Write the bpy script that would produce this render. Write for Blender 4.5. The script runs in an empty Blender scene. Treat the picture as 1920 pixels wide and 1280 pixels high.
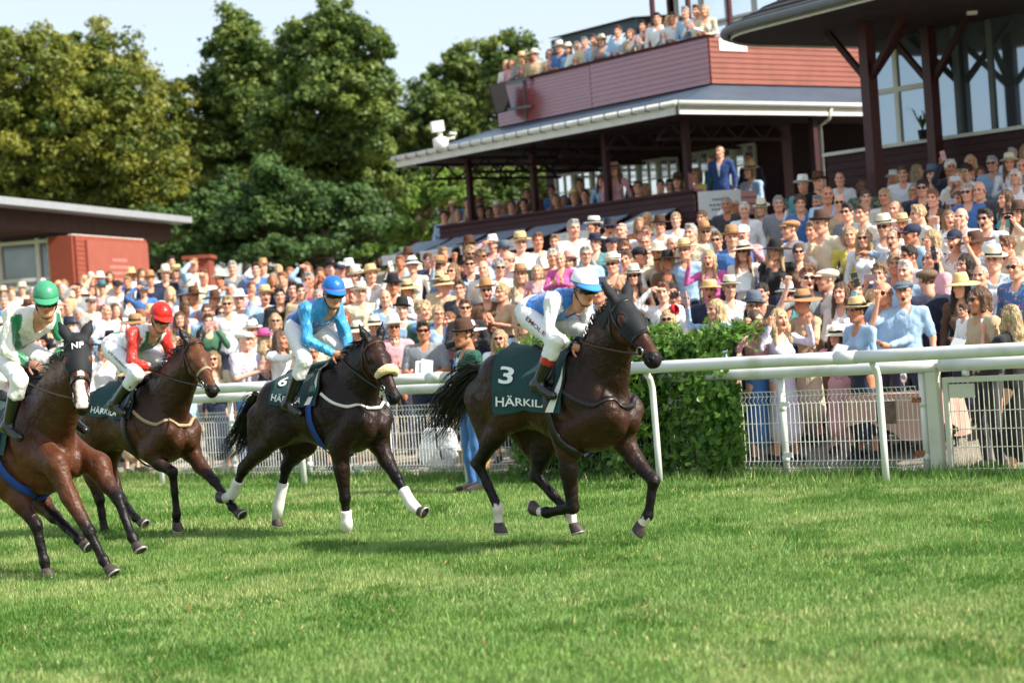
# Race meeting on a grass track: four horses and riders, white running rail, crowd on a bank, stand and trees behind.
import bpy, bmesh, math, random
import numpy as np
from mathutils import Vector, Matrix
rnd = random.Random(7); nrs = np.random.RandomState(11)
sc = bpy.context.scene
COL = sc.collection
# ------------------------------------------------------------------ camera
FPX, CAMH = 3733.0, 1.70
ROLL, PITCH = math.atan(.07), -math.atan(29/3733.)
def _basis():
    cp, sp = math.cos(PITCH), math.sin(PITCH)
    fw = np.array([0, cp, sp]); r = np.array([1., 0, 0]); u = np.array([0, -sp, cp])
    c, s = math.cos(ROLL), math.sin(ROLL)
    return r*c-u*s, u*c+r*s, fw
R_, U_, FW_ = _basis()
CAM = np.array([0, 0, CAMH])
cam = bpy.data.cameras.new('camera'); camo = bpy.data.objects.new('camera', cam); COL.objects.link(camo)
cam.sensor_width = 36; cam.lens = 36*FPX/1920; cam.clip_start = .1; cam.clip_end = 3000
camo.matrix_world = Matrix(((R_[0], U_[0], -FW_[0], 0), (R_[1], U_[1], -FW_[1], 0), (R_[2], U_[2], -FW_[2], CAMH), (0, 0, 0, 1)))
cam.dof.use_dof = True; cam.dof.focus_distance = 16.6; cam.dof.aperture_fstop = 2.0
sc.camera = camo
# ------------------------------------------------------------------ sky, sun, exposure
LH = np.array([-.90, .436]); SUN_EL = math.radians(41)          # horizontal direction the light travels
w = bpy.data.worlds.new('World'); sc.world = w; w.use_nodes = True
nt = w.node_tree; nt.nodes.clear()
sky = nt.nodes.new('ShaderNodeTexSky'); sky.sky_type = 'NISHITA'; sky.sun_disc = False
sky.sun_elevation = SUN_EL; sky.sun_rotation = math.atan2(-LH[0], -LH[1])
sky.air_density = 1.0; sky.dust_density = 2.0; sky.ozone_density = 1.0
bg = nt.nodes.new('ShaderNodeBackground'); bg.inputs[1].default_value = .15
wo = nt.nodes.new('ShaderNodeOutputWorld')
veil = nt.nodes.new('ShaderNodeMix'); veil.data_type = 'RGBA'; veil.inputs[7].default_value = (3.0, 3.15, 3.3, 1)      # thin high cloud over the whole sky
wtc = nt.nodes.new('ShaderNodeTexCoord'); wn_ = nt.nodes.new('ShaderNodeTexNoise'); wn_.inputs['Scale'].default_value = 2.2; wn_.inputs['Detail'].default_value = 6
wmp = nt.nodes.new('ShaderNodeMapping'); wmp.inputs['Scale'].default_value = (1, 1, 3.5); nt.links.new(wtc.outputs['Generated'], wmp.inputs[0]); nt.links.new(wmp.outputs[0], wn_.inputs['Vector'])
wr_ = nt.nodes.new('ShaderNodeMapRange'); wr_.inputs[1].default_value = .35; wr_.inputs[2].default_value = .7; wr_.inputs[3].default_value = .40; wr_.inputs[4].default_value = .72; nt.links.new(wn_.outputs[0], wr_.inputs[0])
nt.links.new(wr_.outputs[0], veil.inputs[0]); nt.links.new(sky.outputs[0], veil.inputs[6])
nt.links.new(veil.outputs[2], bg.inputs[0]); nt.links.new(bg.outputs[0], wo.inputs[0])
sl = bpy.data.lights.new('sun', 'SUN'); sl.energy = 4.1; sl.angle = math.radians(.6); sl.color = (1, .93, .82)
so = bpy.data.objects.new('sun', sl); COL.objects.link(so)
so.rotation_euler = Vector((LH[0]*math.cos(SUN_EL), LH[1]*math.cos(SUN_EL), -math.sin(SUN_EL))).to_track_quat('-Z', 'Y').to_euler()
sc.view_settings.view_transform = 'Standard'; sc.view_settings.look = 'None'
sc.view_settings.exposure = .92; sc.view_settings.gamma = 1
sc.cycles.max_bounces = 6; sc.cycles.transparent_max_bounces = 8
sc.cycles.use_denoising = True
# ------------------------------------------------------------------ placing: sight lines of the photograph met with real planes
def ray(px, py): return FW_+R_*((px-960)/FPX)-U_*((py-640)/FPX)
def G(px, py, z=0.): d = ray(px, py); return CAM+d*((z-CAMH)/d[2])
def at(px, py, Y): d = ray(px, py); return CAM+d*(Y/d[1])
def proj(p):
    v = np.asarray(p, float)-CAM; y = v@FW_
    return 960+FPX*(v@R_)/y, 640-FPX*(v@U_)/y
AT = math.radians(40.5)
T = np.array([math.cos(AT), -math.sin(AT), 0]); N = np.array([math.sin(AT), math.cos(AT), 0])   # running direction, away from track
RA = np.array([3.335, 18.442, 0])                       # foot of a post of the running rail
ZU = np.array([0, 0, 1.])
def TN(t, n, z=0.): return RA+T*t+N*n+ZU*z
# ------------------------------------------------------------------ materials
MATS = {}
def S(r, g, b):                                         # 8-bit display colour -> linear
    f = lambda c: (c/255/12.92 if c/255 <= .04045 else ((c/255+.055)/1.055)**2.4)
    return (f(r), f(g), f(b), 1)
def mat(name, col=(.5, .5, .5, 1), rough=.6, spec=.4, noise=None, bump=None, attr=None, objcol=False, metal=0, sheen=0, coat=0, trans=0, alpha=None, extra=None):
    if name in MATS: return MATS[name]
    m = bpy.data.materials.new(name); m.use_nodes = True; t = m.node_tree; L = t.links
    b = t.nodes['Principled BSDF']; MATS[name] = m
    b.inputs['Roughness'].default_value = rough; b.inputs['Specular IOR Level'].default_value = spec
    b.inputs['Metallic'].default_value = metal; b.inputs['Sheen Weight'].default_value = sheen; b.inputs['Coat Weight'].default_value = coat
    if trans: b.inputs['Transmission Weight'].default_value = trans
    if alpha is not None: b.inputs['Alpha'].default_value = alpha
    tc = t.nodes.new('ShaderNodeTexCoord')
    src = None
    if attr:
        a = t.nodes.new('ShaderNodeAttribute'); a.attribute_name = attr; src = a.outputs['Color']
    if objcol:
        o = t.nodes.new('ShaderNodeObjectInfo')
        if src is None: src = o.outputs['Color']
        else:
            mx = t.nodes.new('ShaderNodeMix'); mx.data_type = 'RGBA'; mx.blend_type = 'MULTIPLY'; mx.inputs[0].default_value = 1
            L.new(src, mx.inputs[6]); L.new(o.outputs['Color'], mx.inputs[7]); src = mx.outputs[2]
    if src is None:
        rgb = t.nodes.new('ShaderNodeRGB'); rgb.outputs[0].default_value = col; src = rgb.outputs[0]
    if noise:                                           # (scale, amount, detail): mottling of the pigment
        n = t.nodes.new('ShaderNodeTexNoise'); n.inputs['Scale'].default_value = noise[0]; n.inputs['Detail'].default_value = noise[2] if len(noise) > 2 else 4
        L.new(tc.outputs['Object'], n.inputs['Vector'])
        mr = t.nodes.new('ShaderNodeMapRange'); mr.inputs[1].default_value = .3; mr.inputs[2].default_value = .7
        mr.inputs[3].default_value = 1-noise[1]; mr.inputs[4].default_value = 1+noise[1]; L.new(n.outputs[0], mr.inputs[0])
        mx = t.nodes.new('ShaderNodeMix'); mx.data_type = 'RGBA'; mx.blend_type = 'MULTIPLY'; mx.inputs[0].default_value = 1
        L.new(src, mx.inputs[6]); L.new(mr.outputs[0], mx.inputs[7]); src = mx.outputs[2]
    if extra: src = extra(t, src, tc)
    L.new(src, b.inputs['Base Color'])
    if bump:                                            # (scale, distance, stretch)
        n = t.nodes.new('ShaderNodeTexNoise'); n.inputs['Scale'].default_value = bump[0]; n.inputs['Detail'].default_value = 5
        mp = t.nodes.new('ShaderNodeMapping'); L.new(tc.outputs['Object'], mp.inputs[0]); L.new(mp.outputs[0], n.inputs['Vector'])
        if len(bump) > 2: mp.inputs['Scale'].default_value = bump[2]
        bu = t.nodes.new('ShaderNodeBump'); bu.inputs['Distance'].default_value = bump[1]; bu.inputs['Strength'].default_value = 1
        L.new(n.outputs[0], bu.inputs['Height']); L.new(bu.outputs[0], b.inputs['Normal'])
    return m
# ------------------------------------------------------------------ mesh collector
class MB:
    def __init__(s): s.v = []; s.f = []; s.c = []; s.cur = None
    def add(s, vs, fs, col=None):
        o = len(s.v); s.v.extend([tuple(map(float, p)) for p in vs]); s.f.extend([tuple(i+o for i in f) for f in fs])
        s.c.extend([col if col is not None else (s.cur or (1, 1, 1))]*len(vs)); return o
    def box(s, c, sx, sy, sz, ax=None, col=None):
        ax = np.eye(3) if ax is None else np.asarray(ax, float); c = np.asarray(c, float)
        vs = [c+ax[0]*i*sx/2+ax[1]*j*sy/2+ax[2]*k*sz/2 for i in (-1, 1) for j in (-1, 1) for k in (-1, 1)]
        s.add(vs, [(0, 1, 3, 2), (4, 6, 7, 5), (0, 4, 5, 1), (2, 3, 7, 6), (0, 2, 6, 4), (1, 5, 7, 3)], col)
    def bar(s, a, b, wx, wz, up=(0, 0, 1), col=None):    # square bar a -> b
        a = np.asarray(a, float); b = np.asarray(b, float); d = b-a; l = np.linalg.norm(d); d = d/l
        u = np.asarray(up, float); x = np.cross(d, u); x /= np.linalg.norm(x)+1e-9; u = np.cross(x, d)
        s.box((a+b)/2, l, wx, wz, (d, x, u), col)
    def tube(s, pts, r, n=8, cap=True, col=None, flat=None):
        pts = [np.asarray(p, float) for p in pts]; m = len(pts)
        rs = r if hasattr(r, '__len__') else [r]*m
        vs = []; up = None
        for i, p in enumerate(pts):
            d = pts[min(i+1, m-1)]-pts[max(i-1, 0)]; d = d/(np.linalg.norm(d)+1e-9)
            if up is None: up = np.array([0, 0, 1.]) if abs(d[2]) < .9 else np.array([1., 0, 0])
            x = np.cross(d, up); x /= np.linalg.norm(x)+1e-9; up = np.cross(x, d)
            for j in range(n):
                a = 2*math.pi*j/n; vs.append(p+rs[i]*(x*math.cos(a)+up*math.sin(a)))
        fs = [(i*n+j, i*n+(j+1) % n, (i+1)*n+(j+1) % n, (i+1)*n+j) for i in range(m-1) for j in range(n)]
        if cap: fs += [tuple(range(n))[::-1], tuple((m-1)*n+j for j in range(n))]
        s.add(vs, fs, col)
    def grid(s, P, col=None, closed=False):              # P[i][j]
        n, m = len(P), len(P[0]); vs = [p for r in P for p in r]
        fs = [(i*m+j, i*m+(j+1) % m, (i+1)*m+(j+1) % m, (i+1)*m+j) for i in range(n-1) for j in range(m if closed else m-1)]
        s.add(vs, fs, col)
    def poly(s, pts, thick, nrm, col=None):              # extruded polygon
        nrm = np.asarray(nrm, float); n = len(pts); pts = [np.asarray(p, float) for p in pts]
        s.add(pts+[p+nrm*thick for p in pts], [tuple(range(n))[::-1], tuple(range(n, 2*n))]+[(i, (i+1) % n, n+(i+1) % n, n+i) for i in range(n)], col)
    def mesh(s, name, m, smooth=False, color=False):
        me = bpy.data.meshes.new(name); me.from_pydata(s.v, [], s.f)
        if color:
            ca = me.color_attributes.new('Col', 'FLOAT_COLOR', 'POINT')
            ca.data.foreach_set('color', np.array([(c[0], c[1], c[2], 1) for c in s.c], np.float32).ravel())
        me.materials.append(m if not isinstance(m, str) else MATS[m])
        if smooth: me.polygons.foreach_set('use_smooth', [True]*len(me.polygons))
        me.update(); return me
    def build(s, name, m, parent=None, smooth=False, color=False):      # coordinates are world ones; shift to the parent's base
        q = parent; off = np.zeros(3)
        while q is not None: off = off+np.array(q.location); q = q.parent
        if off.any(): s.v = [tuple(r) for r in (np.array(s.v).reshape(-1, 3)-off)]
        return link(name, s.mesh(name, m, smooth, color), parent)
def link(name, me, parent=None, col=None):
    o = bpy.data.objects.new(name, me); COL.objects.link(o); o.parent = parent
    if col is not None: o.color = (col[0], col[1], col[2], 1)
    return o
def tag(o, label=None, cat=None, group=None, kind=None):
    if label: o['label'] = label
    if cat: o['category'] = cat
    if group: o['group'] = group
    if kind: o['kind'] = kind
    return o
def empty(name, loc=(0, 0, 0), label=None, cat=None, group=None, rz=0):
    o = bpy.data.objects.new(name, None); COL.objects.link(o); o.location = tuple(map(float, loc)); o.rotation_euler = (0, 0, rz); o.empty_display_size = .1
    return tag(o, label, cat, group)
def text_mesh(s, size=1, bold=0.0, ext=0.0):            # returns verts (n,3), faces of flat lettering, origin bottom left
    cu = bpy.data.curves.new('t', 'FONT'); cu.body = s; cu.size = size; cu.offset = bold; cu.extrude = ext; cu.resolution_u = 3
    o = bpy.data.objects.new('t', cu); COL.objects.link(o)
    me = bpy.data.meshes.new_from_object(o.evaluated_get(bpy.context.evaluated_depsgraph_get()))
    v = np.array([p.co[:] for p in me.vertices]); f = [tuple(p.vertices) for p in me.polygons]
    bpy.data.objects.remove(o); bpy.data.curves.remove(cu); bpy.data.meshes.remove(me)
    return v, f
def unit(v): v = np.asarray(v, float); return v/(np.linalg.norm(v)+1e-12)
def lerp(a, b, t): return np.asarray(a, float)*(1-t)+np.asarray(b, float)*t
# ------------------------------------------------------------------ soft-blended solids meshed by surface nets
class Solid:
    def __init__(s): s.p = []
    def _add(s, fn, lo, hi, k, sign, tg): s.p.append((fn, np.asarray(lo, float), np.asarray(hi, float), k, sign, tg))
    def cap(s, a, b, ra, rb=None, k=.02, tg=0, ax=None, fl=1., sign=1):     # tapered capsule, squeezed fl times along ax
        a = np.asarray(a, float); b = np.asarray(b, float); rb = ra if rb is None else rb
        d = b-a; dd = d@d+1e-9
        axu = None if ax is None else unit(ax)
        def fn(X, Y, Z):
            x, y, z = X-a[0], Y-a[1], Z-a[2]
            t = np.clip((x*d[0]+y*d[1]+z*d[2])/dd, 0, 1)
            x, y, z = x-t*d[0], y-t*d[1], z-t*d[2]
            q = x*x+y*y+z*z
            if axu is not None:
                l = x*axu[0]+y*axu[1]+z*axu[2]; q = q+l*l*(fl*fl-1)
            return (np.sqrt(q)-(ra+(rb-ra)*t))/(1 if fl <= 1 else fl**.5)
        m = max(ra, rb)*(1 if fl >= 1 else 1/fl)
        s._add(fn, np.minimum(a, b)-m, np.maximum(a, b)+m, k, sign, tg)
    def ell(s, c, r, ax=None, k=.02, tg=0, sign=1):
        c = np.asarray(c, float); M = np.eye(3) if ax is None else np.asarray(ax, float)
        def fn(X, Y, Z):
            x, y, z = X-c[0], Y-c[1], Z-c[2]; k0 = 0; k1 = 0
            for i in range(3):
                l = x*M[i][0]+y*M[i][1]+z*M[i][2]; k0 = k0+(l/r[i])**2; k1 = k1+(l/r[i]**2)**2
            k0 = np.sqrt(k0); return k0*(k0-1)/(np.sqrt(k1)+1e-6)
        m = max(r); s._add(fn, c-m, c+m, k, sign, tg)
    def loft(s, st, y0=0., k=.03, tg=0, top=.3):         # stations (x, ztop, zbottom, halfwidth) along x
        A = np.array(st, float)
        def fn(X, Y, Z):
            x = np.clip(X, A[0, 0], A[-1, 0]); zt = np.interp(x, A[:, 0], A[:, 1]); zb = np.interp(x, A[:, 0], A[:, 2]); wd = np.interp(x, A[:, 0], A[:, 3])
            a = (zt-zb)/2; u = (Z-(zt+zb)/2)/a
            wd = wd*(1-top*np.clip(u, 0, 1.2)**1.5)
            q = np.sqrt(u*u+((Y-y0)/wd)**2)
            d = (q-1)*np.minimum(a, wd)*.95
            e = np.maximum(np.abs(X-x), 0)
            return np.where(e > 0, np.sqrt(np.maximum(d, 0)**2+e*e), d)
        m = A[:, 3].max(); s._add(fn, (A[0, 0], -m, A[:, 2].min()), (A[-1, 0], m, A[:, 1].max()), k, 1, tg)
    def at(s, P):                                        # distance at points
        P = np.asarray(P, float); X, Y, Z = P[:, 0], P[:, 1], P[:, 2]; v = np.full(len(P), 1.0); a, b = P.min(0)-.3, P.max(0)+.3
        for fn, lo, hi, k, sg, tg in s.p:
            if (lo > b).any() or (hi < a).any(): continue
            d = fn(X, Y, Z); v = s._mix(v, d, k, sg)
        return v
    @staticmethod
    def _mix(v, d, k, sg):
        if sg > 0:
            h = np.clip(.5+.5*(v-d)/k, 0, 1); return v*(1-h)+d*h-k*h*(1-h)
        h = np.clip(.5-.5*(v+d)/k, 0, 1); return v*(1-h)-d*h+k*h*(1-h)
    def tags(s, P):
        P = np.asarray(P, float); X, Y, Z = P[:, 0], P[:, 1], P[:, 2]; best = np.full(len(P), 9.); t = np.zeros(len(P), int)
        for fn, lo, hi, k, sg, tg in s.p:
            if sg > 0:
                d = fn(X, Y, Z); m = d < best; best[m] = d[m]; t[m] = tg
        return t
    def project(s, P, off=0., it=6):                     # pull points to the surface (plus off)
        P = np.array(P, float); e = .004
        for _ in range(it):
            d = s.at(P)-off
            g = np.stack([s.at(P+np.eye(3)[i]*e)-d-off for i in range(3)], 1)/e
            n = g/(np.linalg.norm(g, axis=1, keepdims=True)+1e-6); P = P-n*np.clip(d, -.08, .08)[:, None]*.9
        return P
    def mesh(s, vox, lo=None, hi=None):
        if lo is None: lo = np.min([p[1] for p in s.p if p[4] > 0], 0); hi = np.max([p[2] for p in s.p if p[4] > 0], 0)
        lo = np.asarray(lo)-3*vox; hi = np.asarray(hi)+3*vox
        n = np.ceil((hi-lo)/vox).astype(int)+1
        ax = [lo[i]+vox*np.arange(n[i]) for i in range(3)]
        V = np.full(n, .5, np.float32)
        for fn, l, h, k, sg, tg in s.p:
            m = k+3*vox
            i0 = np.clip(np.floor((l-m-lo)/vox).astype(int), 0, n); i1 = np.clip(np.ceil((h+m-lo)/vox).astype(int)+1, 0, n)
            if (i1 <= i0).any(): continue
            sl = tuple(slice(a, b) for a, b in zip(i0, i1))
            d = fn(ax[0][sl[0]][:, None, None], ax[1][sl[1]][None, :, None], ax[2][sl[2]][None, None, :])
            V[sl] = s._mix(V[sl], d, k, sg)
        return nets(V, lo, vox)
def nets(V, lo, vox):
    I = V < 0
    c = np.zeros(np.array(V.shape)-1, np.int8)
    offs = [(i, j, k) for i in (0, 1) for j in (0, 1) for k in (0, 1)]
    sh = c.shape
    for o in offs: c += I[o[0]:o[0]+sh[0], o[1]:o[1]+sh[1], o[2]:o[2]+sh[2]]
    act = np.argwhere((c > 0) & (c < 8)); nA = len(act)
    idx = np.full(sh, -1, np.int32); idx[tuple(act.T)] = np.arange(nA)
    vals = np.stack([V[tuple((act+np.array(o)).T)] for o in offs], 1)
    acc = np.zeros((nA, 3)); cnt = np.zeros(nA)
    for a in range(8):
        for b in range(a+1, 8):
            oa, ob = np.array(offs[a]), np.array(offs[b])
            if np.abs(oa-ob).sum() != 1: continue
            va, vb = vals[:, a], vals[:, b]; m = (va < 0) != (vb < 0)
            t = va/(va-vb+1e-12); p = oa+(ob-oa)*t[:, None]
            acc[m] += p[m]; cnt[m] += 1
    P = lo+(act+acc/np.maximum(cnt, 1)[:, None])*vox
    Q = []
    for d in range(3):
        u, v = (d+1) % 3, (d+2) % 3
        s0 = [slice(None)]*3; s1 = [slice(None)]*3; s0[d] = slice(0, -1); s1[d] = slice(1, None)
        A, B = I[tuple(s0)], I[tuple(s1)]
        e = np.argwhere(A != B); e = e[(e[:, u] > 0) & (e[:, v] > 0) & (e[:, u] < V.shape[u]-1) & (e[:, v] < V.shape[v]-1)]
        ins = A[tuple(e.T)]
        du = np.zeros(3, int); dv = np.zeros(3, int); du[u] = 1; dv[v] = 1
        q = np.stack([idx[tuple((e-du-dv).T)], idx[tuple((e-dv).T)], idx[tuple(e.T)], idx[tuple((e-du).T)]], 1)
        q[~ins] = q[~ins][:, ::-1]; Q.append(q)
    return P, np.concatenate(Q)
def npmesh(name, P, Q, m, col=None, smooth=True):
    me = bpy.data.meshes.new(name); n, k = len(P), len(Q)
    me.vertices.add(n); me.vertices.foreach_set('co', np.asarray(P, np.float32).ravel())
    me.loops.add(k*4); me.loops.foreach_set('vertex_index', np.asarray(Q, np.int32).ravel())
    me.polygons.add(k); me.polygons.foreach_set('loop_start', np.arange(0, k*4, 4, dtype=np.int32)); me.polygons.foreach_set('loop_total', np.full(k, 4, np.int32))
    me.polygons.foreach_set('use_smooth', np.full(k, smooth))
    if col is not None:
        ca = me.color_attributes.new('Col', 'FLOAT_COLOR', 'POINT')
        ca.data.foreach_set('color', np.concatenate([np.asarray(col, np.float32), np.ones((n, 1), np.float32)], 1).ravel())
    me.materials.append(m if not isinstance(m, str) else MATS[m]); me.update(calc_edges=True); me.validate(); return me
def vnormals(P, Q):
    f = np.cross(P[Q[:, 2]]-P[Q[:, 0]], P[Q[:, 3]]-P[Q[:, 1]]); n = np.zeros_like(P)
    for i in range(4): np.add.at(n, Q[:, i], f)
    return n/(np.linalg.norm(n, axis=1, keepdims=True)+1e-9)
def submesh(P, Q, keep, off=0.):                         # faces whose four vertices are kept, pushed out
    q = Q[keep[Q].all(1)]; u, inv = np.unique(q, return_inverse=True)
    return (P+vnormals(P, Q)*off)[u], inv.reshape(q.shape)
def wrinkle(P, Q, amp, fr, seed=0):                     # creases of loose cloth
    r = np.random.RandomState(seed); n = vnormals(P, Q); h = np.zeros(len(P))
    for k in range(4):
        d1, d2 = unit(r.randn(3)*np.array([1, 1, .6])), unit(r.randn(3)); f = fr*(.7+.7*r.rand())
        h += (1-np.abs(np.sin(f*(P@d1)+1.6*np.sin(.55*f*(P@d2)+r.rand()*6)+r.rand()*6)))**2-.35
    return P+n*(amp*h/1.6)[:, None]
# ------------------------------------------------------------------ ground, bank and grass
def zbank(n):
    n = np.asarray(n, float); return np.where(n < 1.6, 0, np.where(n < 6, (n-1.6)*.24, np.minimum(1.056+(n-6)*.16, 3.3)))
def _turf(t, src, tc):
    L = t.links
    def nz(sc, lo, hi, a, b, src):
        n = t.nodes.new('ShaderNodeTexNoise'); n.inputs['Scale'].default_value = sc; n.inputs['Detail'].default_value = 5; L.new(tc.outputs['Object'], n.inputs['Vector'])
        r = t.nodes.new('ShaderNodeMapRange'); r.inputs[1].default_value = lo; r.inputs[2].default_value = hi; L.new(n.outputs[0], r.inputs[0])
        m = t.nodes.new('ShaderNodeMix'); m.data_type = 'RGBA'; L.new(r.outputs[0], m.inputs[0]); L.new(src, m.inputs[6]); m.inputs[7].default_value = b; return m.outputs[2]
    s = nz(1.1, .45, .7, 0, S(128, 140, 62), src); return nz(6, .55, .75, 0, S(70, 104, 36), s)
mat('turf', S(96, 124, 46), .9, .2, noise=(40, .25), bump=(60, .02), extra=_turf)
mat('bank_gravel', S(150, 142, 128), .9, .2, noise=(12, .2), bump=(50, .01))
mb = MB(); mb.grid([[TN(t, n) for t in (-700, 700)] for n in (-700, .9)]); tag(mb.build('turf_track', 'turf'), kind='structure')
mb = MB(); mb.grid([[TN(t, n, float(zbank(n))) for t in (-700, 700)] for n in (.9, 1.6, 6, 20.1, 900)]); tag(mb.build('bank', 'bank_gravel'), kind='structure')
def grass_material():
    m = bpy.data.materials.new('grass_blade'); m.use_nodes = True; t = m.node_tree; t.nodes.clear(); MATS['grass_blade'] = m
    a = t.nodes.new('ShaderNodeAttribute'); a.attribute_name = 'Col'
    d = t.nodes.new('ShaderNodeBsdfPrincipled'); d.inputs['Roughness'].default_value = .55; d.inputs['Specular IOR Level'].default_value = .3
    tr = t.nodes.new('ShaderNodeBsdfTranslucent'); mx = t.nodes.new('ShaderNodeMixShader'); mx.inputs[0].default_value = .35; o = t.nodes.new('ShaderNodeOutputMaterial')
    t.links.new(a.outputs[0], d.inputs[0]); t.links.new(a.outputs[0], tr.inputs[0]); t.links.new(d.outputs[0], mx.inputs[1]); t.links.new(tr.outputs[0], mx.inputs[2]); t.links.new(mx.outputs[0], o.inputs[0])
grass_material()
def vnoise(x, y, s, seed):                               # smooth value noise
    r = np.random.RandomState(seed); Tb = r.rand(64, 64); x = x*s; y = y*s; i, j = np.floor(x).astype(int), np.floor(y).astype(int); u, v = x-i, y-j; u = u*u*(3-2*u); v = v*v*(3-2*v)
    g = lambda a, b: Tb[a % 64, b % 64]
    return g(i, j)*(1-u)*(1-v)+g(i+1, j)*u*(1-v)+g(i, j+1)*(1-u)*v+g(i+1, j+1)*u*v
def grass(name, d0, d1, dens, hgt, wid, seg, label):
    r = np.random.RandomState(int(d0*10)); hw = .30
    n = int(dens*hw*(d1*d1-d0*d0)); y = np.sqrt(r.rand(n)*(d1*d1-d0*d0)+d0*d0); x = (r.rand(n)*2-1)*hw*y
    nn = (x-RA[0])*N[0]+(y-RA[1])*N[1]; k = nn < 1.0; x, y, nn = x[k], y[k], nn[k]; n = len(x)
    clump = vnoise(x, y, 2.6, 1)*.6+vnoise(x, y, 7, 2)*.4; dry = vnoise(x, y, .9, 3)*.55+vnoise(x, y, 3.3, 4)*.45; dk = vnoise(x+31, y, 1.3, 5)*.6+vnoise(x, y+9, 5, 6)*.4
    keep = r.rand(n) < .55+.75*clump; x, y, nn, clump, dry, dk = [q[keep] for q in (x, y, nn, clump, dry, dk)]; n = len(x)
    tall = np.clip((nn+.05)/.35, 0, 1)
    h = hgt*(.45+.9*clump)*(.6+.8*r.rand(n))*(1+2.2*tall*(r.rand(n)))
    a = r.rand(n)*6.283; lean = (.25+.75*r.rand(n))*h*.75; w_ = wid*(.6+.8*r.rand(n))
    dx, dy = np.cos(a), np.sin(a); b = a+1.5708+r.randn(n)*.5; sx, sy = np.cos(b)*w_, np.sin(b)*w_
    lx, ly = dx*lean+.25*h*T[0], dy*lean+.25*h*T[1]
    z0 = np.zeros(n)
    if seg == 2:
        V = np.stack([np.stack([x-sx, y-sy, z0], 1), np.stack([x+sx, y+sy, z0], 1), np.stack([x+lx*.35-sx*.8, y+ly*.35-sy*.8, h*.62], 1), np.stack([x+lx*.35+sx*.8, y+ly*.35+sy*.8, h*.62], 1), np.stack([x+lx, y+ly, h], 1)], 1)
        base = np.arange(n)[:, None]*5; tri = np.concatenate([base+np.array([[0, 1, 3]]), base+np.array([[0, 3, 2]]), base+np.array([[2, 3, 4]])]); nv = 5
    else:
        V = np.stack([np.stack([x-sx, y-sy, z0], 1), np.stack([x+sx, y+sy, z0], 1), np.stack([x+lx, y+ly, h], 1)], 1); tri = np.arange(n)[:, None]*3+np.array([[0, 1, 2]]); nv = 3
    g0, g1, g2, g3 = [np.array(S(*c)[:3]) for c in ((130, 164, 88), (156, 178, 108), (94, 136, 58), (206, 196, 140))]
    dr = np.clip((dry-.42)/.3, 0, 1)[:, None]; c = g0*(1-dr)+g1*dr
    q = np.clip((dk-.54)/.10, 0, 1)[:, None]*.9; c = c*(1-q)+g2*q; q = (tall*.75)[:, None]; c = c*(1-q)+g2*q
    st = (r.rand(n) < .025+.10*np.clip((dry-.5)/.3, 0, 1)); c[st] = g3
    c = c*(.75+.5*r.rand(n))[:, None]
    me = bpy.data.meshes.new(name); m = len(tri)
    me.vertices.add(n*nv); me.vertices.foreach_set('co', V.astype(np.float32).ravel()); me.loops.add(m*3); me.loops.foreach_set('vertex_index', tri.astype(np.int32).ravel())
    me.polygons.add(m); me.polygons.foreach_set('loop_start', np.arange(0, m*3, 3, dtype=np.int32)); me.polygons.foreach_set('loop_total', np.full(m, 3, np.int32))
    ca = me.color_attributes.new('Col', 'FLOAT_COLOR', 'POINT'); ca.data.foreach_set('color', np.concatenate([np.repeat(c, nv, 0), np.ones((n*nv, 1))], 1).astype(np.float32).ravel())
    me.materials.append(MATS['grass_blade']); me.update(calc_edges=True)
    return tag(link(name, me), label, 'grass', kind='stuff')
grass('grass', 8.4, 13, 5200, .041, .0033, 2, 'mown green turf nearest the camera')
grass('grass', 13, 18, 4800, .042, .0042, 1, 'green turf under the galloping horses')
grass('grass', 18, 30, 1900, .048, .0070, 1, 'green turf along the white rail')
r_ = np.random.RandomState(77); mb = MB()                  # dry leaves, straw and kicked-up crumbs of soil lying in the turf
for k in range(150):
    q = G(r_.uniform(-20, 1940), r_.uniform(930, 1270)); a = r_.uniform(0, 6.28); d = np.array([math.cos(a), math.sin(a), .15]); e = np.array([-math.sin(a), math.cos(a), .2]); l = r_.uniform(.012, .035); z = ZU*r_.uniform(.02, .04); w_ = l*r_.uniform(.12, .5); c = S(*((150, 108, 70), (196, 170, 116), (84, 62, 44))[r_.randint(3)])[:3]
    mb.add([q+z-d*l, q+z+e*w_, q+z+d*l+ZU*.01, q+z-e*w_], [(0, 1, 2, 3)], c)
tag(mb.build('straw_litter', 'grass_blade', color=True), 'bits of straw, dry leaf and soil scattered on the turf', 'litter', kind='stuff')
# ------------------------------------------------------------------ running rail, inner fence, gate
def _rail(t, src, tc):
    L = t.links; n = t.nodes.new('ShaderNodeTexNoise'); n.inputs['Scale'].default_value = 2.5; n.inputs['Detail'].default_value = 8; L.new(tc.outputs['Object'], n.inputs['Vector'])
    r = t.nodes.new('ShaderNodeMapRange'); r.inputs[1].default_value = .5; r.inputs[2].default_value = .72; r.inputs[4].default_value = .75; L.new(n.outputs[0], r.inputs[0])
    m = t.nodes.new('ShaderNodeMix'); m.data_type = 'RGBA'; L.new(r.outputs[0], m.inputs[0]); L.new(src, m.inputs[6]); m.inputs[7].default_value = S(176, 178, 156); return m.outputs[2]
mat('white_plastic', S(224, 225, 222), .35, .45, extra=_rail)
mat('white_steel', S(226, 228, 222), .5, .4, noise=(6, .08))
mat('old_white_paint', S(208, 208, 190), .6, .35, extra=_rail)
mat('rusty_bracket', S(150, 96, 66), .8, .2, noise=(20, .4))
mat('weathered_board', S(120, 100, 88), .85, .2, noise=(14, .3), bump=(30, .01, (1, 1, 6)))
PT = [-2.6*i+.03 for i in range(-1, 7)]
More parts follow.
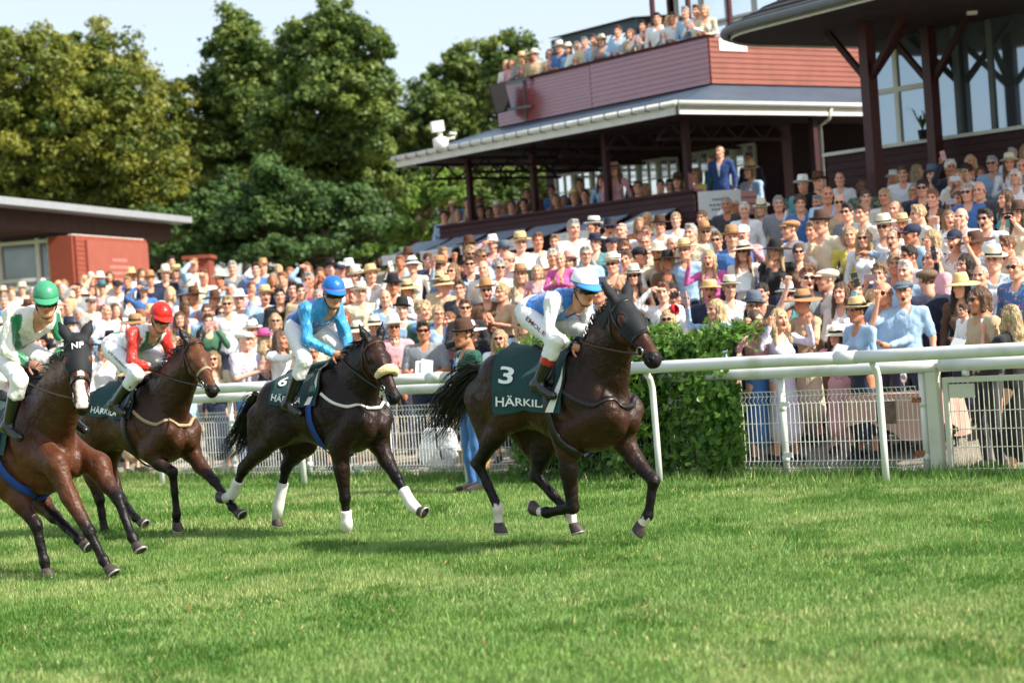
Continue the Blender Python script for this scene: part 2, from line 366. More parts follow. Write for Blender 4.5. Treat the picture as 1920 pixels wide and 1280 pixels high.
rr_ = empty('running_rail', TN(0, 0), 'white plastic running rail on curved posts along the edge of the turf', 'rail')
for i in range(len(PT)-1):
    a, b = PT[i], PT[i+1]; mb = MB(); mb.tube([TN(lerp(a, b, t)-.25, -.12, 1.19) for t in np.linspace(0, 1, 5)], .060, 20); mb.build('rail_tube', 'white_plastic', rr_, True)
    mb = MB(); mb.tube([TN(a-.25+.11, -.12, 1.19), TN(a-.25-.11, -.12, 1.19)], .0635, 20); mb.build('rail_sleeve', 'white_plastic', rr_, True)
for t in PT:
    mb = MB(); mb.tube([TN(t+.0, .02, -.05), TN(t, .015, .4), TN(t, .005, .85), TN(t, -.0, .98), TN(t, -.03, 1.07), TN(t, -.085, 1.13)], .033, 14); mb.build('post', 'white_plastic', rr_, True)
NI = .72
fen = empty('track_fence', TN(0, NI), 'white rail and bent wire mesh fence between turf and spectators', 'fence')
IP = [.08]+[-1.5-1.38*i for i in range(8)]
for a, b in ((3.6, .3), (.26, -3.2), (-4.6, -9.), (-9.03, -13.)):
    mb = MB(); mb.tube([TN(lerp(a, b, t), NI-.03, 1.05) for t in np.linspace(0, 1, 6)], .062, 20); mb.build('rail_tube', 'white_plastic', fen, True)
for i, t in enumerate(IP):
    mb = MB(); mb.tube([TN(t, NI, -.05), TN(t, NI, 1.0)], .034, 12)
    po = mb.build('post', 'white_steel', fen, True)
    for z in (.22, .73): mb = MB(); mb.box(TN(t+.05*(1 if i % 2 else -1), NI-.035, z), .10, .012, .05, (T, N, ZU)); mb.build('bracket', 'rusty_bracket' if i % 2 == 0 else 'white_steel', po)
    for z in (.66, .15): mb = MB(); mb.tube([TN(t, NI, z), TN(t, NI, z+.06)], .038, 12); mb.build('collar', 'white_steel', po, True)
for a, b in zip(IP, IP[1:]):
    mb = MB(); n = int((a-b)/.05)
    zs = [(.03, 0), (.09, 0), (.125, -.03), (.16, 0), (.73, 0), (.77, -.035), (.81, 0), (.845, -.02), (.86, -.03)]
    for k in range(1, n):
        t = lerp(a, b, k/n); mb.tube([TN(t, NI-.03+o, z) for z, o in zs], .0040, 4, cap=False)
    for z, o in ((.09, 0), (.16, 0), (.35, 0), (.54, 0), (.73, 0), (.81, 0), (.86, -.03)): mb.tube([TN(a-.03, NI-.037+o, z), TN(b+.03, NI-.037+o, z)], .0042, 4)
    tag(mb.build('wire_panel', 'white_steel', fen), kind='stuff')
mb = MB(); mb.box(TN(-.30, NI-.05, .62), .21, .02, .22, (T, N, ZU)); tag(mb.build('wooden_board', 'weathered_board'), 'small weathered wooden board fixed on the wire fence beside the gate', 'board')
gate = empty('fence_gate', TN(.3, NI), 'white steel gate of upright bars in the fence at the right edge', 'gate')
mb = MB(); mb.box(TN(.2, NI, .48), .11, .11, 1.02, (T, N, ZU)); mb.build('gate_post', 'old_white_paint', gate)
for nm, c, sx, sz in (('stile', TN(.33, NI, .45), .05, .86), ('stile', TN(2.35, NI, .45), .05, .86), ('top_bar', TN(1.34, NI, .905), 2.07, .05), ('bottom_bar', TN(1.34, NI, .045), 2.07, .05)):
    mb = MB(); mb.box(c, sx, .045, sz, (T, N, ZU)); mb.build(nm, 'old_white_paint', gate)
for k in range(1, 39):
    mb = MB(); t = .355+k*.051; mb.tube([TN(t, NI, .07), TN(t, NI, .88)], .0042, 4, cap=False); mb.build('bar', 'old_white_paint', gate)
for z in (.27, .44, .61):
    mb = MB(); mb.tube([TN(.35, NI-.008, z), TN(2.33, NI-.008, z)], .0045, 4); mb.build('crossbar', 'old_white_paint', gate)
mb = MB(); mb.box(TN(.50, NI-.012, .80), .26, .01, .13, (T, N, ZU)); mb.build('lock_plate', 'old_white_paint', gate)
mb = MB(); mb.tube([TN(.56, NI-.03, .94), TN(.56, NI-.03, 1.0)], .035, 10); mb.build('rail_stub', 'white_plastic', gate, True)
# ------------------------------------------------------------------ leaf material, trees, hedge
def leaf_mat(name, c1, c2, tr=.3, rough=.5):
    m = bpy.data.materials.new(name); m.use_nodes = True; t = m.node_tree; t.nodes.clear(); MATS[name] = m
    a = t.nodes.new('ShaderNodeAttribute'); a.attribute_name = 'Col'; mx = t.nodes.new('ShaderNodeMix'); mx.data_type = 'RGBA'
    mx.inputs[6].default_value = c1; mx.inputs[7].default_value = c2; t.links.new(a.outputs['Fac'], mx.inputs[0])
    d = t.nodes.new('ShaderNodeBsdfPrincipled'); d.inputs['Roughness'].default_value = rough; d.inputs['Specular IOR Level'].default_value = .35
    l = t.nodes.new('ShaderNodeBsdfTranslucent'); ms = t.nodes.new('ShaderNodeMixShader'); ms.inputs[0].default_value = tr; o = t.nodes.new('ShaderNodeOutputMaterial')
    t.links.new(mx.outputs[2], d.inputs[0]); t.links.new(mx.outputs[2], l.inputs[0]); t.links.new(d.outputs[0], ms.inputs[1]); t.links.new(l.outputs[0], ms.inputs[2]); t.links.new(ms.outputs[0], o.inputs[0]); return m
mat('bark', S(84, 74, 62), .9, .2, noise=(5, .3), bump=(12, .05, (1, 1, .2)))
def leaves(name, P, Nn, size, m, r, shade, parent=None):
    n = len(P); a = unit_rows(np.cross(Nn, r.randn(n, 3))); b = np.cross(Nn, a); s = (size*(.6+.8*r.rand(n)))[:, None]
    V = np.stack([P-a*s, P+a*s*.4+b*s*.7+Nn*s*.15, P+a*s*.5-b*s*.65], 1).reshape(-1, 3)
    me = trimesh(name, V, np.arange(3*n).reshape(-1, 3), m, np.repeat(shade, 3))
    if parent is not None: me.transform(Matrix.Translation(-parent.location))
    return link(name, me, parent)
def trimesh(name, V, tri, m, fac):
    me = bpy.data.meshes.new(name); k = len(tri); me.vertices.add(len(V)); me.vertices.foreach_set('co', V.astype(np.float32).ravel()); me.loops.add(k*3); me.loops.foreach_set('vertex_index', tri.astype(np.int32).ravel())
    me.polygons.add(k); me.polygons.foreach_set('loop_start', np.arange(0, k*3, 3, dtype=np.int32)); me.polygons.foreach_set('loop_total', np.full(k, 3, np.int32))
    ca = me.color_attributes.new('Col', 'FLOAT_COLOR', 'POINT'); c = np.ones((len(V), 4), np.float32); c[:, :3] = fac[:, None]; ca.data.foreach_set('color', c.ravel()); me.materials.append(MATS[m]); me.update(calc_edges=True); return me
def unit_rows(v): return v/(np.linalg.norm(v, axis=1, keepdims=True)+1e-9)
def tree(label, base, h, blobs, m, nleaf, size, seed, group='trees behind the stand', trunk_r=.17):
    """blobs: (px-free) world offsets (x, y, z, rx, ry, rz) of the crown's bough masses"""
    r = np.random.RandomState(seed); o = empty('broadleaf_tree', base, label, 'tree', group); base = np.asarray(base, float)
    mb = MB(); base = base+np.array([0, 1.6, 0]); top = base+np.array([r.randn()*.3, r.randn()*.3, h*.72]); mid = lerp(base, top, .4)+np.array([r.randn()*.25, 0, 0])
    mb.tube([base-ZU*.5, base+ZU*.3, mid, lerp(mid, top, .6), top], [trunk_r*1.5, trunk_r, trunk_r*.75, trunk_r*.45, .04], 9)
    P = []; Nn = []; Sh = []; tot = sum(b[3]*b[4]+b[3]*b[5] for b in blobs)
    for b in blobs:
        c = base-np.array([0, 1.6, 0])+np.array(b[:3]); R = np.array(b[3:6]); st = lerp(base, top, min(.9, max(.2, (b[2]-R[2]*.8)/h)))
        mb.tube([st, lerp(st, c, .5)+np.array([0, 0, -.15]), c], [trunk_r*.35, trunk_r*.2, .03], 6)
        k = max(20, int(70*(b[3]*b[4]+b[3]*b[5])**.5/2)); n = int(3.4*nleaf*(b[3]*b[4]+b[3]*b[5])/tot)
        u = unit_rows(r.randn(k, 3)); u[:, 2] = np.abs(u[:, 2])*.9+u[:, 2]*.1 if b[2] < 2 else u[:, 2]; sub = c+u*R*(.35+.68*r.rand(k, 1)); sr = (.13+.27*r.rand(k)**1.6)*R.min()
        for q in range(min(k, 7)): mb.tube([lerp(st, c, .8), lerp(c, sub[q], .6), sub[q]], [.07, .045, .015], 5)
        i = r.randint(0, k, n); v = unit_rows(r.randn(n, 3)); rad = r.rand(n)**.4*(1+.35*np.abs(r.randn(n))*(r.rand(n) < .3))
        p = sub[i]+v*(sr[i]*rad)[:, None]*np.array([1.15, 1.15, .8]); P.append(p); Nn.append(unit_rows(v+np.array([0, 0, .5])+r.randn(n, 3)*.5)); Sh.append(np.clip(.02+.75*r.rand(k)[i]+.25*r.rand(n), 0, 1))
    mb.build('trunk', 'bark', o, True); ob = leaves('crown', np.concatenate(P), np.concatenate(Nn), size*.66, m, r, np.concatenate(Sh), o); return o
leaf_mat('leaf_yellow_green', S(50, 84, 34), S(150, 150, 58), .35); leaf_mat('leaf_green', S(52, 84, 38), S(130, 146, 66), .32); leaf_mat('leaf_deep', S(48, 78, 38), S(92, 120, 60), .3); leaf_mat('leaf_fresh', S(70, 108, 36), S(128, 152, 60), .35)
leaf_mat('leaf_ivy', S(50, 92, 30), S(112, 150, 56), .3, .4)
def treepx(label, mt, Y, blobs, nleaf, size, seed, bx):  # crown masses given where the photograph shows them, at distance Y
    s = FPX/Y; b0 = at(bx, 560, Y); b0[2] = float(zbank((b0-RA)@N)) ; bl = []; r = random.Random(seed)
    for (px, py, rx, ry) in blobs:
        c = at(px, py, Y)+np.array([0, r.uniform(-1.5, 1.5), 0]); bl.append((*(c-b0), rx/s, max(rx, ry)/s*.9, ry/s))
    return tree(label, b0, max(b[2]+b[5] for b in bl), bl, mt, nleaf, size, seed)
treepx('tall yellowing tree above the left building, leftmost', 'leaf_yellow_green', 58, [(60, 150, 120, 95), (150, 110, 110, 80), (0, 250, 110, 90), (120, 260, 130, 90), (210, 190, 100, 90), (250, 280, 90, 80), (60, 350, 110, 70), (200, 360, 110, 70)], 26000, .13, 1, 90)
treepx('yellow green tree reaching over the flat roof', 'leaf_yellow_green', 64, [(300, 200, 60, 70), (310, 290, 70, 80), (280, 380, 80, 70), (345, 360, 60, 90), (330, 450, 70, 60)], 12000, .13, 2, 300)
treepx('tall green tree with yellow top in the gap between the crowns', 'leaf_green', 66, [(455, 80, 60, 60), (420, 150, 70, 70), (480, 170, 80, 80), (400, 240, 60, 80), (460, 270, 90, 80)], 17000, .14, 3, 450)
treepx('tallest round crowned tree in the middle of the row', 'leaf_green', 62, [(620, 70, 70, 60), (680, 110, 65, 60), (570, 120, 65, 70), (640, 170, 95, 80), (700, 220, 65, 90), (560, 220, 80, 80), (620, 290, 100, 90), (690, 340, 60, 80), (540, 300, 60, 70)], 30000, .14, 4, 620)
treepx('dark dense tree below the tallest crown', 'leaf_deep', 56, [(520, 360, 80, 70), (480, 430, 90, 60), (570, 420, 90, 70), (640, 400, 80, 70), (700, 440, 70, 60), (440, 480, 70, 40), (520, 490, 70, 40), (600, 480, 80, 45), (660, 490, 60, 30)], 22000, .12, 5, 560)
treepx('dark low tree between left building and dense tree', 'leaf_deep', 58, [(370, 420, 60, 70), (420, 380, 60, 80), (350, 480, 70, 40), (400, 470, 60, 50), (300, 440, 50, 60)], 13000, .12, 6, 380)
treepx('small tree with a spreading top left of the stand roof', 'leaf_green', 70, [(860, 130, 60, 45), (830, 190, 60, 50), (900, 170, 60, 60), (800, 230, 55, 60), (880, 250, 60, 60), (780, 300, 60, 70), (760, 380, 60, 70)], 17000, .14, 7, 830)
treepx('dark green tree right behind the balcony', 'leaf_green', 66, [(960, 120, 70, 50), (1010, 150, 60, 50), (940, 200, 60, 60), (1000, 300, 90, 60), (900, 330, 80, 60), (1040, 250, 60, 60)], 13000, .14, 8, 960)
treepx('fresh light green bush beside the restaurant terrace', 'leaf_fresh', 52, [(820, 345, 55, 45), (790, 390, 55, 45), (850, 380, 40, 35), (770, 440, 60, 35)], 9000, .1, 9, 800)
treepx('dark tree filling the gap behind the tallest crown', 'leaf_deep', 70, [(720, 300, 70, 80), (760, 250, 50, 60), (740, 400, 70, 60), (380, 300, 60, 60), (360, 250, 40, 40), (500, 320, 70, 60), (440, 330, 60, 60)], 15000, .14, 11, 600)
treepx('small light green shrub at the end of the awnings', 'leaf_fresh', 48, [(700, 470, 25, 14), (680, 480, 20, 12)], 1600, .08, 10, 690)
treepx('dim tree seen under the roof of the terrace', 'leaf_green', 54, [(940, 350, 60, 60), (1020, 340, 60, 70), (900, 390, 60, 40), (1060, 360, 40, 50)], 8000, .12, 12, 980)
r_ = np.random.RandomState(3); P = []
for k in range(120):                                      # far foliage, clump by clump
    c = at(r_.uniform(-160, 1250), r_.uniform(255, 520), r_.uniform(74, 84)); rr0 = r_.uniform(.7, 1.7); v = unit_rows(r_.randn(420, 3)); P.append(c+v*(rr0*r_.rand(420, 1)**.4)*np.array([1.2, 1., .8]))
P = np.concatenate(P); tag(leaves('wood', P, unit_rows(r_.randn(len(P), 3)+np.array([0, -.4, .6])), .17, 'leaf_deep', r_, r_.rand(len(P))), 'dark mass of far foliage behind the row of trees', 'wood', kind='stuff')
# hedge: creeper grown over the fence
hg = empty('hedge', TN(-3.5, 1.1), 'green creeper hedge grown over the fence behind the leading horse', 'hedge')
def leafmesh(k=1.):
    pts = [(0, 0), (.25, .30), (.55, .34), (.42, .12), (.72, .16), (1., 0)]; o = pts+[(x, -y) for x, y in pts[-2:0:-1]]
    return np.array([(x-.4, y, .10*x*x-.25*abs(y)) for x, y in o])*k
def hedge_points(n, r):
    t = -4.95+2.72*r.rand(n); f = r.rand(n); nn = np.empty(n); z = np.empty(n); nv = np.zeros((n, 3))
    t = t+np.where(t > -2.7, .13*r.randn(n), .04*r.randn(n)); top = (1.42+.07*np.sin(t*5)+.05*np.sin(t*11+1))*np.where(t > -2.35, np.clip(1-(t+2.35)*.15, 0, 1), 1)
    fr = f < .62; nn[fr] = .60+.10*r.randn(fr.sum())+.13*np.sin(t[fr]*4.3)+.08*np.sin(t[fr]*9+2); z[fr] = top[fr]*r.rand(fr.sum())**.85; nv[fr] = -N*.9+ZU*.5
    to = ~fr; nn[to] = .6+.95*r.rand(to.sum()); z[to] = top[to]+.05*r.randn(to.sum()); nv[to] = ZU*1.0-N*.25
    P = RA+T*t[:, None]+N*nn[:, None]+ZU*z[:, None]; return P, unit_rows(nv+r.randn(n, 3)*.33)
r_ = np.random.RandomState(21); P, Nv = hedge_points(9000, r_)
ex = 1500; te = -2.4+.45*r_.rand(ex)**1.5; ze = .95*r_.rand(ex)*np.clip(1.2-(te+2.35)*.6, .2, 1)+.02; P = np.concatenate([P, RA+T*te[:, None]+N*(NI-.08+.05*r_.randn(ex))[:, None]+ZU*ze[:, None]]); Nv = np.concatenate([Nv, unit_rows(-N+ZU*.4+r_.randn(ex, 3)*.4)])
sh_ = []; shn = []
for k in range(130):                                      # loose shoots
    p0, nv0 = P[r_.randint(9000)], r_.randn(3)*.5+np.array([0, 0, .9])-N*.35; nv0 = nv0/np.linalg.norm(nv0)
    for j in range(r_.randint(4, 9)): sh_.append(p0+nv0*.035*j+r_.randn(3)*.02-ZU*.004*j*j); shn.append(unit(r_.randn(3)+ZU*.8-N*.3))
P = np.concatenate([P, np.array(sh_)]); Nv = np.concatenate([Nv, np.array(shn)])
LM = leafmesh(.105); nl = len(LM)
A_ = unit_rows(np.cross(Nv, r_.randn(len(P), 3))*.6+np.cross(Nv, np.cross(-ZU[None], Nv))*-1.); A_ = unit_rows(A_-Nv*np.sum(A_*Nv, 1, keepdims=True)); B_ = np.cross(Nv, A_)
shd = np.clip(.2+.6*r_.rand(len(P)), 0, 1); order = np.argsort(np.linalg.norm(P-CAM, axis=1)); big = order[:2600][::9][:290]
rest = np.setdiff1d(order, big); sz = .55+.6*r_.rand(len(P))
V = (P[rest][:, None, :]+(LM[None, :, 0:1]*A_[rest][:, None]+LM[None, :, 1:2]*B_[rest][:, None]+LM[None, :, 2:3]*Nv[rest][:, None])*sz[rest][:, None, None]).reshape(-1, 3)
mb = MB(); me = bpy.data.meshes.new('foliage'); me.from_pydata((V-np.array(hg.location)).tolist(), [], (np.arange(len(rest))[:, None]*nl+np.arange(nl)).tolist())
ca = me.color_attributes.new('Col', 'FLOAT_COLOR', 'POINT'); ca.data.foreach_set('color', np.concatenate([np.repeat(shd[rest], nl)[:, None]*np.ones((1, 3)), np.ones((len(V), 1))], 1).astype(np.float32).ravel()); me.materials.append(MATS['leaf_ivy'])
tag(link('foliage', me, hg), kind='stuff')
lms = []
for k in range(5):
    me = bpy.data.meshes.new('leaf'); me.from_pydata(LM.tolist(), [], [tuple(range(nl))]); ca = me.color_attributes.new('Col', 'FLOAT_COLOR', 'POINT'); ca.data.foreach_set('color', np.tile([.2+.15*k]*3+[1], nl).astype(np.float32)); me.materials.append(MATS['leaf_ivy']); lms.append(me)
for i in big:
    o = link('leaf', lms[i % 5], hg); M = Matrix([list(A_[i])+[0], list(B_[i])+[0], list(Nv[i])+[0], [0, 0, 0, 1]]).to_3x3().transposed().to_4x4()
    o.matrix_local = Matrix.Translation(P[i]-np.array(hg.location)) @ M @ Matrix.Scale(float(sz[i])*1.1, 4)
mb = MB()
for k in range(26):
    t = -4.9+2.7*rnd.random(); mb.tube([TN(t, .75, 0), TN(t+.1, .7+.2*rnd.random(), .6), TN(t+.2*rnd.uniform(-1, 1), .8, 1.4)], [.018, .013, .006], 5)
mb.build('stem', 'bark', hg, True)
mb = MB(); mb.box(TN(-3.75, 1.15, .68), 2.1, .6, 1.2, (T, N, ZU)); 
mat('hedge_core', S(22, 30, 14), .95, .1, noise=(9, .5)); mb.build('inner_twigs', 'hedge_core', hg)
# ------------------------------------------------------------------ the stand
AS = math.radians(53); FD = np.array([math.cos(AS), -math.sin(AS), 0]); ED = np.array([math.sin(AS), math.cos(AS), 0]); S0 = at(1300, 352, 37.5); S0[2] = 0
def ST(s, e, z): return S0+FD*s+ED*e+ZU*z
SX = (FD, ED, ZU)
mat('red_board', S(146, 58, 58), .4, .5, noise=(3, .12), bump=(30, .004, (.2, .2, 2)), coat=1.)
MATS['red_board'].node_tree.nodes['Principled BSDF'].inputs['Coat IOR'].default_value = 2.0; MATS['red_board'].node_tree.nodes['Principled BSDF'].inputs['Coat Roughness'].default_value = .22
mat('red_board_end', S(134, 76, 62), .5, .3, noise=(3, .12), bump=(30, .004, (.2, .2, 2)))
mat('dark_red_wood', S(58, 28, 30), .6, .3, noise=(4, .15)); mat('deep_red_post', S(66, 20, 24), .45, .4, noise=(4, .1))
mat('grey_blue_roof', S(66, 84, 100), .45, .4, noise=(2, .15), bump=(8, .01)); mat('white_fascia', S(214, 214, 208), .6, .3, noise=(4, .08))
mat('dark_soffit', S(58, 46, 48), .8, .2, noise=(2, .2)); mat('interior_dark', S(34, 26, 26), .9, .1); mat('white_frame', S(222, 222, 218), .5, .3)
mat('slate', S(56, 56, 58), .8, .25, noise=(6, .25), bump=(10, .02)); mat('lead_grey', S(98, 104, 108), .5, .4, noise=(3, .12)); mat('awning_cloth', S(150, 160, 172), .85, .2, noise=(3, .1)); mat('awning_valance', S(226, 226, 226), .85, .2, noise=(5, .06))
mat('curtained_pane', S(240, 243, 246), .1, .8, noise=(1.5, .06), metal=.85); mat('sky_glass', S(150, 165, 180), .04, 1., metal=.85); mat('dark_glass', S(26, 30, 34), .05, .8)  # stand windows: bright sky reflection put into near-white metallic panes, no curtains behind
mat('speaker_black', S(24, 24, 26), .6, .3, noise=(40, .2)); mat('white_paint', S(232, 232, 228), .45, .35)
STD = empty('grandstand', ST(-4, 2, 0), 'red boarded two storey stand with balcony and restaurant terrace', 'grandstand')
def sbox(nm, m, s0, s1, e0, e1, z0, z1, par=None):
    mb = MB(); mb.box(ST((s0+s1)/2, (e0+e1)/2, (z0+z1)/2), abs(s1-s0), abs(e1-e0), abs(z1-z0), SX); return mb.build(nm, m, par or STD)
def boards(m, s0, s1, e0, e1, z0, z1, n, par, lean=.012):    # lapped boards, each a piece
    h = (z1-z0)/n
    for i in range(n):
        mb = MB(); zc = z0+h*(i+.5)
        if abs(e1-e0) < 1e-6: c = ST((s0+s1)/2, e0, zc); ax = (FD, unit(ED*1+ZU*(-.16)), unit(ZU+ED*.16)); mb.box(c, abs(s1-s0), .022, h*1.02, ax)
        else: c = ST(s0, (e0+e1)/2, zc); ax = (ED, unit(-FD+ZU*(-.16)), unit(ZU-FD*.16)); mb.box(c, abs(e1-e0), .022, h*1.02, ax)
        mb.build('board', m, par)
# restaurant terrace
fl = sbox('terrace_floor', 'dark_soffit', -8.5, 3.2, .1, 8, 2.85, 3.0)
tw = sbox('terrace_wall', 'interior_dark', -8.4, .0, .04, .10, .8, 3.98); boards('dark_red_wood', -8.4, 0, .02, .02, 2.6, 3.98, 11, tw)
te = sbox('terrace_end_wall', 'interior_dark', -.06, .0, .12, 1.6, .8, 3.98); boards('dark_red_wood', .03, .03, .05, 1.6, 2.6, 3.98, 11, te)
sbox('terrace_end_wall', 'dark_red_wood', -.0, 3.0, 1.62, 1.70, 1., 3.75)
sbox('coping', 'dark_red_wood', -8.45, .06, -.04, .2, 3.98, 4.03)
for s in (-7.6, -5.3, -2.9, -.5): mb = MB(); mb.bar(ST(s, .35, 3), ST(s, .35, 5.5), .12, .12, up=FD); mb.build('post', 'dark_red_wood', STD)
for k, (a, b) in enumerate(((-9.3, -8.), (-7.8, -6.6), (-6.3, -5.2), (-4.9, -3.6), (-3.1, -1.9), (-1.5, -.5))):
    aw = MB(); n = 5
    aw.grid([[ST(lerp(a, b, t), .0-.95*u, 3.72-.30*u-.03*math.sin(math.pi*u)) for t in (0, .5, 1)] for u in np.linspace(0, 1, n)])
    aw.grid([[ST(lerp(a, b, t), .0-.95*u, 3.71-.30*u-.03*math.sin(math.pi*u)-.01) for t in (1, .5, 0)] for u in np.linspace(0, 1, n)])
    w_ = aw.build('awning', 'awning_cloth', STD, True)
    mb = MB(); mb.grid([[ST(lerp(a, b, t), -.955+.02*math.sin(t*30), z) for t in np.linspace(0, 1, 20)] for z in (3.42, 3.24)]); mb.bar(ST(a, -.95, 3.42), ST(b, -.95, 3.42), .05, .05); mb.build('valance', 'awning_valance', w_)
# lower roof with its eaves
mb = MB(); mb.grid([[ST(-8.75, -.75, 5.55), ST(.55, -.75, 5.55)], [ST(-8.2, 1.5, 6.14), ST(-.9, 1.5, 6.14)]]); mb.grid([[ST(.55, -.75, 5.55), ST(.55, 14, 5.55)], [ST(-.9, 1.5, 6.14), ST(-.9, 14, 6.14)]]); mb.grid([[ST(-8.75, 6, 5.55), ST(-8.75, -.75, 5.55)], [ST(-8.2, 6, 6.14), ST(-8.2, 1.5, 6.14)]])
rf = mb.build('roof', 'grey_blue_roof', STD)
mb = MB(); mb.grid([[ST(-8.7, -.7, 5.44), ST(-8.7, 14, 5.44)], [ST(.5, -.7, 5.44), ST(.5, 14, 5.44)]]); mb.build('soffit', 'dark_soffit', STD)
mb = MB(); mb.bar(ST(-8.75, -.76, 5.45), ST(.5, -.76, 5.45), .04, .17); mb.bar(ST(.56, -.74, 5.45), ST(.56, 14, 5.45), .04, .17); mb.bar(ST(-8.77, -.7, 5.45), ST(-8.77, 6, 5.45), .04, .17); mb.build('fascia', 'white_fascia', rf)
mb = MB(); mb.tube([ST(-8.8, -.83, 5.56), ST(.6, -.83, 5.56)], .055, 10); mb.tube([ST(.63, -.8, 5.56), ST(.63, 14, 5.56)], .055, 10); mb.build('gutter', 'white_fascia', rf, True)
for i in range(23): mb = MB(); s = -8.6+i*.4; mb.box(ST(s, -.83, 5.555), .02, .12, .122, SX); mb.build('gutter_bracket', 'lead_grey', rf)
for s in np.arange(-8.2, 0.2, 1.5):                          # lattice rafters under the eaves
    mb = MB(); mb.bar(ST(s, -.6, 5.36), ST(s, 3.4, 5.36), .05, .06); mb.bar(ST(s, -.2, 5.05), ST(s, 3.4, 5.05), .05, .06)
    for k in range(5): mb.bar(ST(s, -.2+k*.7, 5.05), ST(s, .15+k*.7, 5.36), .03, .04); mb.bar(ST(s, .15+k*.7, 5.36), ST(s, .5+k*.7, 5.05), .03, .04)
    mb.build('rafter', 'dark_soffit', STD)
# restaurant front behind the terrace
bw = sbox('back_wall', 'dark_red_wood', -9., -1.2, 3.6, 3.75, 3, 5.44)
def window(s0, s1, e, z0, z1, nx, nz, pm, par, fm='white_frame', along='s'):
    P = (lambda u, v, o=0.: ST(u, e+o, v)) if along == 's' else (lambda u, v, o=0.: ST(e-o, u, v)); A = FD if along == 's' else ED
    mb = MB(); t = .055
    for u in (s0, s1): mb.bar(P(u, z0, -.03), P(u, z1, -.03), t, t, up=A)
    for v in (z0, z1): mb.bar(P(s0, v, -.031), P(s1, v, -.031), t, t)
    for i in range(1, nx): u = lerp(s0, s1, i/nx); mb.bar(P(u, z0, -.028), P(u, z1, -.028), .035, .035, up=A)
    for j in range(1, nz): v = lerp(z0, z1, j/nz); mb.bar(P(s0, v, -.027), P(s1, v, -.027), .03, .03)
    w_ = mb.build('window', fm, par)
    for i in range(nx):
        mb = MB(); a, b = lerp(s0, s1, i/nx), lerp(s0, s1, (i+1)/nx); mb.grid([[P(a, z0, -.012), P(b, z0, -.012)], [P(a, z1, -.012), P(b, z1, -.012)]]); mb.build('pane', pm, w_)
for a, b in ((-8.6, -6.6), (-6.3, -4.3), (-4.0, -1.9)): 
    for k in range(3): window(lerp(a, b, k/3)+.03, lerp(a, b, (k+1)/3)-.03, 3.58, 3.9, 5.1, 2, 3, 'curtained_pane', bw)
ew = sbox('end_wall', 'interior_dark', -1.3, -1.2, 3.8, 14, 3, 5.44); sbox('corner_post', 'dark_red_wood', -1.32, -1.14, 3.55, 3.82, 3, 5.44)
for k in range(2): window(4.8+k*1.05, 5.7+k*1.05, -1.15, 3.05, 4.75, 2, 2, 'dark_glass', ew, 'dark_soffit', 'e')
mb = MB(); mb.tube([ST(.62, 3.2, 5.5), ST(.55, 3.2, 5.3), ST(.3, 3.2, 5.2), ST(.3, 3.2, 2.6)], .035, 8); mb.build('downpipe', 'white_fascia', STD, True)
for e in (3.0, 6.2): mb = MB(); mb.bar(ST(.3, e, 2.5), ST(.3, e, 5.44), .13, .13, up=ED); mb.build('post', 'dark_red_wood', STD)
mb = MB(); mb.tube([ST(-.85, 6.0, 7.0), ST(-.75, 6., 6.9), ST(-.4, 8.4, 6.2), ST(-.4, 8.6, 6.1)], .04, 8); mb.build('downpipe', 'grey_blue_roof', STD, True)
# balcony
bp = sbox('balcony_parapet', 'dark_red_wood', -7.9, -.93, 1.53, 1.6, 6.15, 7.08); boards('red_board', -7.9, -4.6, 1.5, 1.5, 6.17, 7.1, 12, bp); boards('red_board', -4.57, -.92, 1.49, 1.49, 6.17, 7.1, 9, bp)
be = sbox('balcony_parapet', 'dark_red_wood', -1.0, -.93, 1.65, 12, 6.15, 7.08); boards('red_board_end', -.90, -.90, 1.5, 12, 6.17, 7.1, 9, be)
sbox('coping', 'dark_red_wood', -7.95, -.85, 1.42, 1.66, 7.1, 7.13); sbox('deck', 'dark_soffit', -8.1, -1.05, 1.65, 12, 6.02, 6.12)
sbox('white_sign_plate', 'white_paint', -.88, -.87, 1.75, 2.5, 6.82, 7.06)
# upper glazed room, roof edge and pergola
ur = sbox('upper_wall', 'interior_dark', -5.2, -1.1, 4.6, 4.7, 6.1, 9)
for k in range(5): window(-5.1+k*.82, -4.32+k*.82, 4.55, 6.9, 7.9, 1, 1, 'curtained_pane', ur); window(-5.1+k*.82, -4.32+k*.82, 4.55, 7.98, 8.8, 1, 1, 'curtained_pane', ur)
for s in (-5.25, -3.5, -2.4, -1.2): mb = MB(); mb.bar(ST(s, 2.4 if s > -4 else 4.5, 6.1), ST(s, 2.4 if s > -4 else 4.5, 9), .08 if s > -4 else .16, .08, up=FD); mb.build('post', 'deep_red_post', STD)
sbox('upper_roof', 'white_fascia', -6.0, -1.1, 3.2, 9, 8.98, 9.14)
pg = empty('pergola', ST(-7, 4.6, 6.12), 'dark framed pergola awning on the balcony in front of the trees', 'pergola')
for s, e in ((-8.3, 3.6), (-5.4, 3.6), (-8.3, 5.6), (-5.4, 5.6)): sbox('post', 'grey_blue_roof', s-.05, s+.05, e-.05, e+.05, 6.12, 8.05, pg)
sbox('beam', 'grey_blue_roof', -8.4, -5.3, 3.55, 3.65, 8.05, 8.25, pg); sbox('beam', 'grey_blue_roof', -8.4, -5.3, 5.55, 5.65, 8.05, 8.25, pg)
mb = MB(); mb.grid([[ST(-8.35, 3.4, 8.28), ST(-5.3, 3.4, 8.28)], [ST(-8.35, 5.9, 8.5), ST(-5.3, 5.9, 8.5)]]); mb.build('cover', 'tan_web' if 'tan_web' in MATS else 'dark_soffit', pg)
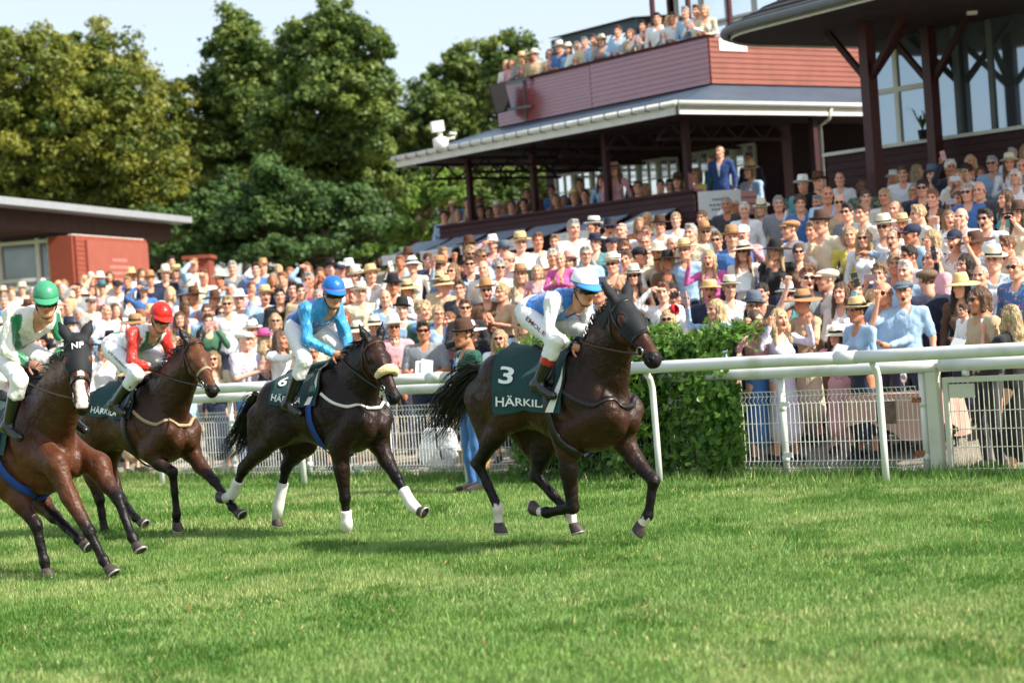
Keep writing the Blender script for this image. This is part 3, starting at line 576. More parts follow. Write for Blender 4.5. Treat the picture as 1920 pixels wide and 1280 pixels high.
for k in range(6): mb = MB(); s = -8.2+k*.5; mb.tube([ST(s, 3.6, 8.05), ST(s+.25, 3.6, 7.85), ST(s+.5, 3.6, 8.05)], .02, 5); mb.build('brace', 'grey_blue_roof', pg)
# loudspeaker on its bracket, lamp on the roof
sk = empty('loudspeaker', ST(-7.3, 1.2, 6.3), 'black loudspeaker hung on the red balcony front', 'loudspeaker'); ax = (unit(FD*.9-ED*.35), unit(FD*.35+ED*.9), ZU)
axs = (ax[0], unit(ax[1]+ZU*.18), unit(ZU-ax[1]*.18)); mb = MB(); mb.box(ST(-7.32, 1.08, 6.72), .42, .36, .62, axs); mb.build('cabinet', 'speaker_black', sk)
mb = MB(); mb.box(ST(-7.32, 1.08, 6.72)-axs[1]*.185, .36, .015, .55, axs); mb.build('grille', 'dark_glass', sk)
mb = MB(); mb.bar(ST(-7.2, 1.1, 7.02), ST(-6.6, 1.45, 7.08), .06, .05); mb.bar(ST(-7.2, 1.1, 6.45), ST(-6.6, 1.45, 6.47), .06, .05); mb.bar(ST(-6.85, 1.46, 6.2), ST(-6.85, 1.46, 7.1), .03, .03, up=FD); mb.build('bracket', 'lead_grey', sk)
lp = at(826, 262, 42.5); lm_ = empty('roof_camera', lp, 'white domed camera unit standing on the terrace roof', 'camera')
mb = MB(); mb.tube([lp-ZU*.22, lp-ZU*.18, lp+ZU*.02, lp+ZU*.05], [.10, .16, .17, .10], 14); mb.build('housing', 'white_paint', lm_, True); mb = MB(); mb.box(lp+ZU*.28+np.array([-.05, 0, 0]), .26, .24, .22, (unit((1, .2, .1)), unit((-.2, 1, 0)), unit((-.1, 0, 1)))); mb.tube([lp+ZU*.05, lp+ZU*.2], .05, 8); mb.build('head', 'white_paint', lm_)
mb = MB(); mb.tube([lp+np.array([.15, 0, 0]), lp+np.array([.3, 0, .02]), lp+np.array([.34, 0, .1]), lp+np.array([.2, 0, .13])], .03, 8); mb.build('arm', 'white_paint', lm_, True)
# white notice board at the corner of the terrace
nb_ = at(1350, 384, 36.2); mb = MB(); ax = (unit((.97, .1, 0)), unit((-.1, .97, 0)), ZU); mb.box(nb_, .78, .03, .52, ax); no = mb.build('notice_board', 'white_paint'); tag(no, 'white notice board at the corner below the terrace', 'notice board')
mat('grey_print', S(120, 118, 116), .8); 
for j, (w_, z) in enumerate(((.3, .1), (.42, .0), (.34, -.08))):
    mb = MB(); 
    for q in range(6): mb.box(nb_-ax[1]*.018+ax[0]*(-w_/2+w_*(q+.5)/6)+ZU*z, w_/6*.7, .004, .035, ax)
    tag(mb.build('print_line', 'grey_print', no), kind='stuff')
# ------------------------------------------------------------------ round pavilion at the right
a_ = math.radians(58); PF = np.array([math.cos(a_), -math.sin(a_), 0]); PE = np.array([math.sin(a_), math.cos(a_), 0]); P0 = at(1322, 78, 34.); ZE = P0[2]
def PV(s, e, z): q = P0+PF*s+PE*e; return np.array([q[0], q[1], z])
PAV = empty('pavilion', PV(3, 4, 0), 'slate roofed pavilion with red posts and tall windows at the right', 'pavilion')
def foot(off, n=10):                                      # rounded footprint
    R = 1.5-off*.3; L1, L2 = 12., 9.; c = np.array([1.2, 1.2]); out = []
    lo = off
    for cx, cy, a0 in ((lo+R, lo+R, math.pi), (L1-lo-R, lo+R, 1.5*math.pi), (L1-lo-R, L2-lo-R, 0), (lo+R, L2-lo-R, .5*math.pi)):
        for k in range(n): t = a0+k/(n-1)*math.pi/2; out.append((cx+R*math.cos(t)-.2, cy+R*math.sin(t)-.2))
    return out
course = 16; mb = MB(); prf = MB()
rows = []
for i in range(course):
    o0, o1 = i*.235, (i+1)*.235+.03; z0, z1 = ZE+.12+i*.125, ZE+.10+(i+1)*.125
    mb = MB(); mb.grid([[PV(s, e, z0+.03) for s, e in foot(o0)], [PV(s, e, z1+.03) for s, e in foot(o1)]], closed=True); mb.grid([[PV(s, e, z0) for s, e in foot(o0)], [PV(s, e, z0+.03) for s, e in foot(o0)]], closed=True)
    if i == 0: prf = mb.build('roof', 'slate', PAV)
    else: mb.build('shingle_course', 'slate', prf)
mb = MB(); mb.f.append(tuple(range(40))[::-1]); mb.v = [tuple(PV(s, e, ZE-.02)) for s, e in foot(.06)]; mb.c = [(1, 1, 1)]*40; mb.build('soffit', 'dark_soffit', PAV)
mb = MB(); fp = foot(0.); mb.tube([PV(s, e, ZE+.06) for s, e in fp+fp[:1]], .075, 8); mb.build('gutter', 'lead_grey', prf, True)
mb = MB(); fp = foot(.08); mb.grid([[PV(s, e, ZE-.06) for s, e in fp], [PV(s, e, ZE+.02) for s, e in fp]], closed=True); mb.build('fascia', 'white_fascia', prf)
def post(px, py, Y, z0, r, m='deep_red_post'):
    q = at(px, py, Y); mb = MB(); mb.bar((q[0], q[1], z0), (q[0], q[1], ZE), r, r, up=PF); po = mb.build('post', m, PAV); return q, po
q1, po1 = post(1634, 220, 33., 2.2, .20); q2, po2 = post(1750, 220, 34., 2.5, .19)
for q, po in ((q1, po1), (q2, po2)):
    for d in (PF, -PF, PE): 
        mb = MB(); mb.bar(np.array([q[0], q[1], ZE-1.0]), np.array([q[0], q[1], ZE])+d*.95, .08, .10); mb.build('brace', 'dark_red_wood', po)
w0 = at(1700, 273, 35.0); w1 = at(1920, 243, 33.2); wd = unit((w1-w0)*np.array([1, 1, 0])); ZS = w0[2]; wn = np.array([wd[1], -wd[0], 0])
def WV(u, z, o=0.): q = w0+wd*u+wn*o; return np.array([q[0], q[1], z])
mb = MB(); mb.box(WV(1.4, (ZS+1.5)/2, -.06), 6.4, .1, ZS-1.5, (wd, wn, ZU)); pw_ = mb.build('window_wall', 'dark_red_wood', PAV)
for i in range(6): mb = MB(); mb.box(WV(1.4, ZS-.07-.14*i, .0), 6.4, .02, .132, (wd, unit(wn+ZU*.1), unit(ZU-wn*.1))); mb.build('board', 'dark_red_wood', pw_)
mb = MB(); mb.box(WV(1.4, ZS+.03, .03), 6.45, .14, .06, (wd, wn, ZU)); mb.build('sill', 'white_fascia', pw_)
us = [-.62, -.12, .62, 1.15, 1.85, 2.75, 3.6, 4.5]
for u in us: mb = MB(); mb.bar(WV(u, ZS), WV(u, ZE), .09, .09, up=wd); mb.build('mullion', 'white_frame' if u < 0.3 else 'lead_grey', pw_)
for a, b in zip(us, us[1:]): mb = MB(); mb.grid([[WV(a+.045, ZS+.06), WV(b-.045, ZS+.06)], [WV(a+.045, ZE), WV(b-.045, ZE)]]); mb.build('pane', 'sky_glass', pw_)
mb = MB(); mb.bar(WV(-.62, ZS+1.0, .01), WV(.62, ZS+1.0, .01), .08, .09); mb.build('transom', 'white_frame', pw_)
for u in (.45, 2.9):                                      # pot plants on the sill
    q = WV(u, ZS+.06, .12); pp = empty('pot_plant', q, ('grass tufted pot plant on the pavilion sill beside the red post', 'pot plant on the pavilion sill at the right edge')[u > 1], 'pot plant'); mb = MB(); mb.tube([q, q+ZU*.16], [.07, .09], 10); mb.build('pot', 'speaker_black', pp)
    mb = MB()
    for k in range(46): a = rnd.uniform(0, 6.28); l = rnd.uniform(.2, .5); d = np.array([math.cos(a), math.sin(a), 0]); b0 = q+ZU*.15; b1 = b0+d*l*.35+ZU*l*.8; b2 = b0+d*l*.8+ZU*l*.85; sd = np.cross(d, ZU)*.01; mb.add([b0-sd, b0+sd, b1+sd, b2, b1-sd], [(0, 1, 2, 4), (4, 2, 3)], (.4,)*3)
    tag(mb.build('blades', 'leaf_green', pp, color=True), kind='stuff')
mb = MB(); q = at(1822, 20, 32.5); mb.box(q, .16, .1, .14); tag(mb.build('flood_lamp', 'white_paint'), 'small white flood lamp under the pavilion roof', 'lamp')
# ------------------------------------------------------------------ low building at the left
BD = unit((.205, .98, 0)); BN = np.array([BD[1], -BD[0], 0]); C0 = np.array([-9.9, 46., 0])
def BV(u, o, z): return C0+BD*u+BN*o+ZU*z
mat('brick_red', S(142, 74, 58), .7, .25, noise=(9, .1), bump=(40, .006, (.3, .3, 3))); mat('sign_red', S(154, 86, 72), .6, .25, noise=(3, .06)); mat('roof_metal', S(150, 154, 158), .4, .4, noise=(3, .06)); mat('brown_timber', S(66, 46, 38), .8, .2, noise=(4, .2)); mat('pale_print', S(190, 130, 118), .7)
LB = empty('low_building', BV(2, -2, 1.5), 'low red building with flat overhanging roof and big window at the left', 'building')
mb = MB(); mb.box(BV(2.15, -.1, 3.), 4.3, .2, 3., (BD, BN, ZU)); lw = mb.build('side_wall', 'brick_red', LB)
for i in range(17): mb = MB(); mb.box(BV(2.15, .0, 2.62+i*.112), 4.3, .02, .105, (BD, unit(BN+ZU*.12), unit(ZU-BN*.12))); mb.build('board', 'brick_red', lw)
mb = MB(); mb.box(BV(0.02, -.35, 3.), .2, .58, 3., (BD, BN, ZU)); mb.build('front_wall', 'brick_red', LB)
mb = MB(); mb.box(BV(.16, -2.9, 3.), .06, 4.5, 3., (BD, BN, ZU)); mb.build('pane', mat('grey_glass', S(128, 140, 144), .08, .8, metal=.5, noise=(1.2, .2)), LB)
for o in (-.68, -.98, -1.95, -3.2, -4.4): mb = MB(); mb.box(BV(.08, o, 3.), .1, .09, 3., (BD, BN, ZU)); mb.build('mullion', 'white_frame', LB)
for z in (2.6, 3.35, 3.55, 4.42): mb = MB(); mb.box(BV(.07, -2.85, z), .09, 4.4, .08, (BD, BN, ZU)); mb.build('mullion', 'white_frame', LB)
mb = MB(); mb.box(BV(1.1, -4.6, 5.10), 12, 9.6, .16, (BD, BN, ZU)); lr = mb.build('roof', 'roof_metal', LB)
mb = MB(); mb.box(BV(1.1, -4.9, 4.80), 11.4, 9.2, .44, (BD, BN, ZU)); mb.build('roof_beam', 'brown_timber', LB)
mb = MB(); mb.box(BV(2.15, -.12, 4.5), 4.3, .1, .06, (BD, BN, ZU)); mb.build('white_trim', 'white_fascia', LB)
mb = MB(); mb.box(BV(2.35, .045, 3.3), 3.7, .05, 2.2, (BD, BN, ZU)); sg = mb.build('sign_panel', 'sign_red', LB)
for j, (w_, z) in enumerate(((.9, 3.95), (1.25, 3.78), (1.25, 3.63), (1.5, 3.47), (1.2, 3.32), (3.0, 2.95))):
    mb = MB(); n = int(w_/.11)
    for q in range(n): mb.box(BV(2.35-w_/2+w_*(q+.5)/n, .074, z), w_/n*.72, .006, .075, (BD, BN, ZU))
    tag(mb.build('print_line', 'pale_print', sg), kind='stuff')
for (px, py, Y, s, h, lb) in ((370, 497, 47, .62, .8, 'small red wooden hut behind the crowd right of the low building'),):
    q = at(px, py, Y); hu_ = empty('red_hut', q, lb, 'hut'); mb = MB()
    mb.box(q+np.array([0, .4, -.5]), s*.9, .8, 1.3); mb.build('wall', 'brick_red', hu_); mb = MB(); mb.box(q+np.array([0, .4, .19]), s*1.1, 1., .08); mb.build('roof', 'brick_red', hu_)
# ------------------------------------------------------------------ horses
def zz(x0, y0, s): return lambda a, b: (x0+a/s, y0+b/s)
z1 = zz(780, 470, 2.286); z2 = zz(400, 480, 2.3704); z3 = zz(0, 480, 2.0636)
RZ = -AT
class Frame:                                             # ground frame of one runner: x forward, y left (towards the rail), z up
    def __init__(s, o, yaw=0.):
        s.O = G(*o); a = math.radians(yaw); s.a = a
        s.t = T*math.cos(a)+N*math.sin(a); s.n = N*math.cos(a)-T*math.sin(a)
    def __call__(s, p, y):                               # sight line met with the upright plane y = const of the runner
        d = ray(*p); k = ((s.O+s.n*y-CAM)@s.n)/(d@s.n); q = CAM+d*k-s.O
        return np.array([q@s.t, q@s.n, q[2]])
    def place(s, o): o.location = tuple(s.O); o.rotation_euler = (0, 0, RZ+s.a)
mat('horse_coat', attr='Col', rough=.42, spec=.26, noise=(9, .2), bump=(9, .03))
def _coat():
    m = MATS['horse_coat']; t = m.node_tree; b = t.nodes['Principled BSDF']; bu = next(n for n in t.nodes if n.type == 'BUMP'); tc = next(n for n in t.nodes if n.type == 'TEX_COORD')
    n2 = t.nodes.new('ShaderNodeTexNoise'); n2.inputs['Scale'].default_value = 42; n2.inputs['Detail'].default_value = 6; mp = t.nodes.new('ShaderNodeMapping'); mp.inputs['Scale'].default_value = (1, 1, .35); t.links.new(tc.outputs['Object'], mp.inputs[0]); t.links.new(mp.outputs[0], n2.inputs['Vector'])
    b2 = t.nodes.new('ShaderNodeBump'); b2.inputs['Distance'].default_value = .004; t.links.new(n2.outputs[0], b2.inputs['Height']); t.links.new(bu.outputs[0], b2.inputs['Normal']); t.links.new(b2.outputs[0], b.inputs['Normal'])
    r = t.nodes.new('ShaderNodeMapRange'); r.inputs[3].default_value = .26; r.inputs[4].default_value = .58; t.links.new(n2.outputs[0], r.inputs[0]); t.links.new(r.outputs[0], b.inputs['Roughness'])
_coat()
mat('horse_hair', S(16, 13, 12), rough=.45, spec=.5, noise=(30, .3))
mat('hoof_horn', S(74, 64, 58), rough=.5, noise=(25, .35), bump=(60, .002, (.3, .3, 2)))
mat('horse_shoe', S(190, 190, 188), rough=.35, metal=.6, noise=(40, .2))
mat('horse_eye', S(12, 8, 6), rough=.06, spec=.7)
mat('black_leather', S(22, 20, 20), rough=.35, spec=.5, noise=(60, .2), bump=(200, .0005))
mat('brown_leather', S(74, 44, 30), rough=.45, noise=(60, .25), bump=(200, .0005))
mat('black_mesh_cloth', S(26, 29, 33), rough=.75, noise=(300, .35), bump=(500, .0006))
mat('green_cloth', S(20, 62, 64), rough=.8, sheen=.15, noise=(18, .12), bump=(26, .006, (1, 1, .5)))
mat('royal_blue_web', S(28, 66, 140), rough=.7, noise=(60, .15))
mat('white_web', S(226, 222, 212), rough=.75, noise=(60, .1))
mat('tan_web', S(168, 146, 112), rough=.7, noise=(60, .15))
mat('white_bandage', S(236, 233, 226), rough=.85, noise=(20, .1), bump=(70, .002, (.4, .4, 3)))
mat('sheepskin', S(232, 212, 158), rough=.95, sheen=.4, noise=(60, .25), bump=(90, .012))
mat('bright_steel', S(215, 215, 215), rough=.2, metal=1)
mat('white_print', S(235, 238, 232), rough=.7)
def horse(sp):
    f = sp['f']; S_ = Solid(); J = sp['j']
    Wx, Wz = J['withers'][0], J['withers'][2]
    sc_ = sp.get('size', 1.)
    dz = J['croup'][2]-Wz                                # rump carried higher or lower than the withers
    st = [(-1.03, -.30, -.46, .10), (-.95, -.16, -.60, .19), (-.82, -.055, -.64, .245), (-.66, 0, -.62, .265), (-.50, .01, -.60, .262), (-.36, -.03, -.62, .255),
          (-.20, -.075, -.69, .27), (-.05, -.06, -.75, .272), (.05, -.005, -.765, .26), (.2, -.05, -.75, .225), (.31, -.17, -.71, .19), (.39, -.32, -.63, .14), (.44, -.40, -.55, .08)]
    rump = lambda x: dz*np.clip((-x-.1)/.45, 0, 1)
    st = [(Wx+x*sc_, Wz+a*sc_+rump(x), Wz+b*sc_+rump(x)*.7, c*sc_) for x, a, b, c in st]
    S_.loft(st, k=.04, tg=0, top=.42)
    Y = np.array([0, 1., 0])
    poll, muz = J['poll'], J['muz']
    W = lambda x, y, z: np.array([Wx+x, y, Wz+z])
    # ---- neck
    nb = W(.17, 0, -.27); nmid = lerp(nb, poll, .55)+np.array([.0, 0, -.015]); nk = poll+np.array([-.03, 0, -.12])
    nmid[1] = poll[1]*.35; nk[1] = poll[1]*.92
    S_.cap(nb, nmid, .275, .185, k=.06, tg=1, ax=Y, fl=1.65); S_.cap(nmid, nk, .185, .12, k=.05, tg=1, ax=unit((-.3*poll[1]*3, 1, 0)), fl=1.7)
    S_.cap(W(.02, 0, -.06), lerp(nmid, poll, .1)+np.array([-.05, 0, .10]), .07, .055, k=.07, tg=1)            # crest
    # ---- head
    L = .60; h = unit(muz-poll); lat = unit(np.cross(np.array([0, 0, 1.]), h)) if sp.get('lat') is None else unit(sp['lat']); lat = unit(lat-h*(lat@h)); dor = unit(np.cross(h, lat))
    if dor@np.array([1, 0, .6]) < 0: dor = -dor
    hd = lambda a, b, c=0.: poll+h*(a*L)+dor*b+lat*c
    S_.cap(hd(.06, -.06), hd(.40, -.065), .098, .098, k=.05, tg=2, ax=lat, fl=1.12)
    S_.cap(hd(.34, -.045), hd(.88, -.055), .084, .052, k=.04, tg=2, ax=lat, fl=1.22)
    S_.cap(hd(.25, -.15), hd(.80, -.10), .075, .036, k=.045, tg=2, ax=lat, fl=1.35)
    S_.ell(hd(.27, -.145), (.12, .10, .078), (h, dor, lat), k=.04, tg=2)
    S_.ell(hd(.93, -.07), (.072, .062, .058), (h, dor, lat), k=.035, tg=3); S_.cap(hd(.88, -.125), hd(.95, -.118), .03, .026, k=.02, tg=3)
    for s in (-1, 1):
        S_.ell(hd(.30, -.022, s*.083), (.05, .028, .022), (h, dor, lat), k=.025, tg=2)       # brow
        S_.cap(hd(.42, -.085, s*.062), hd(.66, -.075, s*.045), .012, .008, k=.03, tg=2)      # facial crest
        S_.ell(hd(.955, -.045, s*.046), (.028, .022, .018), (h, dor, lat), k=.012, tg=3, sign=1)
        S_.ell(hd(.965, -.05, s*.062), (.022, .014, .018), (h, dor, lat), k=.01, tg=3, sign=-1)
        eb = hd(.03, .0, s*.05); ed = unit(-h*.75+dor*sp.get('earf', .35)+lat*s*.32)
        S_.cap(eb, eb+ed*.09, .034, .036, k=.02, tg=4, ax=dor, fl=1.5); S_.cap(eb+ed*.08, eb+ed*.185, .036, .006, k=.02, tg=4, ax=dor, fl=1.5)
    # ---- hollows between the muscles
    for s in (-1, 1):
        S_.cap(lerp(nb, nmid, .2)+np.array([.10, s*.19, -.10]), lerp(nmid, nk, .8)+np.array([.06, s*.10, -.06]), .022, .016, k=.05, sign=-1)       # jugular groove
        S_.cap(W(-.10, s*.262, -.12), W(.06, s*.262, -.50), .022, .02, k=.05, sign=-1)       # behind the shoulder
        S_.ell(W(-.40, s*.285, -.34+dz*.6), (.09, .045, .11), k=.06, sign=-1)                # flank
    # ---- legs
    def foreleg(Jn, s):
        el, kn, fe, ho = Jn
        sh = W(.35*sc_, s*.145, -.46*sc_)
        S_.cap(W(.02, s*.12, -.12), sh, .10, .105, k=.03, tg=0, ax=Y, fl=1.6)
        S_.ell(W(.41*sc_, s*.075, -.53*sc_), (.07, .075, .11), k=.025, tg=0)                     # pectoral
        S_.cap(sh, el+np.array([0, 0, .05]), .11, .10, k=.03, tg=0, ax=Y, fl=1.3)
        S_.cap(W(-.08, s*.17, -.38), el+np.array([-.03, 0, .03]), .09, .07, k=.03, tg=0, ax=Y, fl=1.7)
        S_.cap(el+np.array([0, 0, .06]), lerp(el, kn, .45), .098, .066, k=.05, tg=5, ax=Y, fl=1.15); S_.cap(lerp(el, kn, .4), kn, .068, .045, k=.03, tg=5)
        S_.cap(lerp(el, kn, .12)+unit(sh-el)*.03, lerp(el, kn, .5), .06, .03, k=.03, tg=5)
        return (kn, fe, ho)
    def hindleg(Jn, s):
        stf, hk, fe, ho = Jn
        hip = np.array([Wx-.66*sc_, s*.12, Wz+dz-.24*sc_])
        S_.cap(hip, stf, .23*sc_, .15, k=.05, tg=0, ax=Y, fl=1.6)
        S_.cap(np.array([Wx-.9*sc_, s*.11, Wz+dz-.36*sc_]), lerp(stf, hk, .62)+np.array([-.045, 0, .03]), .155, .065, k=.05, tg=0, ax=Y, fl=1.5)
        S_.cap(stf, lerp(stf, hk, .5), .125, .078, k=.05, tg=6, ax=Y, fl=1.4); S_.cap(lerp(stf, hk, .45), hk, .078, .045, k=.04, tg=6, ax=Y, fl=1.1)
        back = unit(np.cross(unit(fe-hk), Y)); back = back if back@np.array([-1, 0, .2]) > 0 else -back
        S_.cap(lerp(stf, hk, .6)+back*.05, hk+back*.045+unit(hk-fe)*.03, .022, .026, k=.03, tg=6)
        S_.ell(hk+unit(hk-fe)*.0, (.055, .05, .04), (unit(fe-hk), back, Y), k=.03, tg=7)
        return (hk, fe, ho)
    for s in (-1, 1):
        S_.cap(W(-.93*sc_, s*.20, -.22+dz), W(-.80*sc_, s*.255, -.55+dz), .018, .018, k=.045, sign=-1)
        S_.cap(W(-.10, s*.255, -.42), W(.02, s*.25, -.62), .016, .016, k=.04, sign=-1)
    limb = []
    for nm, s, fore in (('nf', -1, 1), ('ff', 1, 1), ('nh', -1, 0), ('fh', 1, 0)):
        a, fe, ho = foreleg(J[nm], s) if fore else hindleg(J[nm], s)
        r0 = .034 if fore else .038
        if fore: S_.ell(a, (.05, .047, .042), (unit(fe-a), np.cross(unit(fe-a), Y), Y), k=.025, tg=7)
        S_.cap(a, lerp(a, fe, .5), .042, r0*.9, k=.02, tg=7); S_.cap(lerp(a, fe, .4), fe, r0*.9, r0*.95, k=.02, tg=7)
        bk = unit(np.cross(unit(fe-a), Y)); bk = bk if bk@unit(ho-fe) < 0 else -bk
        S_.cap(lerp(a, fe, .15)+bk*.014, lerp(a, fe, .95)+bk*.02, .017, .02, k=.02, tg=7)               # tendons
        S_.ell(fe, (.044, .044, .038), (unit(fe-a), bk, Y), k=.02, tg=8)
        S_.cap(fe, lerp(fe, ho, .62), .036, .036, k=.018, tg=8)
        limb.append((nm, a, fe, ho))
    vox = .0142
    P, Q = S_.mesh(vox)
    tg = S_.tags(P); base, dark, pt = np.array(sp['coat'][0]), np.array(sp['coat'][1]), np.array(sp['coat'][2])
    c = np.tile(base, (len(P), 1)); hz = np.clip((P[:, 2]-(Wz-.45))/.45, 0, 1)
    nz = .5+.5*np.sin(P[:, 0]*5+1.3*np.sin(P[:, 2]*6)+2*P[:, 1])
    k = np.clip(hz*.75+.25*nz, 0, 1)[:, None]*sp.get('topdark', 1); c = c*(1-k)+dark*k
    m = tg == 1; kk = .55; c[m] = base*(1-kk)+dark*kk
    m = (tg == 2); c[m] = np.array(sp.get('face', base))
    m = (tg == 3) | (tg == 4); c[m] = pt*1.2
    for nm, a, fe, ho in limb:
        s = -1 if nm[0] == 'n' else 1
        d = (P-a)@unit(fe-a); side = (P[:, 1]*s > -.02) & np.isin(tg, (5, 6, 7, 8)) & (np.linalg.norm(P-lerp(a, fe, .4), axis=1) < .42)
        kk = np.clip((d+.22)/.2, 0, 1)[:, None]; c = np.where(side[:, None], c*(1-kk)+pt*kk, c)
        sock = sp.get('socks', {}).get(nm)
        if sock:
            tot = np.linalg.norm(fe-a); q = (np.linalg.norm(P-fe, axis=1) < .2) & np.isin(tg, (7, 8)) & ((P-fe)@unit(fe-a) > -sock+.012*np.sin(P[:, 0]*130+P[:, 1]*90))
            c[q] = S(226, 214, 200)[:3]
    if sp.get('blaze'):
        ac = (P-poll)@h/L; lc = (P-poll)@lat; dc = (P-poll)@dor
        q = (ac > .30) & (ac < .99) & (np.abs(lc+.006*np.sin(ac*20)) < .014+.026*np.clip((ac-.35)/.5, 0, 1)) & (dc > -.09)
        c[q] = S(222, 200, 190)[:3]
    me = npmesh('race_horse', P, Q, 'horse_coat', c)
    o = link('race_horse', me); f.place(o); tag(o, sp['label'], 'horse', 'race horses')
    K = dict(o=o, S=S_, hd=hd, h=h, lat=lat, dor=dor, W=W, P=P, Q=Q, f=f, L=L, tg=tg, poll=poll)
    part = lambda mb, nm, m, sm=True: link(nm, mb.mesh(nm, m, sm), o)
    # ---- hooves, shoes, eyes
    for nm, a, fe, ho in limb:
        d = unit(ho-fe); tdir = unit(fe-a)*-1; fr = unit(np.cross(np.cross(d, [1, .0, .2]), d)); sd = np.cross(d, fr)
        hoof = MB(); top = lerp(fe, ho, .52); ring = []
        for i, (dd, rx, ry, sh) in enumerate([(0, .036, .036, 0), (.015, .043, .041, .004), (.07, .058, .052, .022), (.078, .057, .051, .024)]):
            ring.append([top+d*dd+fr*(sh+rx*math.cos(t))+sd*(ry*math.sin(t)) for t in np.linspace(0, 2*math.pi, 14, endpoint=False)])
        hoof.grid(ring, closed=True); b = len(hoof.v); hoof.f.append(tuple(range(b-14, b)))
        hoof.f.append(tuple(range(14))[::-1]); hp = part(hoof, 'hoof', 'hoof_horn')
        shoe = MB(); q = [top+d*.084+fr*(.022+.05*math.cos(t))+sd*(.045*math.sin(t)) for t in np.linspace(-2.3, 2.3, 15)]
        shoe.tube(q, .0085, 5); link('shoe', shoe.mesh('shoe', 'horse_shoe', True), hp)
        if sp.get('wraps'):
            wr = MB(); b0 = .3 if nm[1] == 'f' else .28
            if nm in sp['wraps']:
                A_, B_ = lerp(a, fe, sp['wraps'][nm][0]), lerp(a, fe, .93)
                wr.tube([lerp(A_, B_, t) for t in np.linspace(0, 1, 7)]+[lerp(fe, ho, sp['wraps'][nm][1])], [.05, .051, .048, .049, .047, .05, .052, .044], 14); part(wr, 'leg_bandage', 'white_bandage')
    for s in (-1, 1):
        e = Solid(); e.ell(hd(.30, -.034, s*.087), (.026, .021, .017), (h, dor, lat)); p_, q_ = e.mesh(.005); link('eye', npmesh('eye', p_, q_, 'horse_eye'), o)
        ns = MB(); c0 = hd(.963, -.05, s*.056); ns.grid([[c0+lat*s*b+(h*math.cos(t)*.020+dor*math.sin(t)*.012)*r for t in np.linspace(0, 2*math.pi, 10, endpoint=False)] for r, b in ((1, .006), (.6, -.004), (.05, -.006))], closed=True); part(ns, 'nostril', 'horse_eye')
    # ---- mane and tail, strand by strand
    mb = MB(); rr = random.Random(sp['seed'])
    def strand(p0, dirs, w0):
        pts = [p0]; 
        for d in dirs: pts.append(pts[-1]+d)
        n = len(pts); sdv = unit(np.cross(pts[-1]-pts[0], (rr.uniform(-1, 1), rr.uniform(-1, 1), rr.uniform(-1, 1))))
        vs = []
        for i, p in enumerate(pts): ww = w0*(1-.85*i/(n-1)); vs += [p-sdv*ww, p+sdv*ww]
        mb.add(vs, [(2*i, 2*i+1, 2*i+3, 2*i+2) for i in range(n-1)])
    cr = [W(.05, 0, -.0), W(.14, poll[1]*.1, .03), lerp(nmid, poll, -.05)+np.array([-.10, 0, .14]), lerp(nmid, poll, .5)+np.array([-.07, 0, .09]), poll+np.array([-.02, 0, .03])]
    nst = sp.get('mane', 260)
    ts = [rr.random()*3.999 for _ in range(nst)]
    roots = S_.project([lerp(cr[int(t)], cr[int(t)+1], t-int(t))+np.array([rr.gauss(0, .008), rr.gauss(0, .012), -.02]) for t in ts], -.006, 3)
    for p0 in roots:
        up = sp.get('mane_up', .05); ln = rr.uniform(.6, 1.3)*sp.get('mane_len', .035); sd = sp.get('mane_side', -1)
        strand(p0, [np.array([-.3*ln+rr.gauss(0, .006), sd*.35*ln*u+rr.gauss(0, .008), up*(1-.75*u)*rr.uniform(.5, 1.1)]) for u in (.2, .8, 1.4, 2.0)], .006)
    for i in range(24):                                  # forelock
        p0 = poll+dor*.01+lat*rr.uniform(-.03, .03); strand(p0, [h*rr.uniform(.02, .05)+dor*(.02-.012*u)+lat*rr.gauss(0, .006) for u in range(3)], .005)
    part(mb, 'mane', 'horse_hair', False)
    mb = MB(); tp = [np.asarray(p) for p in J['tail']]
    dk = tp[0]
    def along(t):
        t = t*(len(tp)-1); j = min(int(t), len(tp)-2); u = t-j
        p0, p1, p2, p3 = tp[max(j-1, 0)], tp[j], tp[j+1], tp[min(j+2, len(tp)-1)]
        return .5*((2*p1)+(p2-p0)*u+(2*p0-5*p1+4*p2-p3)*u*u+(3*p1-p0-3*p2+p3)*u**3)
    mb.tube([along(t) for t in np.linspace(0, .45, 7)], [.035, .034, .03, .026, .022, .016, .008], 8)
    for i in range(520):
        t0 = rr.uniform(0, .45); ln = rr.uniform(.45, .62) if rr.random() < .75 else rr.uniform(.2, .4); ph = rr.uniform(0, 6.28); spd = rr.uniform(.02, 1)**.6
        t1 = min(1, t0+ln); pts = []
        for u in np.linspace(0, 1, 7):
            c0 = along(t0+(t1-t0)*u); r_ = .02+.10*sp.get('tailspread', 1)*spd*math.sin(min(1, u*1.15)*math.pi*.62)
            pts.append(c0+np.array([math.cos(ph)*.5, math.cos(ph), math.sin(ph)])*r_+np.array([0, 0, -.03*u*u])+np.array([rr.gauss(0, .006) for _ in range(3)]))
        strand(pts[0], [b-a for a, b in zip(pts, pts[1:])], .0045)
    part(mb, 'tail', 'horse_hair', False)
    return K
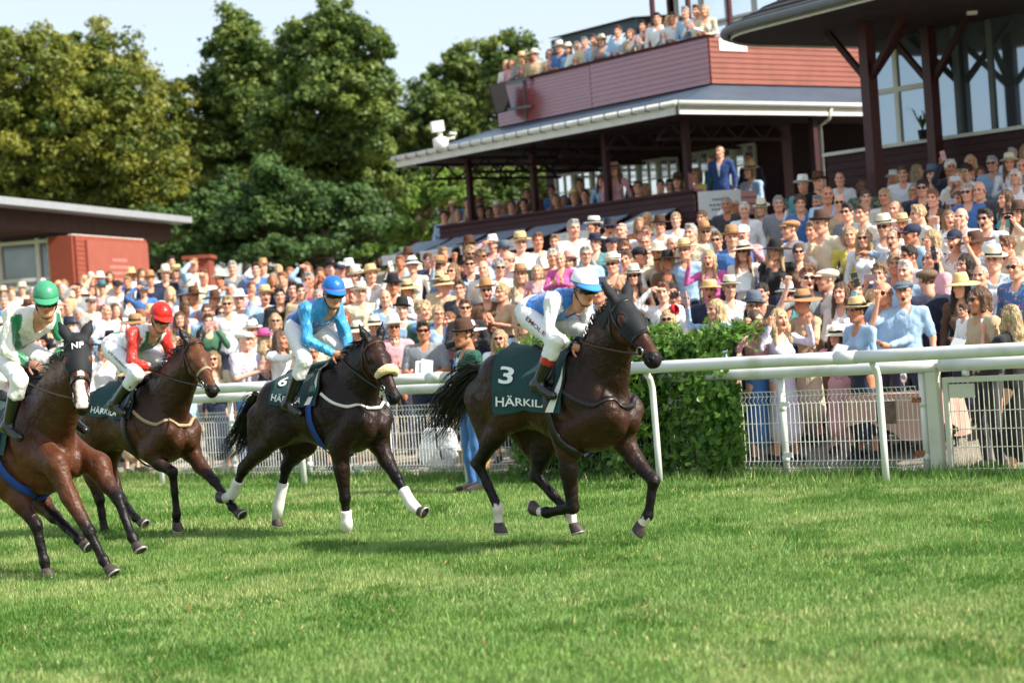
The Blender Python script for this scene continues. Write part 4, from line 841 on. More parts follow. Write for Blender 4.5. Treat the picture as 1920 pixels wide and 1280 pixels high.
def strap(K, pts, wid, m, name, off=.008, n=None, parent=None, rad=None):   # flat band laid on the horse through the given points
    pts = [np.asarray(p, float) for p in pts]; Q = []
    for a, b in zip(pts, pts[1:]): Q += [lerp(a, b, t) for t in np.linspace(0, 1, n or 7)[:-1]]
    Q = np.array(Q+[pts[-1]]); Q = K['S'].project(Q, off) if off is not None else Q
    if off is not None:
        for _ in range(5): Q[1:-1] = Q[1:-1]*.4+(Q[:-2]+Q[2:])*.3
        dd = K['S'].at(Q); Q = np.where((dd < off*.6)[:, None], K['S'].project(Q, off*.6, 3), Q)
    mb = MB(); P = []; e = .004; S_ = K['S']
    g = np.stack([S_.at(Q+np.eye(3)[i]*e)-S_.at(Q-np.eye(3)[i]*e) for i in range(3)], 1)
    for i in range(len(Q)):
        d = unit(Q[min(i+1, len(Q)-1)]-Q[max(i-1, 0)]); nr = unit(g[i]); s = unit(np.cross(d, nr)); th = .0032
        P.append([Q[i]-s*wid/2-nr*th, Q[i]-s*wid/2+nr*th, Q[i]+s*wid/2+nr*th, Q[i]+s*wid/2-nr*th])
    mb.grid(P, closed=True); return link(name, mb.mesh(name, m, True), parent or K['o'])
def ring(K, c, r, ax1, ax2, m='bright_steel', name='bit_ring', th=.0045):
    mb = MB(); mb.tube([np.asarray(c)+ax1*r*math.cos(t)+ax2*r*math.sin(t) for t in np.linspace(0, 2*math.pi, 17)], th, 6); return link(name, mb.mesh(name, m, True), K['o'])
def tack(K, sp):
    hd, h, dor, lat, W, o, S_ = K['hd'], K['h'], K['dor'], K['lat'], K['W'], K['o'], K['S']
    lm = sp.get('leather', 'black_leather')
    loop = lambda a, b0, b1, c: [hd(a, b0, 0), hd(a, b0*.5+b1*.5+.01, c), hd(a, b1, c*.7), hd(a, b1-.02, 0), hd(a, b1, -c*.7), hd(a, b0*.5+b1*.5+.01, -c), hd(a, b0, 0)]
    br = strap(K, loop(.60, .03, -.16, .09), .026, sp.get('noseband', lm), 'bridle', .008)
    strap(K, [hd(.12, -.05, -.1), hd(.10, .0, -.08), hd(.09, .03, 0), hd(.10, .0, .08), hd(.12, -.05, .1)], .022, lm, 'browband', .008, parent=br)
    for s in (-1, 1):
        strap(K, [hd(.0, -.02, s*.06), hd(.1, -.07, s*.1), hd(.3, -.10, s*.1), hd(.55, -.09, s*.08), hd(.74, -.085, s*.065)], .017, lm, 'cheekpiece', .008, parent=br)
        strap(K, [hd(.08, -.08, s*.1), hd(.22, -.2, s*.07), hd(.24, -.26, 0)], .014, lm, 'throat_lash', .008, parent=br)
        ring(K, S_.project([hd(.77, -.085, s*.075)], .012)[0], .034, h, dor)
    if sp.get('hands') is not None:
        for s, hn in zip((-1, 1), sp['hands']):
            p = S_.project([hd(.77, -.11, s*.075)], .015)[0]; hn = np.asarray(hn)
            mb = MB(); mid = lerp(p, hn, .5)+np.array([0, s*.05, -.02])
            pts = [(1-t)**2*p+2*t*(1-t)*mid+t*t*hn for t in np.linspace(0, 1, 10)]
            pp = S_.project(pts, .012, 3); d = S_.at(np.array(pts)); pts = [b if q < .012 else a for a, b, q in zip(pts, pp, d)]
            mb.tube(pts, .0085, 6); link('rein', mb.mesh('rein', sp.get('rein', lm), True), br)
    # saddle cloth, laid over the back
    x0, x1, drop = sp['cloth']; Pn = []
    C_ = []; us = np.linspace(0, 1, 22); vs = np.linspace(-1, 1, 41)
    for u in us:
        row = []
        for v in vs:
            a = v*1.0; x = x0+(x1-x0)*u
            ang = a*drop; cx = W(0, 0, -.34)
            row.append(np.array([cx[0]+x-.12*abs(v)**2*(1-u)*0, 0, cx[2]])+np.array([0, math.sin(ang)*.5, math.cos(ang)*.5]))
        C_.append(row)
    Ar = np.array(C_); sh = Ar.shape; Pp = S_.project(Ar.reshape(-1, 3), .022, 9).reshape(sh)
    Pp[..., 0] = Ar[..., 0]                              # drawn taut over the hollows
    for _ in range(4):
        for _ in range(8): Pp[1:-1, 1:-1] = Pp[1:-1, 1:-1]*.4+.15*(Pp[:-2, 1:-1]+Pp[2:, 1:-1]+Pp[1:-1, :-2]+Pp[1:-1, 2:])
        Pp[..., 0] = Ar[..., 0]; fl_ = Pp.reshape(-1, 3); bad = S_.at(fl_) < .014; fl_[bad] = S_.project(fl_[bad], .016, 3) if bad.any() else fl_[bad]; Pp = fl_.reshape(sh)
    wav = .006*np.sin(np.linspace(0, 9, sh[1]))[None, :, None]*np.sin(np.linspace(0, 5, sh[0]))[:, None, None]
    nr = np.zeros_like(Pp); nr[..., 1] = np.sign(Pp[..., 1]); Pp = Pp+nr*wav
    mb = MB(); mb.grid(Pp.tolist()); mb.grid((Pp-nr*.004-np.array([0, 0, .003])).tolist()); cl = link('saddle_cloth', mb.mesh('saddle_cloth', 'green_cloth', True), o)
    gu = np.gradient(Pp, axis=0); gv = np.gradient(Pp, axis=1); nrm_ = np.cross(gu, gv); nrm_ /= np.linalg.norm(nrm_, axis=2, keepdims=True)+1e-9; nrm_ *= np.where((nrm_[..., 1:2]*np.sign(Pp[..., 1:2]) < 0), -1, 1)
    def oncloth(fu, fv, off=.009):                       # fu 0..1 rear to front, fv 0 (spine) .. 1 (hem), near side
        a = fu*(sh[0]-1); b = 20-fv*20
        i, j = int(min(max(a, 0), sh[0]-2)), int(min(max(b, 0), 19)); p = a-i, b-j
        q = (Pp[i, j]*(1-p[0])*(1-p[1])+Pp[i+1, j]*p[0]*(1-p[1])+Pp[i, j+1]*(1-p[0])*p[1]+Pp[i+1, j+1]*p[0]*p[1]); return q+nrm_[i, j]*off+np.array([0, -.003, 0])
    for s, u0, v0, hu, wu, bold in sp.get('print', []):  # text, start u, base v, height in v, width in u
        tv, tf = text_mesh(s, 1, bold); mn, mx = tv.min(0), tv.max(0)
        vv = [oncloth(u0+(p[0]-mn[0])/(mx[0]-mn[0])*wu, v0-(p[1]-mn[1])/(mx[1]-mn[1])*hu) for p in tv]
        m2 = MB(); m2.add(vv, tf); link('cloth_lettering', m2.mesh('cloth_lettering', 'white_print'), cl)
    if sp.get('pad'):                                    # pale corner of the weight cloth showing in front
        m2 = MB(); m2.grid([[oncloth(lerp(a, b, t), lerp(c, d, t), .012) for t in np.linspace(0, 1, 9)] for (a, c), (b, d) in zip(((.80, .99), (.86, .99), (.92, .99)), ((.985, .50), (.99, .58), (.995, .66)))]); link('weight_pad', m2.mesh('weight_pad', 'white_web', True), cl)
    # saddle: small racing tree on top
    sd = Solid(); sd.cap(W(-.34, 0, .0), W(-.05, 0, .03), .05, .045, k=.03, ax=(0, 0, 1), fl=1.2); sd.cap(W(-.36, 0, .01), W(-.40, 0, .035), .05, .045, k=.03)
    sd.cap(W(-.05, 0, .03), W(-.02, 0, .06), .04, .03, k=.03)
    for s in (-1, 1): sd.cap(W(-.14, s*.10, -.06), W(-.10, s*.24, -.22), .055, .05, k=.04, ax=(0, 1, .3), fl=3.)
    p_, q_ = sd.mesh(.012); link('saddle', npmesh('saddle', p_, q_, sp.get('saddle', 'black_leather')), o)
    gm = sp.get('girth', 'black_leather'); gx = sp.get('girthx', -.10)
    for s in (-1, 1): strap(K, [W(gx-.02, s*.2, -.2), W(gx, s*.28, -.35), W(gx+.04, s*.27, -.55), W(gx+.09, s*.15, -.72), W(gx+.10, 0, -.8)], .062, gm, 'girth', .03)
    bm = sp.get('breast', ('black_leather', .045))
    if bm:
        hgt = sp.get('bz', -.36)
        strap(K, [W(-.02, -.28, hgt+.1), W(.16, -.26, hgt-.02), W(.30, -.2, hgt-.07), W(.38, -.13, hgt-.09), W(.43, -.06, hgt-.09), W(.45, 0, hgt-.09), W(.43, .06, hgt-.09), W(.38, .13, hgt-.09), W(.30, .2, hgt-.07), W(.16, .26, hgt-.02), W(-.02, .28, hgt+.1)], bm[1], bm[0], 'breast_girth', .012)
    if sp.get('hood'):
        P, Q = K['P'], K['Q']; ac = (P-K['poll'])@h/K['L']; lc = (P-K['poll'])@lat; dc = (P-K['poll'])@dor
        keep = np.isin(K['tg'], (2, 4, 1)) & (ac < sp['hood']) & (ac > -.36) & (np.abs(lc) < .16) & (dc > -.26) & (P[:, 2] > K['poll'][2]-.42)
        keep |= (K['tg'] == 4)
        for s in (-1, 1): keep &= np.linalg.norm(P-hd(.30, -.034, s*.087), axis=1) > .042
        keep &= ~((dc < -.13) & (ac > .1))
        p_, q_ = submesh(P, Q, keep, .006); link('hood', npmesh('hood', p_, q_, 'black_mesh_cloth'), o)
    if sp.get('hoodtext'):
        tv, tf = text_mesh(sp['hoodtext'], 1, .02); mn, mx = tv.min(0), tv.max(0); ls = lat if (lat@np.array([0, 1, 0])) > 0 else -lat
        c0 = [hd(.20-(p[1]-mn[1])/(mx[1]-mn[1])*.085, .06, 0)+ls*((p[0]-mn[0])/(mx[0]-mn[0])-.5)*.105 for p in tv]
        vv = S_.project(np.array(c0), .012, 5); m2 = MB(); m2.add(vv, tf); link('hood_lettering', m2.mesh('hood_lettering', 'white_print'), o)
    if sp.get('shadowroll'):
        mb = MB(); c0 = S_.project([hd(.6, .08, 0), hd(.6, .03, -.09), hd(.6, -.04, -.12), hd(.6, .03, .09), hd(.6, -.04, .12)], .03)
        pts = [c0[2], c0[1], lerp(c0[1], c0[0], .6)+dor*.012, c0[0], lerp(c0[3], c0[0], .6)+dor*.012, c0[3], c0[4]]
        Q = []
        for a, b in zip(pts, pts[1:]): Q += [lerp(a, b, t) for t in np.linspace(0, 1, 6)[:-1]]
        Q.append(pts[-1]); mb.tube(Q, [.02+.022*math.sin(math.pi*min(1, max(0, i/(len(Q)-1))))**.5 for i in range(len(Q))], 14); link('sheepskin_noseband', mb.mesh('sheepskin_noseband', 'sheepskin', True), br)
# ------------------------------------------------------------------ human figures
mat('skin', attr='Col', objcol=True, rough=.5, spec=.35, noise=(14, .06))
mat('cloth', objcol=True, rough=.85, sheen=.2, noise=(7, .05), bump=(11, .03, (1, 1, .45)))
def _spots(t, src, tc):
    v = t.nodes.new('ShaderNodeTexVoronoi'); v.inputs['Scale'].default_value = 24; t.links.new(tc.outputs['Object'], v.inputs['Vector'])
    r = t.nodes.new('ShaderNodeValToRGB'); r.color_ramp.interpolation = 'CONSTANT'; r.color_ramp.elements[0].position = 0; r.color_ramp.elements[0].color = (1, 1, 1, 1); r.color_ramp.elements[1].position = .36; r.color_ramp.elements[1].color = (0, 0, 0, 1)
    t.links.new(v.outputs['Distance'], r.inputs[0])
    h = t.nodes.new('ShaderNodeMix'); h.data_type = 'RGBA'; h.inputs[0].default_value = .55; t.links.new(v.outputs['Color'], h.inputs[6]); h.inputs[7].default_value = S(170, 70, 80)
    m = t.nodes.new('ShaderNodeMix'); m.data_type = 'RGBA'; t.links.new(r.outputs[0], m.inputs[0]); t.links.new(src, m.inputs[6]); t.links.new(h.outputs[2], m.inputs[7]); return m.outputs[2]
mat('cloth_print', objcol=True, rough=.85, sheen=.2, bump=(11, .03, (1, 1, .45)), extra=_spots)
def _check(t, src, tc):
    w = t.nodes.new('ShaderNodeTexChecker'); w.inputs['Scale'].default_value = 42; t.links.new(tc.outputs['Object'], w.inputs['Vector']); w.inputs[1].default_value = (1, 1, 1, 1); w.inputs[2].default_value = (.55, .55, .55, 1)
    m = t.nodes.new('ShaderNodeMix'); m.data_type = 'RGBA'; m.blend_type = 'MULTIPLY'; m.inputs[0].default_value = 1; t.links.new(src, m.inputs[6]); t.links.new(w.outputs[0], m.inputs[7]); return m.outputs[2]
mat('cloth_check', objcol=True, rough=.85, sheen=.2, bump=(11, .03, (1, 1, .45)), extra=_check)
def _strands(t, src, tc):
    n = t.nodes.new('ShaderNodeTexNoise'); n.inputs['Scale'].default_value = 90; n.inputs['Detail'].default_value = 4; mp = t.nodes.new('ShaderNodeMapping'); mp.inputs['Scale'].default_value = (1, 1, .1); t.links.new(tc.outputs['Object'], mp.inputs[0]); t.links.new(mp.outputs[0], n.inputs['Vector'])
    r = t.nodes.new('ShaderNodeMapRange'); r.inputs[1].default_value = .35; r.inputs[2].default_value = .65; r.inputs[3].default_value = .45; r.inputs[4].default_value = 1.25; t.links.new(n.outputs[0], r.inputs[0])
    m = t.nodes.new('ShaderNodeMix'); m.data_type = 'RGBA'; m.blend_type = 'MULTIPLY'; m.inputs[0].default_value = 1; t.links.new(src, m.inputs[6]); t.links.new(r.outputs[0], m.inputs[7]); return m.outputs[2]
mat('hair', objcol=True, rough=.5, spec=.4, noise=(12, .25), bump=(80, .02, (1, 1, .1)), extra=_strands)
mat('straw', objcol=True, rough=.8, noise=(60, .16), bump=(160, .004))
mat('dark_lens', S(14, 13, 14), rough=.08, spec=.6)
mat('satin', attr='Col', rough=.32, spec=.5, sheen=.3, bump=(13, .05, (1, 1, .4)))
mat('white_breeches', attr='Col', rough=.6, spec=.3, bump=(10, .03, (1, 1, .4)))
mat('boot_black', attr='Col', rough=.2, spec=.6, coat=.3)
mat('helmet_shell', attr='Col', rough=.3, spec=.5, bump=(14, .012), noise=(10, .05))
mat('phone_case', objcol=True, rough=.3)
def head_solid(B, c, f, u, r, sex='m', mouth='smile', k=1.):
    q = lambda a, b, d: c+(f*a+u*b+r*d)*k
    ax = (r, f, u); sc3 = lambda *v: tuple(x*k for x in v)
    B.ell(q(-.012, .032, 0), sc3(.076, .096, .090), ax, k=.02, tg=1)
    B.ell(q(.024, -.042, 0), sc3(.060, .068, .078), ax, k=.03, tg=1)
    B.cap(q(.07, -.098, -.012), q(.07, -.098, .012), .021*k, .021*k, k=.025, tg=1)
    for s in (-1, 1):
        B.cap(q(-.02, -.06, s*.055), q(.055, -.092, s*.024), .020*k, .02*k, k=.02, tg=1)
        B.ell(q(.062, -.025, s*.038), sc3(.024, .024, .022), ax, k=.02, tg=1)
        B.ell(q(-.012, -.005, s*.079), sc3(.009, .018, .030), ax, k=.008, tg=2)
        B.ell(q(.098, .010, s*.031), sc3(.018, .013, .010), ax, k=.012, sign=-1)
    B.cap(q(.080, .030, -.036), q(.080, .030, .036), .011*k, k=.012, tg=1)
    B.cap(q(.088, .012, 0), q(.112, -.026, 0), .009*k, .014*k, k=.012, tg=1); B.cap(q(.098, -.03, -.012), q(.098, -.03, .012), .010*k, k=.008, tg=1)
    B.ell(q(.088, -.056, 0), sc3(.024, .010, .007), ax, k=.008, tg=3); B.ell(q(.085, -.070, 0), sc3(.020, .011, .008), ax, k=.008, tg=3)
    if mouth == 'open': B.ell(q(.094, -.070, 0), sc3(.019, .02, .017), ax, k=.006, sign=-1)
    B.cap(q(-.03, -.08, 0), q(-.045, -.15, 0), .053*k, .056*k, k=.03, tg=1)
def head_paint(P, c, f, u, r, mouth='smile', k=1., beard=None):
    d = (P-c)/k; a, b, e = d@f, d@u, np.abs(d@r); col = np.ones((len(P), 3))
    m = (a > .02) & (np.hypot((b+.03)/.04, (e-.04)/.03) < 1); col[m] *= (1, .90, .88)
    if beard: m = (a > 0) & (b < -.035) & (b > -.13) & ~((np.abs(b+.06) < .008) & (e < .02)); col[m] *= beard
    m = (a > .06) & (np.abs(b-.031) < .006) & (e > .012) & (e < .046); col[m] = (.33, .26, .22)
    m = (a > .05) & (np.hypot((b-.010)/.0085, (e-.031)/.0165) < 1); col[m] = (1.1, 1.15, 1.2)
    m = (a > .05) & (np.hypot((b-.010)/.0085, (e-.031)/.0085) < 1); col[m] = (.10, .08, .07)
    m = (a > .05) & (np.hypot((b-.0205)/.004, (e-.031)/.018) < 1); col[m] = (.25, .2, .18)
    m = (a > .06) & (np.hypot((b+.063)/.016, e/.026) < 1); col[m] *= (.88, .55, .52)
    if mouth == 'smile': m = (a > .06) & (np.hypot((b+.0625)/.006, e/.019) < 1); col[m] = (1.25, 1.3, 1.3)
    if mouth == 'open': m = (a > .03) & (np.hypot((b+.071)/.017, e/.018) < 1); col[m] = (.20, .05, .05)
    return col
def hand_mesh(mb, wr, d, pn, s, curl=.35, k=1., col=(1, 1, 1), r=.0088):
    # wrist point, finger direction, palm normal, side (+1 thumb towards cross(d, pn))
    d = unit(d); pn = unit(pn-d*(pn@d)); x = np.cross(d, pn)*s
    mb.tube([wr-d*.01*k, wr+d*.03*k, wr+d*.065*k, wr+d*.09*k], [.024*k, .031*k, .036*k, .024*k], 8, col=col)
    for i, ln in enumerate((.068, .077, .072, .056)):
        p = wr+d*.082*k+x*(.026-.0175*i)*k; dd = d; pts = [p]
        for j in range(3):
            a = curl*(j+.6); dd = d*math.cos(a)+pn*math.sin(a); pts.append(pts[-1]+dd*ln*k*(.45, .32, .23)[j])
        mb.tube(pts, [r*k, r*k, r*.9*k, r*.7*k], 6, col=col)
    p = wr+d*.028*k+x*.028*k; pts = [p, p+(d*.5+x*.75+pn*.25)*.038*k, p+(d*.95+x*.85+pn*.5)*.055*k]; mb.tube(pts, [.0115*k, .0105*k, .008*k], 6, col=col)
def human(J, sex='m', bulk=1., sleeve=1., infl=.014, mouth='smile', hk=1., legs=True, skirt=0., beard=None, vox=.013, hvox=.0065, leglen=1., curl=.35, bootlen=0.):
    """returns meshes data: body (P,Q,col), top, bottom, shoes as (P,Q)"""
    sh, el, wr, hip, kn, an, toe = [J[k] for k in ('sh', 'el', 'wr', 'hip', 'kn', 'an', 'toe')]
    pel, che, nk = J['pel'], J['che'], J['neck']
    lat = unit(sh[0]-sh[1]); upv = unit(nk-pel); fw = unit(np.cross(lat, upv)); fw = fw if fw@J['hf'] > -.2 else -fw
    plat = unit(hip[0]-hip[1]); b = bulk; fem = sex == 'f'
    cw, ww, pw = (.155, .118, .162) if fem else (.178, .148, .158)
    def torso(B, i, kk=.05):
        wai = lerp(pel, che, .42)+fw*J.get('arch', 0)
        B.ell(che+upv*.03, (cw*b+i, .108*b+i, .17+i), (lat, fw, upv), k=kk); B.ell(wai, (ww*b+i, .100*b+i, .17+i), (lat, fw, upv), k=kk+.03)
        B.ell(pel, (pw*b+i, .115*b+i, .125+i), (plat, unit(np.cross(plat, upv)), upv), k=kk+.02)
        if fem:
            for s in (-1, 1): B.ell(che+fw*(.085*b+i*.6)+lat*s*.068-upv*.01, (.058+i*.5,)*3, k=.04)
        for s in (0, 1): B.cap(lerp(nk, sh[s], .35)-upv*.02, sh[s]-upv*.01, .05*b+i, .052*b+i, k=.05)
    def arm(B, s, i, frac, kk=.02, r=1.):
        B.cap(sh[s], lerp(sh[s], el[s], min(1, frac*2)), (.050 if not fem else .043)*b*r+i, (.041 if not fem else .035)*b*r+i, k=kk+.02)
        if frac > .5:
            f2 = (frac-.5)*2; e = lerp(el[s], wr[s], f2); B.cap(el[s], e, (.040 if not fem else .034)*b*r+i, lerp([(.040 if not fem else .034)], [.026], f2)[0]*b*r+i, k=kk)
    def leg(B, s, i, frac=1., kk=.03):
        B.cap(hip[s]-upv*.02, kn[s], .088*b+i, .056*b+i, k=kk+.02)
        if frac > .5:
            f2 = (frac-.5)*2; m = lerp(kn[s], an[s], .35*min(1, f2/.35)); B.cap(kn[s], m, .054*b+i, .056*b+i, k=kk)
            if f2 > .35: B.cap(m, lerp(kn[s], an[s], f2), .056*b+i, lerp([.056], [.038], f2)[0]*b+i, k=kk)
    # body: one continuous surface; the head is meshed finer
    B = Solid(); torso(B, -.004)
    B.cap(lerp(nk, che, .2), J['head']-J['hu']*.1*hk-J['hf']*.03*hk, .056*b, .052*b, k=.04)
    for s in (0, 1):
        arm(B, s, 0, 1.)
        if legs: leg(B, s, -.004); B.cap(an[s]+np.array([0, 0, -.02]), toe[s], .035, .03, k=.03)
    P, Q = B.mesh(vox); col = np.ones((len(P), 3))
    Hd = Solid(); hf, hu = unit(J['hf']), unit(J['hu']); hu = unit(hu-hf*(hu@hf)); hr = np.cross(hf, hu)
    head_solid(Hd, J['head'], hf, hu, hr, sex, mouth, hk); p2, q2 = Hd.mesh(hvox); c2 = head_paint(p2, J['head'], hf, hu, hr, mouth, hk, beard)
    mb = MB()
    for s in (0, 1): hand_mesh(mb, wr[s], J['hd'][s], J['pn'][s], (1, -1)[s], J.get('curl', (curl, curl))[s], hk)
    hv = np.array(mb.v); o1, o2 = len(P), len(P)+len(p2)
    hq = np.array([list(f)[:4] if len(f) == 4 else list(f)[:3]+[list(f)[2]] for f in mb.f if len(f) <= 4] or np.zeros((0, 4), int))
    body = (np.concatenate([P, p2, hv]), np.concatenate([Q, q2+o1, hq+o2]), np.concatenate([col, c2, np.ones((len(hv), 3))*(J.get('handcol') or (1, .93, .9))]))
    out = dict(body=body)
    Tp = Solid(); torso(Tp, infl)
    for s in (0, 1): arm(Tp, s, infl*.9, sleeve)
    Tp.ell(nk+fw*.075+upv*.03, (.062, .075, .125 if not fem else .15), (lat, fw, upv), k=.012, sign=-1)        # open neckline
    out['topS'] = Tp; out['top'] = Tp.mesh(vox)
    if legs:
        Bt = Solid(); i = infl*.8
        if skirt:
            Bt.ell(pel+upv*.04, (pw*b+.012, .118*b+.012, .12), (plat, fw, upv), k=.03); e = lerp((kn[0]+kn[1])/2, (an[0]+an[1])/2, skirt-1) if skirt > 1 else lerp(pel, (kn[0]+kn[1])/2, skirt)
            Bt.cap(pel-upv*.02, e, .165*b, .23*b, k=.05, ax=fw, fl=1.25)
        else:
            Bt.ell(pel, (pw*b+i, .117*b+i, .12), (plat, fw, upv), k=.03)
            for s in (0, 1): leg(Bt, s, i, leglen)
        out['bottomS'] = Bt; out['bottom'] = Bt.mesh(vox)
        Sh = Solid()
        for s in (0, 1):
            fd = unit(toe[s]-an[s]); Sh.cap(an[s]+np.array([0, 0, -.015])-fd*.02, toe[s], .044, .036, k=.03)
            Sh.cap(an[s]-fd*.03+np.array([0, 0, -.035]), an[s]-fd*.02, .038, k=.03)
            if bootlen: Sh.cap(an[s], lerp(an[s], kn[s], bootlen), .046*b, .066*b, k=.03)
        out['shoesS'] = Sh; out['shoes'] = Sh.mesh(vox)
    out['hfr'] = (J['head'], hf, hu, hr)
    return out
# ------------------------------------------------------------------ runners
def legs4(f, d, ys):
    return {k: [f(p, y) for p, y in zip(d[k], ys[k])] for k in ('nf', 'ff', 'nh', 'fh')}
YS = dict(nf=(-.17, -.13, -.11, -.10), ff=(.17, .13, .11, .10), nh=(-.19, -.14, -.12, -.12), fh=(.19, .14, .12, .12))
def joints(f, d):
    J = legs4(f, d, YS)
    for k in ('poll', 'muz', 'withers', 'croup'): J[k] = f(*d[k])
    J['tail'] = [f(p, y) for p, y in d['tail']]; return J
BAY = ((.090, .034, .017), (.024, .012, .009), (.010, .008, .008))
RUN = []
def jockey(f, jp, st):
    g = lambda k: f(*jp[k]); mir = lambda p: p*np.array([1, -1, 1])
    J = dict(pel=g('pel'), che=g('che'), neck=g('neck'), head=g('head'), hf=unit(jp['hf']), hu=unit(jp['hu']), arch=0)
    def two(k):
        n = g(k); fr = f(*jp[k+'_far']) if k+'_far' in jp else mir(n); return [fr, n]
    for k in ('sh', 'el', 'wr', 'hip', 'kn', 'an'): J[k] = two(k)
    J['toe'] = [p+np.array([.14, 0.0, -.085]) for p in J['an']]
    tgt = jp.get('hand', (.10, 0, -.03))
    J['hd'] = [unit(np.array([tgt[0], -s*.03, tgt[2]])) for s in (1, -1)]; J['pn'] = [np.array([0.2, -s*.6, -.7]) for s in (1, -1)]; J['curl'] = (.95, .95)
    if st.get('glove'): J['handcol'] = st['glove']
    H = human(J, 'm', .93, 1., .016, 'closed', 1., True, vox=.0125, hvox=.0055, leglen=.66, curl=.9, bootlen=.72)
    P, Q, c = H['body']; c = c*np.array(st.get('skin', S(205, 150, 120)[:3]))
    nb = len(P)
    o = link('person', npmesh('person', P, Q, 'skin', c)); f.place(o); tag(o, st['label'], 'jockey', 'jockeys')
    lat = unit(J['sh'][0]-J['sh'][1]); upv = unit(J['neck']-J['pel']); fw = np.cross(lat, upv)
    P, Q = H['top']; a = dict(P=P, tor=(P-J['pel'])@upv/np.linalg.norm(J['neck']-J['pel']), l=(P-J['che'])@lat, fw=(P-J['che'])@fw)
    darm = np.minimum.reduce([np.linalg.norm(P-lerp(J[x][s], J[y][s], t), axis=1)-(.02 if t > .2 else .0) for s in (0, 1) for x, y in (('sh', 'el'), ('el', 'wr')) for t in np.linspace(0, 1, 7)])
    a['arm'] = (darm < .075) & (np.abs(a['l']) > .12); a['fore'] = np.minimum(*[np.linalg.norm(P-J['wr'][s], axis=1) for s in (0, 1)])
    Pw = wrinkle(P, Q, .010, 34, 3); link('silks', npmesh('silks', Pw, Q, 'satin', st['paint'](a)), o)
    P, Q = H['bottom']; P = wrinkle(P, Q, .005, 38, 4); br = link('breeches', npmesh('breeches', P, Q, 'white_breeches', np.tile(S(238, 236, 236)[:3], (len(P), 1))), o)
    P, Q = H['shoes']; c = np.tile(S(20, 20, 22)[:3], (len(P), 1))
    for s in (0, 1):
        t = (P-J['an'][s])@unit(J['kn'][s]-J['an'][s])/np.linalg.norm(J['kn'][s]-J['an'][s]); m = (t > st.get('cuff_t', 9)) & (P[:, 1]*(1, -1)[s] > 0); c[m] = st.get('cuff', (0, 0, 0))[:3]
    sd_ = P[:, 1] > J['pel'][1]
    for m in (sd_, ~sd_):
        q = Q[m[Q].all(1)]; u_, inv = np.unique(q, return_inverse=True); link('boot', npmesh('boot', P[u_], inv.reshape(q.shape), 'boot_black', c[u_]), o)
    if st.get('thightext'):                              # rider's name printed down the thigh
        tv, tf = text_mesh(st['thightext'], 1, .015); mn, mx = tv.min(0), tv.max(0)
        A_, B_ = lerp(J['hip'][1], J['kn'][1], .1), lerp(J['hip'][1], J['kn'][1], .8); ax = unit(B_-A_); sd = unit(np.cross(ax, [0, -1, .25]))
        vv = [lerp(A_, B_, (p[0]-mn[0])/(mx[0]-mn[0]))+sd*((p[1]-mn[1])/(mx[1]-mn[1])-.5)*.045+np.array([0, -.12, .03]) for p in tv]
        m2 = MB(); m2.add(H['bottomS'].project(np.array(vv), .004, 7), tf); link('name_print', m2.mesh('name_print', mat('print_'+st['tc'][0], st['tc'][1], .7)), br)
    # helmet: silk-covered skull cap with peak
    c0, hf, hu, hr = H['hfr']; ctr = c0+hu*.042-hf*.010; mb = MB(); R = []
    for i in range(11):
        v = math.pi/2*(1-i/10*1.04); R.append([ctr+hu*(.112*math.sin(v))+hf*(.122*math.cos(v)*math.cos(t))+hr*(.102*math.cos(v)*math.sin(t))*1.0 for t in np.linspace(0, 2*math.pi, 28, endpoint=False)])
    for i, rg in enumerate(R): mb.grid([rg, R[min(i+1, 10)]], col=st['cap'] if i < 9 else st['band'], closed=True)
    inn = [lerp(p, ctr, .12) for p in R[10]]; mb.grid([R[10], inn], col=(.02, .02, .02), closed=True)
    hm = link('helmet', mb.mesh('helmet', 'helmet_shell', True, True), o)
    pk = MB(); up_, lo_ = [], []
    for t in np.linspace(-1.25, 1.25, 15):
        e = ctr+hu*.000+hf*(.121*math.cos(t))+hr*(.101*math.sin(t)); x = .062*math.cos(t*.85)**.8; q = e+hf*x*.95+hr*.0-hu*(.024*x/.06+.0)
        up_.append([e+hu*.004, lerp(e, q, .5)+hu*.008, q+hu*.002]); lo_.append([e-hu*.003, lerp(e, q, .5)+hu*.002, q-hu*.003])
    pk.grid(up_); pk.grid([r[::-1] for r in lo_]); link('peak', pk.mesh('peak', mat('peak_'+st['capname'], st['peak']+(1,), .35), True), hm)
    gg = MB(); og, ig = [], []
    for t in np.linspace(-1.5, 1.5, 23):
        e = c0+hf*(.095*math.cos(t)-.004)+hr*(.083*math.sin(t)); hh = .036 if abs(t) < 1.0 else .013; ou = .026*max(0, math.cos(t*1.1))+.006
        og.append([e+hu*(.004+hh)+(hf*math.cos(t)+hr*math.sin(t))*.004, e+hu*(.004+hh*.6)+(hf*math.cos(t)+hr*math.sin(t))*ou, e+hu*(.004-hh*.6)+(hf*math.cos(t)+hr*math.sin(t))*ou, e+hu*(.004-hh)+(hf*math.cos(t)+hr*math.sin(t))*.004])
    gg.grid(og); link('goggles', gg.mesh('goggles', 'dark_lens', True), o)
    cs = MB()
    for s in (-1, 1): cs.tube([c0+hr*s*.088+hu*.0-hf*.01, c0+hr*s*.075-hu*.06+hf*.01, c0+hr*s*.03-hu*.122+hf*.055, c0-hu*.126+hf*.065], .006, 5)
    link('chin_strap', cs.mesh('chin_strap', 'black_leather', True), o)
    return J, H, o
def mk(cols, f): return f
